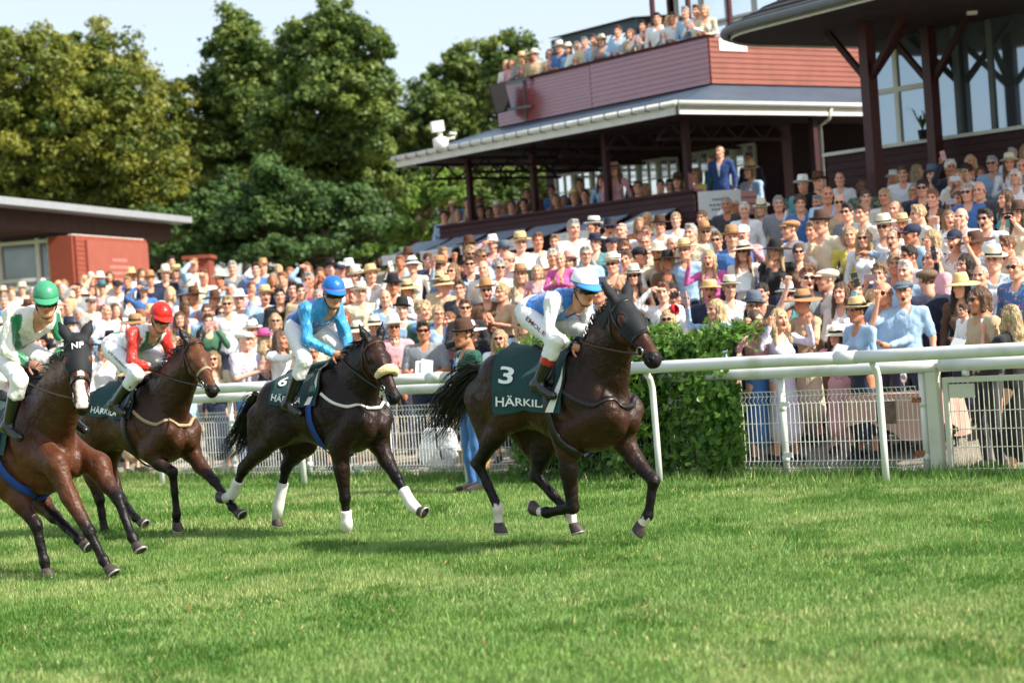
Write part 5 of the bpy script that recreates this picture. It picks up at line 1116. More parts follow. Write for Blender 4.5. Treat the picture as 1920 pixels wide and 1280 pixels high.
# ---- leading runner, number 3
fA = Frame((1086, 1024)); E3 = lambda *c: np.array(S(*c)[:3])
dA = dict(poll=(z1(878, 208), -.12), muz=(z1(1045, 455), -.24), withers=(z1(690, 432), 0), croup=(z1(440, 425), 0),
          nf=[z1(640, 820), z1(672, 1100), z1(560, 1120), z1(500, 1113)], ff=[z1(880, 830), z1(1018, 985), z1(993, 1135), z1(945, 1195)],
          nh=[z1(400, 690), z1(268, 915), z1(352, 1105), z1(355, 1215)], fh=[z1(560, 790), z1(515, 965), z1(662, 1130), z1(683, 1200)],
          tail=[(z1(290, 500), 0), (z1(235, 530), .02), (z1(170, 620), .05), (z1(110, 720), .05), (z1(45, 745), .05)])
JA = joints(fA, dA)
spA = dict(f=fA, j=JA, seed=1, label='leading dark bay racehorse in a black hood, number 3 on its green cloth', coat=((0.044, 0.016, 0.0075), (0.008, 0.0042, 0.0034), (0.0055, 0.004, 0.004)),
           face=(0.060, 0.020, 0.009), socks=dict(nh=.03, fh=.02, ff=-.02, nf=-.03), earf=.25, mane_up=.055, mane_len=.03, mane_side=.3, tailspread=1.5,
           hands=[JA['withers']+np.array([.14, -.09, .07]), JA['withers']+np.array([.14, .09, .07])], rein='brown_leather',
           pad=True, cloth=(-.62, .03, 1.80), girth='black_leather', hood=.60, bz=-.34, breast=('black_leather', .042),
           print=[('3', .10, .66, .19, .19, .02), ('HÄRKILA', .07, .92, .13, .80, .015)])
KA = horse(spA); tack(KA, spA)
def paintA(a):
    c = np.tile(E3(40, 120, 205), (len(a['P']), 1)); c[a['arm']] = E3(238, 236, 240); c[(a['tor'] < .16)] = E3(236, 236, 240)
    c[a['fore'] < .05] = E3(20, 24, 40); return c
jA = dict(head=(z1(722, 160), -.03), neck=(z1(655, 215), -.01), che=(z1(612, 232), 0), pel=(z1(510, 262), 0), sh=(z1(588, 215), -.18), el=(z1(562, 345), -.25), wr=(z1(665, 410), -.10),
          hip=(z1(497, 285), -.12), kn=(z1(598, 385), -.27), an=(z1(520, 575), -.30), hf=(.88, -.32, -.28), hu=(.28, -.05, .95))
JJA, HA, oA = jockey(fA, jA, dict(label='jockey in bright blue body with white sleeves and white cap, crouched on the leading horse', paint=paintA, cap=E3(240, 240, 244), band=E3(36, 110, 200), peak=S(60, 140, 220)[:3], capname='blue',
                    cuff_t=.48, cuff=S(190, 40, 44), thightext='EMORE', tc=('wine', S(110, 40, 60))))
# ---- second runner, number 6
fB = Frame((640, 1000))
dB = dict(poll=(z2(712, 372), -.10), muz=(z2(822, 628), -.22), withers=(z2(550, 490), 0), croup=(z2(262, 545), 0),
          nf=[z2(560, 860), z2(585, 1075), z2(593, 1185), z2(597, 1232)], ff=[z2(735, 850), z2(815, 985), z2(885, 1110), z2(930, 1145)],
          nh=[z2(300, 770), z2(130, 955), z2(80, 1068), z2(30, 1083)], fh=[z2(400, 820), z2(322, 945), z2(287, 1120), z2(278, 1185)],
          tail=[(z2(190, 610), 0), (z2(165, 670), 0), (z2(135, 760), 0), (z2(95, 830), 0), (z2(45, 870), 0)])
JB = joints(fB, dB)
spB = dict(f=fB, j=JB, seed=2, label='near black racehorse with sheepskin noseband and white leg bandages', coat=((0.022, 0.009, 0.0055), (0.006, 0.0038, 0.0036), (0.004, 0.0035, 0.0035)),
           face=(0.026, 0.010, 0.006), earf=.3, mane_up=.03, mane_len=.05, mane_side=-.6, tailspread=.8, wraps=dict(nf=(.5, .75), ff=(.42, .7), nh=(.35, .55), fh=(.35, .8)),
           hands=[JB['withers']+np.array([.10, -.09, .10]), JB['withers']+np.array([.16, .10, .10])], leather='brown_leather', rein='black_leather',
           pad=True, cloth=(-.60, -.04, 1.32), girth='royal_blue_web', breast=('white_web', .025), bz=-.28, shadowroll=True, saddle='green_cloth',
           print=[('6', .10, .70, .20, .15, .02), ('HÄRKILA', .06, .95, .12, .62, .015)])
KB = horse(spB); tack(KB, spB)
def paintB(a):
    c = np.tile(E3(24, 96, 168), (len(a['P']), 1)); m = a['arm'] | (a['tor'] > .72); c[m] = E3(44, 150, 206); return c
jB = dict(head=(z2(532, 165), -.03), neck=(z2(495, 225), 0), che=(z2(470, 255), 0), pel=(z2(395, 300), 0), sh=(z2(412, 235), -.18), el=(z2(415, 372), -.24), wr=(z2(528, 432), -.10),
          hip=(z2(368, 325), -.13), kn=(z2(405, 465), -.28), an=(z2(330, 660), -.31), hf=(.84, -.42, -.25), hu=(.26, -.05, .96))
JJB, HB, oB = jockey(fB, jB, dict(label='jockey in shiny blue silks and blue cap with pink band', paint=paintB, cap=E3(22, 104, 190), band=E3(214, 110, 180), peak=S(28, 110, 196)[:3], capname='mid_blue',
                    cuff_t=.60, cuff=S(26, 36, 84)))
# ---- third runner
fC = Frame((290, 998))
dC = dict(poll=(z3(748, 330), -.12), muz=(z3(855, 560), -.28), withers=(z3(585, 490), 0), croup=(z3(400, 512), 0),
          nf=[z3(580, 775), z3(668, 835), z3(683, 1000), z3(683, 1050)], ff=[z3(735, 770), z3(830, 870), z3(900, 970), z3(930, 1005)],
          nh=[z3(330, 760), z3(385, 940), z3(405, 1060), z3(410, 1095)], fh=[z3(400, 800), z3(470, 940), z3(525, 1012), z3(555, 1040)],
          tail=[(z3(290, 570), 0), (z3(255, 590), 0), (z3(200, 680), 0), (z3(150, 760), 0), (z3(90, 800), 0)])
JC = joints(fC, dC)
spC = dict(f=fC, j=JC, seed=3, label='dark bay racehorse with brown face and tan breast strap', coat=((0.070, 0.025, 0.010), (0.012, 0.006, 0.0045), (0.0055, 0.004, 0.004)), face=(0.115, 0.042, 0.016), earf=.3,
           mane_up=.035, mane_len=.05, mane_side=-.5, hands=[JC['withers']+np.array([.10, -.09, .12]), JC['withers']+np.array([.10, .09, .12])], noseband='tan_web',
           cloth=(-.60, -.04, 1.3), breast=('tan_web', .03), bz=-.32, print=[('HÄRKILA', .06, .95, .12, .62, .015)])
KC = horse(spC); tack(KC, spC)
def paintC(a):
    c = np.tile(E3(236, 236, 240), (len(a['P']), 1)); m = (np.abs(a['l']) < .10) & (a['fw'] > -.02); c[m] = E3(24, 104, 62); c[(np.abs(a['l']) < .07) & (a['tor'] < .6)] = E3(24, 104, 62); c[a['arm']] = E3(206, 40, 26); c[a['fore'] < .05] = E3(30, 12, 14); return c
jC = dict(head=(z3(622, 240), -.03), neck=(z3(585, 285), 0), che=(z3(548, 320), 0), pel=(z3(455, 345), 0), sh=(z3(515, 300), -.18), el=(z3(508, 405), -.24), wr=(z3(588, 435), -.09),
          hip=(z3(440, 365), -.13), kn=(z3(528, 458), -.28), an=(z3(440, 575), -.31), hf=(.86, -.34, -.36), hu=(.34, -.05, .93))
JJC, HC, oC = jockey(fC, jC, dict(label='jockey with red sleeves, white and green body and red cap', paint=paintC, cap=E3(208, 36, 24), band=E3(196, 32, 22), peak=S(206, 40, 28)[:3], capname='red', glove=(.06, .06, .07),
                    thightext='D-A GRÅBERG', tc=('ink', S(40, 44, 60))))
# ---- fourth runner, cut by the frame
fD = Frame((85, 1078))
dD = dict(poll=(z3(296, 318), -.22), muz=(z3(322, 622), -.44), withers=(z3(120, 548), 0), croup=(z3(-90, 565), 0),
          nf=[z3(215, 835), z3(345, 1065), z3(400, 1175), z3(430, 1222)], ff=[z3(385, 840), z3(455, 935), z3(512, 1085), z3(535, 1135)],
          nh=[z3(20, 860), z3(140, 1040), z3(172, 1180), z3(182, 1232)], fh=[z3(110, 900), z3(215, 1010), z3(305, 1095), z3(332, 1125)],
          tail=[(z3(-200, 640), 0), (z3(-250, 690), 0), (z3(-300, 790), 0), (z3(-350, 850), 0), (z3(-400, 880), 0)])
JD = joints(fD, dD)
spD = dict(f=fD, j=JD, seed=4, label='bay racehorse in a black hood lettered NP, white blaze, at the left edge', coat=((0.098, 0.031, 0.012), (0.034, 0.012, 0.006), (0.007, 0.005, 0.005)), face=(0.095, 0.032, 0.013), topdark=.7, earf=.1,
           blaze=True, hood=.52, hoodtext='NP', mane_up=.02, mane_len=.05, mane_side=-.5, hands=[JD['withers']+np.array([.06, -.10, .14]), JD['withers']+np.array([.06, .10, .14])], rein='brown_leather',
           cloth=(-.62, .0, 1.75), girth='royal_blue_web', breast=None, print=[('HÄRKILA', .04, .93, .16, .80, .015)])
KD = horse(spD); tack(KD, spD)
def paintD(a):
    c = np.tile(E3(240, 238, 230), (len(a['P']), 1)); v = np.abs(np.abs(a['l'])-np.clip(.02+.34*(a['tor']-.28), 0, .2)); m = (v < .04) & (a['fw'] > -.03) & (a['tor'] > .22); c[m] = E3(26, 128, 84); c[a['fore'] < .05] = E3(30, 34, 40); return c
jD = dict(head=(z3(178, 172), -.08), neck=(z3(135, 225), -.02), che=(z3(120, 265), 0), pel=(z3(30, 335), 0), sh=(z3(45, 225), -.19), el=(z3(25, 365), -.27), wr=(z3(112, 415), -.12),
          hip=(z3(10, 380), -.13), kn=(z3(75, 480), -.29), an=(z3(30, 660), -.31), hf=(.74, -.55, -.32), hu=(.25, -.15, .95))
JJD, HD_, oD = jockey(fD, jD, dict(label='jockey in white silks with green chevron and pale green cap', paint=paintD, cap=E3(66, 148, 108), band=E3(40, 110, 84), peak=S(66, 148, 110)[:3], capname='green', glove=(.55, .56, .6)))
# ------------------------------------------------------------------ spectators: figure kinds
V3 = lambda *a: np.array(a, float)
ARM = dict(  # elbow, wrist, finger direction, palm normal for the left side (y > 0)
    down=((-.02, .26, 1.15), (.05, .27, .90), (.15, 0, -1), (0, -1, 0), .4), clap=((.10, .27, 1.17), (.31, .06, 1.24), (.35, -.10, 1), (0, -1, 0), .15), phone=((.20, .25, 1.27), (.33, .08, 1.50), (.1, -.25, 1), (.3, -1, 0), .6),
    fist=((.14, .33, 1.33), (.22, .25, 1.57), (.1, -.1, 1), (1, 0, 0), 1.3), shade=((.16, .32, 1.50), (.15, .13, 1.68), (.1, -1, .05), (-.2, 0, -1), .1), prog=((.04, .25, 1.15), (.26, .12, 1.10), (.8, -.5, .2), (0, -.3, 1), .5),
    chin=((.16, .17, 1.14), (.15, .05, 1.42), (.05, -.2, 1), (-.8, -.5, 0), .9), hip=((-.10, .36, 1.18), (.06, .22, 1.02), (.7, -.6, -.3), (0, -1, 0), .4), high=((.22, .27, 1.45), (.30, .18, 1.70), (.15, -.2, 1), (.6, -.6, 0), .6), reach=((.26, .22, 1.38), (.50, .17, 1.45), (1, 0, .1), (0, -.5, -1), .3))
KINDS = dict(down=('down', 'down', 'smile'), clap=('clap', 'clap', 'smile'), phone=('phone', 'phone', 'closed'), fist=('down', 'fist', 'open'), shade=('down', 'shade', 'closed'), up=('fist', 'fist', 'open'), prog=('prog', 'prog', 'smile'), chin=('hip', 'chin', 'closed'),
             reach=('down', 'reach', 'closed'), high=('prog', 'high', 'smile'), shout=('prog', 'down', 'open'), sit=('prog', 'prog', 'smile'))
def figure_joints(kind):
    a, b, mouth = KINDS[kind]; J = dict(pel=V3(0, 0, .95), che=V3(.01, 0, 1.27), neck=V3(0, 0, 1.475), head=V3(.03, 0, 1.635), hf=V3(1, 0, -.04), hu=V3(.04, 0, 1), sh=[V3(0, .185, 1.42), V3(0, -.185, 1.42)])
    J['el'], J['wr'], J['hd'], J['pn'], cu = [], [], [], [], []
    for k, s in ((a, 1), (b, -1)):
        m = V3(1, s, 1); e, w_, d, p, c = ARM[k]; J['el'].append(V3(*e)*m); J['wr'].append(V3(*w_)*m); J['hd'].append(unit(V3(*d)*m)); J['pn'].append(V3(*p)*m); cu.append(c)
    J['curl'] = cu; J['hip'] = [V3(0, .09, .92), V3(0, -.09, .92)]; J['kn'] = [V3(.02, .11, .50), V3(.02, -.11, .50)]; J['an'] = [V3(-.01, .12, .09), V3(-.01, -.12, .09)]; J['toe'] = [V3(.14, .14, .035), V3(.14, -.14, .035)]
    if kind == 'sit':
        for k in ('pel', 'che', 'neck', 'head'): J[k] = J[k]-V3(0, 0, .46)
        for k in ('sh', 'el', 'wr', 'hip'): J[k] = [p-V3(0, 0, .46) for p in J[k]]
        J['kn'] = [V3(.42, .13, .48), V3(.42, -.13, .48)]; J['an'] = [V3(.40, .13, .09), V3(.40, -.13, .09)]; J['toe'] = [V3(.55, .14, .035), V3(.55, -.14, .035)]
    return J, mouth
FIG = {}; 
def short_top(J, H, sex):                                # the same torso with sleeves to the elbow
    return None
for kind in KINDS:
    for sex in 'mf':
        J, mouth = figure_joints(kind); kw = dict(mouth=mouth, vox=.022, hvox=.0098)
        H = human(J, sex, .97 if sex == 'm' else .87, .97, .012, **kw, skirt=(1.25 if (sex == 'f' and kind != 'sit') else 0))
        nm = 'person'; F_ = dict(J=J, body=npmesh(nm, *H['body'][:2], 'skin', H['body'][2]), np=H)
        F_['top_'] = npmesh('shirt', wrinkle(*H['top'], .008, 30, len(FIG)), H['top'][1], 'cloth')
        Ts = Solid(); Ts.p = [p for p in H['topS'].p]
        H2 = None
        B = Solid(); n0 = 5+(2 if sex == 'f' else 0); B.p = H['topS'].p[:n0]+H['topS'].p[-1:]
        b_ = .97 if sex == 'm' else .87
        for s in (0, 1): B.cap(J['sh'][s], lerp(J['sh'][s], J['el'][s], .82), (.050 if sex == 'm' else .043)*b_+.012, (.043 if sex == 'm' else .036)*b_+.018, k=.04)
        p_, q_ = B.mesh(.020); p_ = wrinkle(p_, q_, .008, 30, len(FIG)+50)
        F_['short_'] = npmesh('shirt', p_, q_, 'cloth')
        F_['bottom'] = npmesh('trousers' if sex == 'm' or kind == 'sit' else 'skirt', *H['bottom'], 'cloth'); F_['shoe'] = [npmesh('shoe', *submesh(*H['shoes'], m_), 'cloth') for m_ in (H['shoes'][0][:, 1] > 0, H['shoes'][0][:, 1] <= 0)]
        F_['S'] = H['topS']; FIG[kind, sex] = F_
        pts = [[V3(.30, y, z) for y in np.linspace(-w_, w_, 5)] for z, w_ in ((J['neck'][2]-.02, .052), (J['neck'][2]-.10, .040), (J['neck'][2]-.20, .026), (J['neck'][2]-.32, .006))]
        A_ = H['topS'].project(np.array(pts).reshape(-1, 3)-V3(.12, 0, 0), .006, 7).reshape(4, 5, 3); mb = MB(); mb.grid(A_.tolist()); F_['front'] = mb.mesh('shirt_front', 'cloth', True)
# hair and hats, modelled about the centre of the head (x forward)
HAIR = {}
def hair_kind(nm, fn, vox=.009):
    B = Solid(); B.ell(V3(-.014, 0, .036), (.104, .084, .099), k=.02); fn(B); p_, q_ = B.mesh(vox); HAIR[nm] = npmesh('hair', wrinkle(p_, q_, .009, 75, len(HAIR)), q_, 'hair')
face_cut = lambda B, w=.070, lo=-.045: (B.ell(V3(.105, 0, lo), (.085, w, .105), k=.015, sign=-1), B.ell(V3(.03, 0, -.13), (.12, .09, .085), k=.015, sign=-1))
def _short(B): face_cut(B); B.cap(V3(.05, -.03, .11), V3(.06, .03, .105), .03, .028, k=.02); [B.ell(V3(.02, s*.085, -.04), (.04, .02, .05), k=.01, sign=-1) for s in (-1, 1)]
def _crop(B): B.p[0] = None; B.p = []; B.ell(V3(-.016, 0, .034), (.098, .080, .094), k=.02); face_cut(B)
def _bald(B): B.p = []; B.ell(V3(-.022, 0, .010), (.096, .083, .070), k=.02); face_cut(B, .08); B.ell(V3(.01, 0, .10), (.12, .068, .085), k=.01, sign=-1)
def _bob(B):
    face_cut(B, .062)
    for s in (-1, 1): B.cap(V3(-.01, s*.074, .03), V3(.012, s*.078, -.10), .035, .030, k=.03)
    B.cap(V3(-.07, 0, 0), V3(-.07, 0, -.09), .062, .06, k=.03)
def _long(B):
    face_cut(B, .060)
    for s in (-1, 1):
        B.cap(V3(-.01, s*.074, .03), V3(.02, s*.082, -.10), .034, .032, k=.03); B.cap(V3(.02, s*.082, -.10), V3(.055, s*.10, -.27), .034, .022, k=.03)
    B.cap(V3(-.07, 0, 0), V3(-.085, 0, -.16), .064, .075, k=.03); B.cap(V3(-.085, 0, -.16), V3(-.11, 0, -.33), .075, .05, k=.03, ax=V3(1, 0, 0), fl=1.6)
def _bun(B): face_cut(B, .068); B.ell(V3(-.115, 0, .05), (.042, .046, .046), k=.01); [B.ell(V3(.02, s*.085, -.05), (.04, .02, .05), k=.01, sign=-1) for s in (-1, 1)]
def _pony(B): face_cut(B, .068); B.cap(V3(-.105, 0, .05), V3(-.15, 0, -.05), .03, .035, k=.02); B.cap(V3(-.15, 0, -.05), V3(-.13, 0, -.24), .035, .012, k=.02)
def _curly(B):
    r = random.Random(5); face_cut(B)
    for i in range(46):
        u = unit((r.gauss(-.3, 1), r.gauss(0, 1), r.gauss(.7, .8))); p = V3(-.014, 0, .036)+u*V3(.1, .085, .098)
        if not (p[0] > .03 and p[2] < .07): B.ell(p, (.026,)*3, k=.01)
for k, f in dict(short=_short, crop=_crop, bald=_bald, bob=_bob, long=_long, bun=_bun, pony=_pony, curly=_curly).items(): hair_kind(k, f)
mat('hat_band', S(36, 32, 34), .7)
HATS = {}
def lathe_hat(nm, brim, crown, top, bandcol='hat_band', droop=0., pinch=0., curl=.012):
    mb = MB(); n = 30; rows = []
    prof = [(crown[0], .0), (lerp([crown[0]], [brim], .5)[0], -droop*.4), (brim, -droop+curl), (brim+.004, -droop+curl-.006), (brim-.004, -droop+curl-.010), (crown[0]-.004, -.012)]
    cr = [(crown[0]+.001, .0), (crown[0]+.0, .035), (crown[1], top*.75), (crown[1]*.86, top), (crown[1]*.45, top-pinch*.4), (.001, top-pinch)]
    for P in (prof, cr):
        mb.grid([[V3(r_*1.10*math.cos(t), r_*.98*math.sin(t), z+(.010*math.cos(2*t) if r_ > crown[0]*1.2 else 0)) for t in np.linspace(0, 2*math.pi, n, endpoint=False)] for r_, z in P], closed=True)
    bd = MB(); bd.grid([[V3(r_*1.10*math.cos(t), r_*.98*math.sin(t), z) for t in np.linspace(0, 2*math.pi, n, endpoint=False)] for r_, z in ((crown[0]+.004, .001), (crown[0]+.003, .034), (crown[0]-.004, .034))], closed=True)
    HATS[nm] = (mb.mesh('hat', 'straw', True), bd.mesh('hat_band', 'hat_band', True))
lathe_hat('panama', .150, (.089, .080), .115, pinch=.025); lathe_hat('wide', .215, (.090, .078), .105, droop=.035, pinch=.01); lathe_hat('fedora', .140, (.090, .078), .125, pinch=.035, curl=.02); lathe_hat('boater', .150, (.090, .089), .09, curl=0.)
lathe_hat('bucket', .165, (.092, .070), .10, droop=.05)
def cap_hat():
    B = Solid(); B.ell(V3(-.008, 0, .055), (.108, .092, .080), k=.02); B.ell(V3(0, 0, -.06), (.2, .2, .085), k=.008, sign=-1); B.cap(V3(.08, -.03, .035), V3(.08, .03, .035), .02, k=.02); B.ell(V3(.135, 0, .030), (.075, .072, .010), k=.012); HATS['cap'] = (npmesh('hat', *B.mesh(.008), 'straw'), None)
    B = Solid(); B.ell(V3(-.004, 0, .070), (.122, .108, .042), k=.03); B.ell(V3(-.03, 0, .055), (.10, .095, .055), k=.03); B.ell(V3(.105, 0, .045), (.055, .075, .012), k=.015); B.ell(V3(0, 0, -.04), (.2, .2, .075), k=.008, sign=-1); HATS['flat'] = (npmesh('hat', *B.mesh(.008), 'straw'), None)
    B = Solid(); r = random.Random(2)
    for i in range(26): u = unit((r.gauss(0, 1), r.gauss(0, 1), r.gauss(.3, 1))); B.ell(V3(-.01, .07, .12)+u*.055, (.034, .034, .012), (unit(np.cross(u, (0, 0, 1.01))), unit(np.cross(np.cross(u, (0, 0, 1.01)), u)), u), k=.004)
    HATS['flower'] = (npmesh('hat', *B.mesh(.008), 'straw'), None)
cap_hat()
def specs(lens):
    mb = MB()
    for s in (-1, 1):
        c = V3(.108, s*.033, .010); mb.add([c]+[c+V3(-.012*abs(math.sin(t))*.6-.10*max(0, (s*math.cos(t)))*.1, s*.0+.026*math.cos(t), .021*math.sin(t)) for t in np.linspace(0, 2*math.pi, 14, endpoint=False)], [(0, i+1, (i+1) % 14+1) for i in range(14)]) if lens else mb.tube([c+V3(0, .024*math.cos(t), .019*math.sin(t)) for t in np.linspace(0, 2*math.pi, 13)], .0022, 4)
        mb.tube([c+V3(-.006, s*.024, .008), V3(.0, s*.083, .008)], .003, 4)
    mb.tube([V3(.112, -.010, .014), V3(.112, .010, .014)], .003, 4); return mb.mesh('sunglasses' if lens else 'glasses', 'dark_lens', True)
SPEC = dict(sun=specs(True), eye=specs(False))
def phone_mesh():
    mb = MB(); mb.box((0, 0, 0), .009, .076, .152); mb.box((-.0052, 0, 0), .001, .068, .142); return mb.mesh('phone', 'phone_case')
PHONE = phone_mesh()
mb = MB(); mb.box((0, 0, 0), .006, .15, .21); mb.box((.012, .07, 0), .006, .14, .21, (unit((1, .4, 0)), unit((-.4, 1, 0)), ZU)); PROG = mb.mesh('programme', 'white_print')
SKIN = dict(l=S(226, 168, 140), m=S(214, 150, 120), t=S(196, 132, 100), d=S(120, 80, 60), p=S(234, 182, 158))
HC = dict(bl=S(198, 170, 128), br=S(98, 72, 54), dk=S(50, 40, 36), gr=S(172, 168, 164), gi=S(140, 94, 66), wh=S(222, 218, 210), db=S(146, 118, 86))
TC = dict(white=S(238, 238, 240), offwhite=S(232, 226, 214), cream=S(224, 208, 178), beige=S(196, 172, 138), lightblue=S(164, 196, 226), blue=S(72, 118, 178), navy=S(34, 42, 66), black=S(26, 26, 30), charcoal=S(60, 62, 66), grey=S(140, 144, 150), pink=S(226, 168, 176), magenta=S(206, 90, 160), teal=S(92, 154, 160), green=S(60, 104, 78), yellow=S(222, 208, 96), brown=S(110, 80, 60), lilac=S(216, 208, 228), red=S(176, 48, 52), rust=S(176, 104, 70), emerald=S(24, 84, 66), royal=S(38, 66, 122))
TN_ = dict(offwhite='off white', lightblue='light blue', emerald='dark green', navy='navy', royal='dark blue', magenta='bright pink')
HATC = dict(straw=S(222, 192, 138), cream=S(232, 220, 194), white=S(240, 238, 232), tan=S(176, 134, 92), brown=S(84, 56, 42), black=S(30, 28, 30), grey=S(92, 104, 118), pink=S(220, 90, 150), navy=S(36, 44, 66), dusk=S(212, 164, 156), teal=S(70, 120, 130), red=S(196, 36, 50), tweed=S(112, 92, 76))
PEOPLE = []
def ray_bank(px, py, hz, y0=17., y1=64.):
    d = ray(px, py); best = None
    for Y in np.arange(y0, y1, .05):
        q = CAM+d*(Y/d[1]); n = (q-RA)@N
        if n < .95: continue
        g = float(zbank(n))+hz
        if best is None: prev = q[2]-g; best = q
        if q[2]-g <= 0: return q-ZU*hz, Y
        if q[2]-g < prev: prev = q[2]-g; best = q
    return best-ZU*hz, best[1]
def add(px, py, sex, kind, top, hair='short', hc='br', hat=None, hatc='straw', gl=None, skin='l', bot='navy', sleeve='l', pm='cloth', face=0., sc=1., suit=False, Y=None, note=None, zone=None, foot=None, dz=0.):
    """head seen at px, py; stands on the bank (or at distance Y); face: turn from looking at the runners, degrees, + = to the viewer's right"""
    k = sc*(1. if sex == 'm' else .945); J = FIG[kind, sex]['J']; hz = J['head'][2]*k
    if foot is not None: q = np.asarray(foot, float); q = np.array([q[0], q[1], q[2]])
    elif Y is not None: q = at(px, py, Y); q = q-ZU*hz
    else: q, _ = ray_bank(px, py, hz)
    PEOPLE.append(dict(px=px, py=py, sex=sex, kind=kind, top=top, hair=hair, hc=hc, hat=hat, hatc=hatc, gl=gl, skin=skin, bot=bot, sleeve=sleeve, pm=pm, face=face, k=k, suit=suit, q=q, note=note, zone=zone, d=float(np.linalg.norm(q-CAM))))
def r4(x, y): return 1220+x/2.743, 480+y/2.743
def r6(x, y): return 1180+x/2.5946, 250+y/2.5946
def r8(x, y): return 650+x/2.954, 250+y/2.954
def r7(x, y): return x/2.743, 320+y/2.743
A = lambda xy, *a, **k: add(xy[0], xy[1], *a, **k)
# ---- those the photograph shows largest, one by one
A(r4(655, 325), 'f', 'up', 'lilac', 'long', 'bl', bot='grey', face=55, note='shouting with hands up in pale lilac shirt at the rail')
A(r4(535, 335), 'f', 'fist', 'pink', 'bob', 'br', bot='blue', face=40, skin='p')
A(r4(955, 415), 'f', 'reach', 'pink', 'long', 'br', hat='bucket', hatc='cream', pm='cloth_print', bot='pink', sc=.80, sleeve='s', note='child in floral sun hat and pink top leaning on the rail')
A(r4(1070, 285), 'f', 'prog', 'lightblue', 'bun', 'dk', hat='panama', hatc='straw', skin='t', face=-30)
A(r4(1305, 185), 'm', 'fist', 'lightblue', 'short', 'br', hat='flat', hatc='grey', gl='eye', sleeve='s', face=20, note='in grey flat cap, glasses and light blue shirt, fist raised, by the gate')
A(r4(1425, 125), 'm', 'down', 'navy', 'short', 'br', hat='flat', hatc='tweed', face=-130, bot='navy', note='seen from behind in navy jacket and brown flat cap by the gate')
A(r4(1205, 195), 'm', 'high', 'lightblue', 'bald', 'gr', gl='sun', skin='m', face=10)
A(r4(1705, 225), 'm', 'prog', 'beige', 'bob', 'br', gl='sun', skin='t', face=-35, bot='charcoal', note='in sunglasses and beige shirt holding a toddler at the gate')
A(r4(1615, 280), 'm', 'prog', 'white', 'short', 'br', sc=.52, Y=19.3, face=-20, bot='charcoal', note='toddler in white shirt carried at the gate')
A(r4(1860, 315), 'f', 'phone', 'black', 'long', 'bl', face=-110, bot='black', sleeve='s', note='long blonde hair, black top, holding a phone, rightmost at the gate')
A(r4(985, 190), 'f', 'prog', 'white', 'long', 'br', face=-10); A(r4(905, 205), 'f', 'prog', 'pink', 'crop', 'db', sc=.45, Y=22.2, note='baby in pale pink held up in the front rows')
A(r4(790, 240), 'f', 'clap', 'beige', 'bun', 'br', hat='wide', hatc='tan', skin='m', face=-20, sleeve='s', bot='cream'); A(r4(705, 205), 'f', 'down', 'teal', 'bun', 'br', hat='panama', hatc='white', gl='sun')
A(r4(530, 262), 'm', 'down', 'charcoal', 'short', 'gr', hat='fedora', hatc='grey', gl='eye', face=20); A(r4(345, 275), 'f', 'high', 'lightblue', 'long', 'bl', face=-30); A(r4(92, 328), 'f', 'chin', 'white', 'long', 'bl', hat='flower', hatc='red', gl='sun', pm='cloth_print', note='red flower headpiece and sunglasses above the hedge')
A(r4(65, 190), 'm', 'shade', 'white', 'short', 'gi', skin='p'); A(r4(115, 190), 'f', 'phone', 'navy', 'bun', 'dk'); A(r4(575, 190), 'f', 'down', 'black', 'bun', 'dk'); A(r4(1180, 95), 'f', 'phone', 'beige', 'curly', 'db', face=-10)
A(r4(1315, 80), 'm', 'down', 'lightblue', 'short', 'wh', skin='l'); A(r4(1600, 160), 'f', 'down', 'brown', 'long', 'dk', hat='wide', hatc='straw'); A(r4(915, 120), 'm', 'down', 'offwhite', 'short', 'gr', hat='flat', hatc='cream', face=-40); A(r4(1890, 60), 'm', 'down', 'blue', 'crop', 'gr', gl='sun', pm='cloth_print')
A(r6(392, 612), 'f', 'fist', 'magenta', 'long', 'bl', bot='magenta', note='long blonde hair and bright pink dress, fist raised'); A(r6(270, 572), 'm', 'down', 'lightblue', 'short', 'gr', hat='panama', gl='eye'); A(r6(187, 622), 'f', 'down', 'brown', 'bob', 'bl', hat='wide', hatc='black', skin='t')
A(r6(555, 578), 'f', 'prog', 'offwhite', 'long', 'gi', hat='wide', hatc='cream', gl='sun', note='wide cream hat and sunglasses reading a programme'); A(r6(712, 572), 'f', 'chin', 'black', 'long', 'bl', hat='wide', hatc='black'); A(r6(790, 468), 'm', 'chin', 'white', 'short', 'gi', hat='flat', hatc='tan', face=-50, bot='emerald', sc=1.04, note='in profile, white shirt and tan flat cap, hand at the mouth')
A(r6(942, 442), 'm', 'chin', 'cream', 'short', 'br', hat='fedora', hatc='brown', face=-30, sc=1.06, note='in dark brown hat and cream jacket, hand at the chin'); A(r6(497, 512), 'm', 'down', 'blue', 'short', 'gr', hat='fedora', hatc='tan'); A(r6(1145, 512), 'f', 'down', 'white', 'long', 'bl', gl='sun'); A(r6(1075, 500), 'f', 'down', 'yellow', 'bob', 'bl')
A(r6(1287, 515), 'm', 'shout', 'white', 'crop', 'dk', gl='eye', pm='cloth_check'); A(r6(1242, 458), 'm', 'down', 'white', 'short', 'dk', hat='panama', hatc='cream', gl='sun'); A(r6(1382, 492), 'm', 'reach', 'lightblue', 'short', 'dk', hat='cap', hatc='navy', face=-30, skin='t'); A(r6(1585, 522), 'm', 'up', 'offwhite', 'short', 'gi', hat='cap', hatc='navy', pm='cloth_print', sleeve='s', note='bearded and shouting in printed shirt with both fists up')
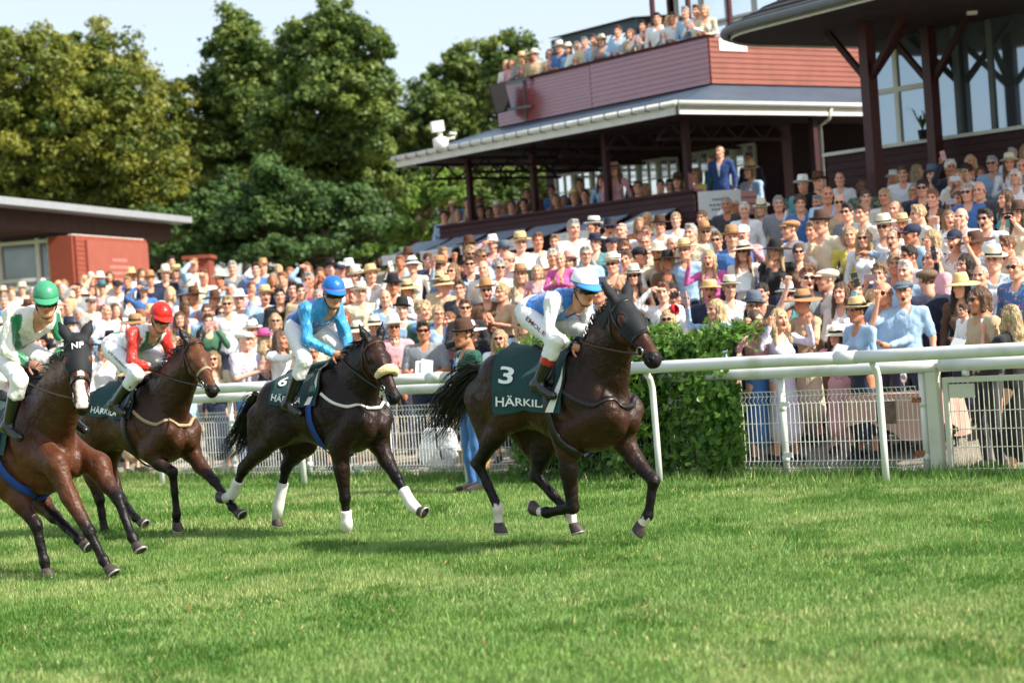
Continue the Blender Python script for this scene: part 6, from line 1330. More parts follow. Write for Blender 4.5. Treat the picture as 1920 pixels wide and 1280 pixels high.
A(r6(1738, 418), 'm', 'fist', 'white', 'short', 'dk', gl='sun', sleeve='s', note='shouting in white polo shirt and sunglasses, fist clenched'); A(r6(1645, 640), 'f', 'high', 'black', 'long', 'dk', face=-30, note='dark long hair, black top, arm raised with a phone'); A(r6(1775, 620), 'm', 'down', 'lightblue', 'short', 'gr', hat='panama', hatc='cream', gl='eye', pm='cloth_print'); A(r6(1712, 695), 'f', 'shout', 'white', 'crop', 'gr')
A(r6(1370, 600), 'm', 'down', 'white', 'short', 'dk', skin='t', face=-30); A(r6(1480, 318), 'm', 'clap', 'brown', 'short', 'gi', suit=True, pm='cloth_check'); A(r6(1705, 282), 'm', 'down', 'charcoal', 'bald', 'br'); A(r6(1838, 318), 'f', 'down', 'teal', 'long', 'br', face=-40); A(r6(1768, 150), 'm', 'down', 'lightblue', 'short', 'gr', gl='sun'); A(r6(1880, 212), 'f', 'down', 'white', 'bob', 'wh')
A(r6(1415, 395), 'm', 'down', 'offwhite', 'short', 'bl', face=-60); A(r6(1650, 290), 'm', 'down', 'blue', 'short', 'gr', gl='sun'); A(r6(1895, 390), 'f', 'phone', 'cream', 'long', 'br', hat='panama', hatc='brown'); A(r6(1330, 200), 'm', 'down', 'white', 'short', 'br'); A(r6(1475, 205), 'm', 'down', 'black', 'short', 'dk', hat='fedora', hatc='charcoal' if 0 else 'grey'); A(r6(1425, 270), 'm', 'down', 'navy', 'short', 'dk', gl='sun')
A(r6(1065, 385), 'm', 'down', 'grey', 'short', 'dk', gl='sun', pm='cloth_check'); A(r6(1140, 390), 'm', 'down', 'offwhite', 'short', 'br', face=-20); A(r6(725, 345), 'm', 'hip' if 0 else 'down', 'grey', 'short', 'gr'); A(r6(830, 345), 'm', 'down', 'blue', 'curly', 'br', face=15); A(r6(560, 375), 'm', 'down', 'white', 'short', 'wh'); A(r6(645, 368), 'f', 'down', 'cream', 'long', 'bl', hat='panama', hatc='cream'); A(r6(1025, 225), 'm', 'down', 'white', 'crop', 'br'); A(r6(1600, 215), 'm', 'phone', 'offwhite', 'long', 'db'); A(r6(475, 350), 'm', 'down', 'charcoal', 'short', 'gr', skin='t')
A(r6(1310, 105), 'm', 'down', 'black', 'short', 'dk', hat='fedora', hatc='black'); A(r6(1620, 45), 'm', 'down', 'lightblue', 'short', 'gr', hat='panama', hatc='straw'); A(r6(1558, 80), 'm', 'down', 'teal', 'short', 'dk', hat='bucket', hatc='navy'); A(r6(1520, 80), 'm', 'down', 'lightblue', 'short', 'dk', hat='panama', hatc='tan'); A(r6(1715, 55), 'm', 'down', 'offwhite', 'bald', 'gr', skin='t'); A(r6(1790, 45), 'm', 'down', 'lightblue', 'short', 'gr', hat='bucket', hatc='tan'); A(r6(1395, 185), 'f', 'down', 'grey', 'long', 'bl', face=90)
# ---- behind the leading horse
A(z1(375, 180), 'f', 'clap', 'beige', 'bun', 'bl', skin='l', sleeve='s', face=-35, sc=1.05, note='clapping in sequinned beige dress, blonde hair tied up'); A(z1(300, 172), 'm', 'shout', 'brown', 'short', 'br', hat='panama', hatc='tan', gl='sun', sc=1.03); A(z1(125, 152), 'f', 'clap', 'beige', 'crop', 'bl', hat='wide', hatc='straw'); A(z1(188, 165), 'm', 'down', 'charcoal', 'short', 'br', gl='eye')
A(z1(210, 248), 'm', 'clap', 'black', 'short', 'br', gl='sun'); A(z1(360, 378), 'f', 'shout', 'white', 'long', 'bl', gl='sun', sc=.97); A(z1(465, 318), 'f', 'down', 'lightblue', 'long', 'bl', gl='sun', pm='cloth_print'); A(z1(218, 352), 'f', 'down', 'green', 'bun', 'db', hat='wide', hatc='white', face=80, sleeve='s', note='seen from behind with hair in a knot under a big white hat'); A(z1(32, 345), 'm', 'down', 'grey', 'short', 'dk', gl='sun', skin='t', sleeve='s')
A(z1(450, 105), 'f', 'down', 'cream', 'long', 'bl', hat='panama', hatc='tan', pm='cloth_print', sc=1.04); A(z1(620, 40), 'f', 'clap', 'magenta', 'crop', 'bl', sc=.8, Y=25.); A(z1(935, 110), 'f', 'clap', 'brown', 'long', 'dk', hat='panama', hatc='cream', gl='sun'); A(z1(845, 60), 'm', 'clap', 'beige', 'short', 'br', hat='panama', hatc='cream', gl='sun'); A(z1(20, 260), 'm', 'reach', 'blue', 'curly', 'bl', face=40)
A(z1(235, 60), 'm', 'down', 'navy', 'short', 'br', suit=True, gl='sun'); A(z1(95, 70), 'm', 'down', 'blue', 'short', 'br', hat='panama', hatc='tan', suit=True, face=120); A(z1(290, 80), 'm', 'down', 'offwhite', 'bald', 'gr'); A(z1(520, 90), 'f', 'down', 'pink', 'bob', 'bl', sc=.78, Y=26., pm='cloth_print'); A(z1(660, 50), 'f', 'down', 'white', 'long', 'br', hat='fedora', hatc='dusk'); A(z1(905, 40), 'm', 'clap', 'offwhite', 'short', 'br'); A(z1(725, 20), 'm', 'down', 'lightblue', 'short', 'gr', gl='eye'); A(z1(955, 25), 'm', 'down', 'black', 'crop', 'dk', hat='cap', hatc='black', pm='cloth_print', face=60)
# ---- around the blue jockey
A(z2(840, 240), 'm', 'down', 'lightblue', 'short', 'br', hat='fedora', hatc='black', skin='p', note='smiling in black hat and light blue shirt behind the second horse'); A(z2(800, 318), 'm', 'down', 'pink', 'short', 'dk', hat='panama', hatc='white', gl='sun', skin='t', note='bearded in white hat, sunglasses and pink shirt'); A(z2(715, 315), 'f', 'down', 'black', 'bun', 'br', hat='wide', hatc='cream'); A(z2(935, 335), 'm', 'prog', 'grey', 'short', 'dk', gl='sun', skin='t', sleeve='s', note='open grey shirt, sunglasses, standing at the rail between two horses')
A(z2(292, 372), 'm', 'reach', 'white', 'long', 'br', face=40, skin='m'); A(z2(275, 290), 'f', 'down', 'offwhite', 'bob', 'bl', gl='sun'); A(z2(222, 372), 'f', 'down', 'black', 'long', 'bl', hat='panama', hatc='pink', face=140, note='seen from behind in bright pink hat'); A(z2(65, 215), 'm', 'down', 'white', 'short', 'bl', gl='sun', bot='navy', sc=1.06, note='tall in white shirt and sunglasses behind the bay horse'); A(z2(112, 195), 'm', 'down', 'white', 'short', 'dk', hat='panama', hatc='white'); A(z2(228, 178), 'm', 'fist', 'lightblue', 'short', 'br', hat='panama'); A(z2(295, 178), 'm', 'down', 'black', 'short', 'dk'); A(z2(862, 150), 'f', 'down', 'yellow', 'long', 'bl', hat='wide', gl='sun'); A(z2(700, 85), 'm', 'down', 'white', 'short', 'dk', hat='panama'); A(z2(655, 165), 'm', 'down', 'cream', 'short', 'dk', hat='panama', hatc='cream'); A(z2(1012, 115), 'f', 'clap', 'cream', 'crop', 'gr', hat='wide'); A(z2(930, 245), 'm', 'down', 'green', 'curly', 'bl', face=30); A(z2(765, 190), 'm', 'down', 'lightblue', 'bald', 'gr')
A(z2(35, 255), 'f', 'down', 'green', 'bob', 'dk', gl='sun'); A(z2(190, 60), 'm', 'down', 'blue', 'short', 'dk'); A(z2(355, 150), 'm', 'down', 'black', 'short', 'dk'); A(z2(85, 55), 'm', 'down', 'grey', 'short', 'gr', pm='cloth_check'); A(z2(390, 160), 'm', 'down', 'beige', 'short', 'dk')
# ---- left part
A(r7(850, 535), 'm', 'down', 'navy', 'short', 'dk', hat='panama', hatc='cream'); A(r7(905, 522), 'm', 'down', 'white', 'short', 'dk', hat='boater'); A(r7(1195, 498), 'm', 'down', 'lightblue', 'short', 'gr', pm='cloth_check'); A(r7(430, 805), 'm', 'down', 'lightblue', 'short', 'gr', face=150, note='grey hair seen from behind beside the NP horse'); A(r7(880, 470), 'm', 'down', 'black', 'short', 'dk'); A(z3(320, 268), 'm', 'down', 'beige', 'short', 'gr', face=130); A(z3(400, 370), 'm', 'phone', 'white', 'short', 'br'); A(z3(805, 255), 'm', 'phone', 'green', 'short', 'br'); A(z3(695, 245), 'f', 'clap', 'yellow', 'long', 'br', pm='cloth_print'); A(z3(640, 65), 'm', 'down', 'white', 'short', 'dk', hat='panama', hatc='cream'); A(z3(680, 62), 'm', 'down', 'white', 'short', 'br', hat='boater')
A(z3(555, 130), 'm', 'shade', 'blue', 'short', 'gr', hat='bucket', hatc='grey'); A(z3(300, 130), 'm', 'shade', 'grey', 'short', 'dk'); A(z3(500, 150), 'f', 'down', 'white', 'long', 'dk'); A(z3(395, 125), 'f', 'down', 'pink', 'bun', 'br', hat='panama', hatc='teal'); A(z3(455, 120), 'm', 'down', 'white', 'short', 'dk', hat='cap', hatc='black'); A(z3(15, 175), 'm', 'down', 'blue', 'short', 'gr'); A(z3(405, 215), 'm', 'down', 'lilac', 'crop', 'br', face=30)
# steward standing on the turf side of the rail
gst = G(895, 922); add(*z1(200, 455), 'm', 'down', 'emerald', 'short', 'dk', hat='fedora', hatc='brown', face=-75, bot='blue', foot=gst, note='in green shirt, jeans and dark leather hat beside the rail behind the leading horse', skin='t')
# ---- restaurant terrace
for i, (x, y, t, h, hcx, sx) in enumerate([(545, 445, 'lightblue', None, 'dk', 'm'), (585, 410, 'beige', 'wide', 'straw', 'f'), (620, 455, 'charcoal', None, 'gr', 'm'), (668, 385, 'blue', None, 'dk', 'm'), (680, 440, 'white', None, 'bl', 'f'), (740, 385, 'navy', 'wide', 'tan', 'f'), (742, 425, 'black', None, 'dk', 'f'), (790, 435, 'navy', None, 'dk', 'm'), (835, 415, 'navy', 'panama', 'cream', 'm'), (868, 412, 'charcoal', 'panama', 'straw', 'm'), (915, 400, 'blue', None, 'br', 'm'), (950, 405, 'white', 'panama', 'white', 'm'), (985, 390, 'black', None, 'dk', 'm'), (1000, 335, 'brown', None, 'br', 'm'), (1062, 368, 'cream', 'panama', 'cream', 'f'), (1140, 320, 'blue', None, 'br', 'm'), (1160, 355, 'pink', None, 'db', 'f'), (1205, 348, 'navy', None, 'gr', 'm'), (1262, 333, 'blue', 'panama', 'straw', 'm'), (1292, 283, 'charcoal', None, 'dk', 'm'), (1320, 320, 'navy', None, 'br', 'm'), (1360, 330, 'white', 'panama', 'cream', 'm'), (1412, 265, 'lightblue', None, 'br', 'f'), (1420, 300, 'blue', None, 'br', 'f'), (1485, 205, 'pink', 'wide', 'dusk', 'f'), (1575, 290, 'brown', None, 'dk', 'f'), (1612, 275, 'charcoal', None, 'br', 'm'), (1655, 280, 'cream', None, 'bl', 'f'), (1740, 293, 'navy', None, 'dk', 'm'), (1790, 275, 'white', None, 'dk', 'm'), (1835, 260, 'cream', 'panama', 'brown', 'f'), (1880, 262, 'yellow', None, 'br', 'f')]):
    px, py = r8(x, y); d = ray(px, py); e = (.62, 1.25)[i % 2]; kk = (((S0+ED*e)-CAM)@ED)/(d@ED); q = CAM+d*kk; hz = q[2]-3.0; kind = 'sit' if hz < 1.42 else 'down'
    base = 1.175 if kind == 'sit' else 1.635
    add(px, py, sx, kind, t, ('long' if sx == 'f' else 'short'), hcx if h is None else 'br', hat=h, hatc=hcx if h else 'straw', sc=min(1.08, max(.86, hz/base))/(1 if sx == 'm' else .945), face=-10, foot=(q[0], q[1], 3.0), zone='on the restaurant terrace')
for x, y, sx, t, note, e in ((440, 70, 'm', 'royal', 'bald in blue suit standing at the terrace corner', .8), (405, 140, 'f', 'emerald', 'in dark green dress standing at the terrace corner', .8), (585, 105, 'm', 'navy', 'in navy suit in the shade of the terrace', 2.8), (762, 125, 'f', 'black', 'in black dress in the shade of the terrace end', 5.2), (818, 105, 'm', 'blue', 'in bright blue suit in the shade of the terrace end', 5.2), (590, 185, 'f', 'lightblue', 'in straw hat seated at the terrace end', 2.2), (330, 205, 'f', 'yellow', 'in yellow seated left of the terrace corner', .7)):
    px, py = r6(x, y); d = ray(px, py); kk = (((S0+ED*e)-CAM)@ED)/(d@ED); q = CAM+d*kk; kind = 'sit' if q[2]-3 < 1.42 else 'down'
    add(px, py, sx, kind, t, 'bald' if 'bald' in note else ('bob' if sx == 'f' else 'short'), 'br' if sx == 'm' else 'db', hat='panama' if 'straw' in note else None, suit=sx == 'm', bot=t if t != 'yellow' else 'cream', sc=(q[2]-3)/(1.175 if kind == 'sit' else 1.635)/(1 if sx == 'm' else .945) if 1.0 < q[2]-3 < 1.72 else 1., foot=(q[0], q[1], max(3.0, q[2]-1.72)), note=note, zone='terrace', face=-20 if sx == 'm' else -40)
# ---- balcony
RB = lambda x, y: (920+x/4.266, y/4.266)
for i, (x, y, sx, t, h, hcx) in enumerate([(130, 545, 'f', 'white', None, 'bl'), (175, 550, 'f', 'pink', None, 'br'), (250, 470, 'm', 'grey', 'panama', 'straw'), (310, 475, 'f', 'beige', 'bucket', 'straw'), (350, 450, 'm', 'beige', 'panama', 'cream'), (480, 470, 'f', 'cream', None, 'dk'), (555, 385, 'm', 'blue', 'panama', 'white'), (628, 420, 'f', 'lightblue', 'panama', 'cream'), (690, 380, 'm', 'white', None, 'gr'), (752, 345, 'm', 'cream', None, 'gr'), (828, 325, 'm', 'lightblue', None, 'br'), (890, 335, 'f', 'grey', 'panama', 'cream'), (1020, 255, 'm', 'lightblue', None, 'br'), (1120, 275, 'f', 'beige', None, 'gi'), (1222, 215, 'm', 'white', None, 'dk'), (1285, 225, 'f', 'rust', None, 'br'), (1335, 155, 'm', 'white', None, 'dk'), (1425, 175, 'f', 'white', None, 'db'), (1468, 150, 'm', 'white', None, 'br'), (1562, 105, 'm', 'lightblue', None, 'gr'), (1652, 92, 'm', 'white', None, 'br'), (1715, 90, 'f', 'cream', None, 'bl')]):
    px, py = RB(x, y); d = ray(px, py); e = 1.95; kk = (((S0+ED*e)-CAM)@ED)/(d@ED); q = CAM+d*kk; hz = q[2]-6.12
    add(px, py, sx, ('prog', 'down', 'clap')[i % 3], t, ('bob' if sx == 'f' else 'short'), hcx if h is None else 'br', hat=h, hatc=hcx if h else 'straw', sc=min(1.12, max(.9, hz/1.635))/(1 if sx == 'm' else .945), face=-15, foot=(q[0], q[1], min(6.3, max(6.12, q[2]-1.75))), zone='on the balcony')
# ---- the rows between, filled as densely as in the photograph
BX = [0, 140, 290, 330, 700, 760, 1250, 1300, 1420, 1450, 1600, 1700, 1920]; BY = [545, 525, 505, 497, 500, 478, 402, 392, 378, 352, 332, 312, 268]
rf_ = random.Random(99); occ = [(p['px'], p['py'], p['d']) for p in PEOPLE]; pal = ['white']*17+['offwhite']*7+['lightblue']*9+['navy']*3+['black']*3+['cream']*6+['beige']*4+['pink']*5+['grey']*2+['charcoal']+['blue']*2+['teal', 'green', 'yellow', 'brown', 'red', 'magenta', 'lilac', 'rust']
cand = []
for row, n in enumerate(np.concatenate([np.arange(1.55, 7, .62), np.arange(7, 20.5, .72)])):
    for t in np.arange(-34, 16, .50):
        tt = t+rf_.uniform(-.2, .2)+(.25 if row % 2 else 0); nn = n+rf_.uniform(-.24, .24); q = TN(tt, nn, float(zbank(nn))); sex = 'mf'[rf_.random() < .45]; k = rf_.gauss(1, .045)*(1 if sex == 'm' else .945); hd_ = q+ZU*1.635*k
        x, y = proj(hd_)
        if not (-25 < x < 1945) or y < np.interp(x, BX, BY): continue
        v = q-S0; s_, e_ = v@FD, v@ED
        if e_ > -.35 and s_ > -10.2 and s_ < .6: continue
        if (q-C0)@BN > -6 and (q-C0)@BN < .6 and -1 < (q-C0)@BD < 5.5: continue
        d = float(np.linalg.norm(q-CAM)); hp = 3733/d*.15
        if any(abs(x-a) < hp*(1.25 if d < c else .75) and abs(y-b) < hp*(1.9 if d < c else .9) for a, b, c in occ): continue
        if n < 2.6 and rf_.random() < .45: continue
        if -5 < tt < -2.1 and n < 2.4: continue
        cand.append((d, x, y, sex, k, q)); occ.append((x, y, d))
cand.sort(key=lambda c: c[0])
ROOM = 298-len(PEOPLE)
def style():
    pass
def rstyle(sex):
    r = rf_; hat = None; hatc = 'straw'
    if r.random() < .34: hat = r.choice(['panama', 'panama', 'fedora', 'wide', 'boater', 'cap', 'flat', 'bucket'] if sex == 'm' else ['wide', 'wide', 'panama', 'panama', 'bucket']); hatc = r.choice(['straw', 'straw', 'cream', 'cream', 'white', 'tan', 'black', 'brown', 'grey', 'navy']) if hat not in ('cap', 'flat') else r.choice(['navy', 'black', 'tweed', 'white', 'grey'])
    return dict(hair=r.choice(['short', 'short', 'crop', 'bald', 'curly'] if sex == 'm' else ['long', 'long', 'bob', 'bun', 'pony', 'curly']), hc=r.choice(['br', 'dk', 'bl', 'db', 'gr', 'gi', 'db', 'wh'] if sex == 'm' else ['bl', 'bl', 'br', 'db', 'db', 'gi', 'gr']), hat=hat, hatc=hatc, gl=r.choice([None, None, None, None, 'sun', 'sun', 'eye']), skin=r.choice('llllmmtpp'+('d' if r.random() < .15 else 'l')),
                kind=r.choice(['down']*6+['clap']*4+['phone']*2+['shade', 'fist', 'prog', 'high', 'shout', 'chin', 'reach']), top=r.choice(pal), pm=r.choice(['cloth']*7+['cloth_print']*(3 if sex == 'f' else 1)+['cloth_check']*(0 if sex == 'f' else 1)), sleeve=r.choice('lls'), face=r.gauss(0, 22), bot=r.choice(['navy', 'charcoal', 'beige', 'blue', 'black', 'cream']))
for d, x, y, sex, k, q in cand[:max(0, ROOM)]:
    st = rstyle(sex); kind = st.pop('kind'); top = st.pop('top'); PEOPLE.append(dict(px=x, py=y, sex=sex, kind=kind, top=top, k=k, suit=(sex == 'm' and top in ('navy', 'black', 'charcoal') and rf_.random() < .6), q=q, note=None, zone=None, d=d, **st))
# ---- words that single each one out
def zone_of(p):
    if p['zone']: return p['zone']
    x, y = p['px'], p['py']
    zs = [(0, 165, 'behind the green-capped jockey'), (165, 330, 'behind the red-capped jockey'), (330, 450, 'above the dark bay horse'), (450, 560, 'left of the blue-capped jockey'), (560, 700, 'behind the blue-capped jockey'), (700, 850, 'above the sheepskin noseband'), (850, 985, 'left of the white-capped jockey'), (985, 1140, 'behind the white-capped jockey'), (1140, 1290, "above the hooded horse's head"), (1290, 1420, 'above the creeper hedge'), (1420, 1560, 'above the wire fence'), (1560, 1740, 'left of the fence gate'), (1740, 2000, 'above the gate at right')]
    z = next(w_ for a, b, w_ in zs if a <= max(0, min(1999, x)) < b)
    r = 'front rows' if p['d'] < 27 else ('middle rows' if p['d'] < 34 else 'back rows'); return z+', '+r
def describe(p):
    if p['note']: return 'person '+p['note']
    g = {'f': 'top', 'm': 'shirt'}[p['sex']]; 
    if p['suit']: g = 'jacket'
    c = TN_.get(p['top'], p['top']); c = {'cloth_print': 'patterned '+c, 'cloth_check': 'checked '+c}.get(p['pm'], c)
    if p['hat'] == 'flower': h = 'flower headpiece'
    elif p['hat']: h = {'straw': 'straw', 'dusk': 'dusty pink', 'tweed': 'brown'}.get(p['hatc'], p['hatc'])+' '+{'cap': 'cap', 'flat': 'flat cap', 'wide': 'wide hat', 'bucket': 'soft hat', 'boater': 'boater'}.get(p['hat'], 'hat')
    else: h = {'br': 'brown', 'dk': 'dark', 'bl': 'blond', 'db': 'fair', 'gr': 'grey', 'gi': 'reddish', 'wh': 'white'}[p['hc']]+' hair'
    a = {'clap': ' clapping', 'phone': ' filming', 'fist': ' fist up', 'up': ' fists up', 'shade': ' shading eyes', 'reach': ' pointing', 'high': ' arm up'}.get(p['kind'], '')
    return f"person in {c} {g}, {h}{a}, {zone_of(p)}"
lab = {}
for p in PEOPLE: lab.setdefault(describe(p), []).append(p)
ORD = ['leftmost', 'second from left', 'third from left', 'fourth from left', 'fifth from left', 'sixth from left', 'seventh from left']
for l, ps in lab.items():
    if len(ps) == 1: ps[0]['label'] = l
    else:
        for i, p in enumerate(sorted(ps, key=lambda p: p['px'])): p['label'] = l+', '+(ORD[i] if i < 7 else f'number {i+1} from left')
for p in PEOPLE:                                          # keep to sixteen words
    if len(p['label'].split()) > 16: p['label'] = p['label'].replace(' clapping', '').replace(' filming', '').replace(' shading eyes', '').replace('the ', '').replace(' rows', ' row')
    if len(p['label'].split()) > 16: p['label'] = p['label'].replace('patterned ', '').replace('checked ', '').replace(' pointing', '').replace(' fist up', '')
    if len(p['label'].split()) > 16: p['label'] = p['label'].replace(', back row', '').replace(', middle row', '').replace(', front row', '')
def spawn(p):
    F_ = FIG[p['kind'], p['sex']]; hd_ = F_['J']['head']; r = random.Random(int(p['px']*31+p['py']*17))
    sk = np.array(SKIN[p['skin']][:3])*r.uniform(.9, 1.06)
    o = link('person', F_['body'], None, sk); look = np.array([0, 0, 0])-p['q']
    tgt = TN(p.get('tt', 0), -4.5)  # they follow the runners: mostly towards the track and to the left
    base = math.atan2(13.-p['q'][1], -.8-p['q'][0])       # they watch the runners
    ang = base+math.radians(p['face'])+r.gauss(0, .12)
    o.location = tuple(p['q']); o.rotation_euler = (0, 0, ang); o.scale = (p['k']*r.uniform(.95, 1.06), p['k']*r.uniform(.94, 1.07), p['k'])
    tag(o, p['label'], 'person', 'spectators')
    tc_ = np.array(TC[p['top']][:3])*r.uniform(.88, 1.04)
    if p['sex'] == 'f' and p['kind'] != 'sit' and (p['pm'] == 'cloth_print' or r.random() < .4): bc = tc_
    else: bc = np.array(TC[p['bot']][:3])
    so_ = link('shirt', F_['top_' if (p['sleeve'] == 'l' or p['suit']) else 'short_'], o, tc_)
    if p['pm'] != 'cloth': so_.material_slots[0].link = 'OBJECT'; so_.material_slots[0].material = MATS[p['pm']]
    if p['suit'] or (p['sex'] == 'm' and p['top'] in ('navy', 'black', 'charcoal', 'emerald') and r.random() < .3): link('shirt_front', F_['front'], o, (.8, .82, .85))
    link('trousers' if p['sex'] == 'm' or p['kind'] == 'sit' else 'skirt', F_['bottom'], o, bc); [link('shoe', m_, o, S(50, 42, 38)) for m_ in F_['shoe']]
    pos = tuple(hd_)
    if p['hat'] and p['hat'] != 'flower' or p['hair'] not in ('none',):
        h = p['hair']; h = {'curly': 'crop', 'short': 'crop'}.get(h, h) if p['hat'] and p['hat'] != 'flower' else h
        ho = link('hair', HAIR[h], o, np.array(HC[p['hc']][:3])*r.uniform(.8, 1.15)); ho.location = pos
    if p['hat']:
        m, bd = HATS[p['hat']]; ho = link('hat', m, o, np.array(HATC[p['hatc']][:3])*r.uniform(.9, 1.05)); lift = 0 if p['hat'] in ('cap', 'flat', 'flower') else .058
        ho.location = (pos[0]-.012, pos[1], pos[2]+lift); ho.rotation_euler = (r.gauss(0, .05), r.gauss(.06, .06) if lift else 0, 0)
        if bd is not None and p['hatc'] != 'black' and r.random() < .8: b = link('hat_band', bd, ho)
    if p['gl']: g = link('sunglasses' if p['gl'] == 'sun' else 'glasses', SPEC[p['gl']], o); g.location = pos
    if p['kind'] in ('phone', 'high') and p['d'] < 34:
        J = F_['J']; w_ = (J['wr'][0]+J['wr'][1])/2 if p['kind'] == 'phone' else J['wr'][1]; M = Matrix.Translation(Vector(p['q'])) @ Matrix.Rotation(ang, 4, 'Z') @ Matrix.Scale(p['k'], 4)
        c = M @ Vector(w_+np.array([.045, 0 if p['kind'] == 'phone' else .02, .10])); ph = link('phone', PHONE, None, r.choice([(.02, .02, .025), (.6, .6, .62), (.5, .3, .3), (.05, .08, .07)])); ph.location = c; ph.rotation_euler = (math.radians(90) if p['kind'] == 'phone' else .2, 0, ang)
        if p['kind'] == 'phone': ph.rotation_euler = Matrix.Rotation(ang, 3, 'Z').to_4x4().to_3x3().to_4x4().to_euler() if 0 else (Matrix.Rotation(ang, 4, 'Z') @ Matrix.Rotation(math.pi/2, 4, 'X')).to_euler()
        lb = 'phone held by '+p['label']; tag(ph, ' '.join(lb.split()[:16]).rstrip(','), 'phone', 'phones held up')
    if p['kind'] == 'prog' and p['d'] < 27 and p['k'] > .85 and p['zone'] is None:
        M = Matrix.Translation(Vector(p['q'])) @ Matrix.Rotation(ang, 4, 'Z') @ Matrix.Scale(p['k'], 4); pr = link('programme', PROG); pr.location = M @ Vector((.36, .0, 1.19)); pr.rotation_euler = (0, -.6, ang)
        tag(pr, ' '.join(('programme held by '+p['label']).split()[:16]).rstrip(','), 'programme', 'race programmes')
    return o
for p in PEOPLE: spawn(p)
# ---- the farthest rows, past three hundred: one mass
REST = cand[max(0, ROOM):]
if REST:
    VV, QQ, CC = [], [], []; off = 0; low = {}
    for kind in ('down', 'clap', 'shade', 'phone'):
        for sex in 'mf':
            J, mouth = figure_joints(kind); H_ = human(J, sex, 1., .9, .02, 'smile', vox=.05, hvox=.023); nh_ = 2*(4*8+5*24-6); low[kind, sex] = H_; P_, Q_, c_ = H_['body']; m_ = np.arange(len(P_)) < len(P_)-nh_*0; m_ &= P_[:, 2] > .75; q_ = Q_[m_[Q_].all(1)]; u_, iv = np.unique(q_, return_inverse=True); H_['body'] = (P_[u_], iv.reshape(q_.shape), c_[u_])
    hl = {k: None for k in ('short', 'long')}
    for k, f in (('short', _short), ('long', _long)): B = Solid(); B.ell(V3(-.014, 0, .036), (.104, .084, .099), k=.02); f(B); hl[k] = B.mesh(.026)
    for d, x, y, sex, k, q in REST:
        st = rstyle(sex); L_ = low[rf_.choice(['down', 'down', 'clap', 'shade', 'phone']), sex]; a = math.atan2(13.-q[1], -.8-q[0])+rf_.gauss(0, .3); R = np.array([[math.cos(a), -math.sin(a), 0], [math.sin(a), math.cos(a), 0], [0, 0, 1]])
        sk = np.array(SKIN[st['skin']][:3]); parts = [(L_['body'][0], L_['body'][1], L_['body'][2]*sk), (*L_['top'], np.array(TC[st['top']][:3])), (hl['short' if sex == 'm' else 'long'][0]+figure_joints('down')[0]['head'], hl['short' if sex == 'm' else 'long'][1], np.array(HC[st['hc']][:3]))]
        if st['hat']:
            hm_ = HATS[st['hat']][0]; hv = np.array([v.co[:] for v in hm_.vertices])+V3(.018, 0, 1.635+(.058 if st['hat'] not in ('cap', 'flat') else 0)); hq = np.array([list(f.vertices)[:4] for f in hm_.polygons if len(f.vertices) == 4]); parts.append((hv, hq, np.array(HATC[st['hatc']][:3])))
        for P, Q, c in parts:
            VV.append((P*k)@R.T+q); QQ.append(Q+off); CC.append(np.broadcast_to(c, (len(P), 3))); off += len(P)
    mat('crowd', attr='Col', rough=.75, spec=.2); tag(link('crowd', npmesh('crowd', np.concatenate(VV), np.concatenate(QQ), 'crowd', np.concatenate(CC))), 'dense far rows of spectators packed up the bank', 'crowd', kind='stuff')
print('people', len(PEOPLE), 'candidates', len(cand), 'rest', len(REST))
# ------------------------------------------------------------------ things behind the fence
mat('table_cloth', S(196, 160, 146), .9, .1, noise=(5, .08), bump=(9, .05, (1, 1, .4))); mat('wicker', S(196, 160, 104), .8, .2, noise=(70, .3), bump=(90, .02)); mat('white_canvas', S(228, 230, 236), .8, .2, noise=(6, .08), bump=(8, .05)); mat('navy_bag', S(30, 40, 78), .8, .2); mat('clear_glass', S(240, 240, 240), .05, .5, trans=.9)
def table(t0, n0, lx, ly, label):
    o = empty('draped_table', TN(t0, n0, float(zbank(n0))), label, 'table'); z = .74; mb = MB(); P = []
    per = []
    for k in range(64):
        a = k/64*4; e = int(a); u = a-e; c = [(-lx, -ly), (lx, -ly), (lx, ly), (-lx, ly)]; p0, p1 = c[e], c[(e+1) % 4]; per.append((lerp(p0, p1, u), k))
    for lvl, zz_ in enumerate((z, z-.02, .62, .50, .36)):
        P.append([TN(t0+p[0]*(1+(.05*math.sin(k*1.1)+.03)*lvl*.6), n0+p[1]*(1+(.05*math.sin(k*1.3)+.03)*lvl*.6), zz_+(.10*math.sin(k*.39) if lvl == 4 else 0)) for p, k in per])
    mb.grid(P, closed=True); mb.f.append(tuple(range(64))); mb.build('cloth', 'table_cloth', o, True)
    for sx in (-1, 1):
        for sy in (-1, 1): mb = MB(); mb.tube([TN(t0+sx*lx*.85, n0+sy*ly*.85, 0), TN(t0+sx*lx*.85, n0+sy*ly*.85, .73)], .02, 6); mb.build('leg', 'speaker_black', o)
table(-.85, 2.0, .5, .32, 'table draped in dusty pink cloth behind the wire fence')
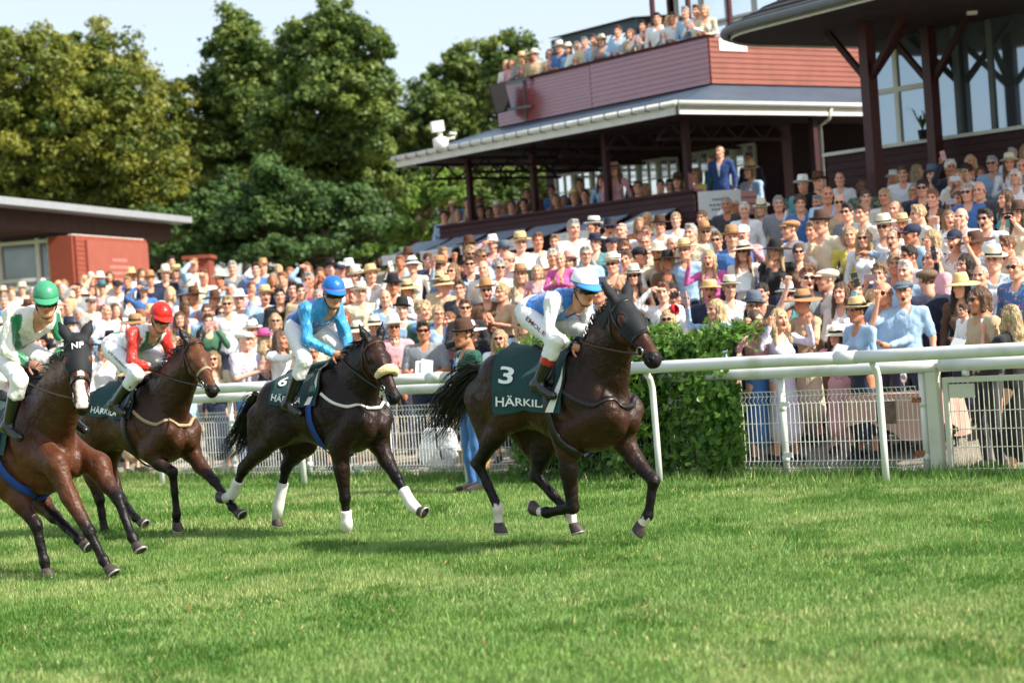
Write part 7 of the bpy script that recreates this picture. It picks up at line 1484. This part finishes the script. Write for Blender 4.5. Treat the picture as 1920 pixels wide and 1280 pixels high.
gl = TN(-.75, 1.85, .75); g_ = empty('wine_glass', gl, 'stemmed wine glass on the draped table', 'glass'); mb = MB(); mb.tube([gl, gl+ZU*.004, gl+ZU*.008, gl+ZU*.09, gl+ZU*.10, gl+ZU*.14, gl+ZU*.19], [.035, .035, .005, .005, .02, .04, .032], 12); mb.build('bowl', 'clear_glass', g_, True)
bq = TN(-6.15, 1.25); b_ = empty('wicker_basket', bq, 'wicker basket on the ground behind the wire fence', 'basket'); mb = MB(); mb.tube([bq, bq+ZU*.02, bq+ZU*.28], [.15, .16, .20], 16); mb.build('body', 'wicker', b_, True); mb = MB(); mb.tube([bq+ZU*.28+np.array([.2*math.cos(a), .2*math.sin(a), 0]) for a in np.linspace(0, 6.283, 25)], .014, 6); mb.build('rim', 'wicker', b_, True)
bq = TN(-6.75, 1.3); b_ = empty('tote_bag', bq, 'white canvas bag with black strap behind the wire fence', 'bag'); B = Solid(); B.cap(bq+ZU*.25-T*.12, bq+ZU*.25+T*.12, .2, .2, k=.04, ax=N, fl=1.7); B.cap(bq+ZU*.45-T*.16, bq+ZU*.45+T*.16, .1, .1, k=.06, ax=N, fl=1.4); p_, q_ = B.mesh(.018); me = npmesh('body', p_-bq, q_, 'white_canvas'); link('body', me, b_); mb = MB(); mb.tube([bq+T*.1-N*.15+ZU*.55, bq+T*.15-N*.19+ZU*.35, bq+T*.2-N*.17+ZU*.18], .02, 6); mb.build('strap', 'speaker_black', b_)
tv, tf = text_mesh('ERLIG', .17, .006, .004); q0 = TN(-7.85, NI-.06, .07); mb = MB(); mb.add([q0+T*p[0]+ZU*p[1]*.9-N*p[2] for p in tv], tf); tag(mb.build('fence_lettering', 'white_paint'), 'white lettering fixed low on the wire fence behind the second horse', 'sign')
bq = TN(.9, 1.9, .07); b_ = empty('navy_handbag', bq, 'dark navy bag standing behind the gate bars', 'bag'); B = Solid(); B.cap(bq+ZU*.16-T*.1, bq+ZU*.16+T*.1, .15, .15, k=.04, ax=N, fl=1.6); p_, q_ = B.mesh(.02); link('body', npmesh('body', p_-bq, q_, 'navy_bag'), b_); mb = MB(); mb.tube([bq-T*.12+ZU*.27, bq-T*.06+ZU*.42, bq+T*.06+ZU*.42, bq+T*.12+ZU*.27], .012, 6); mb.build('handle', 'navy_bag', b_, True)
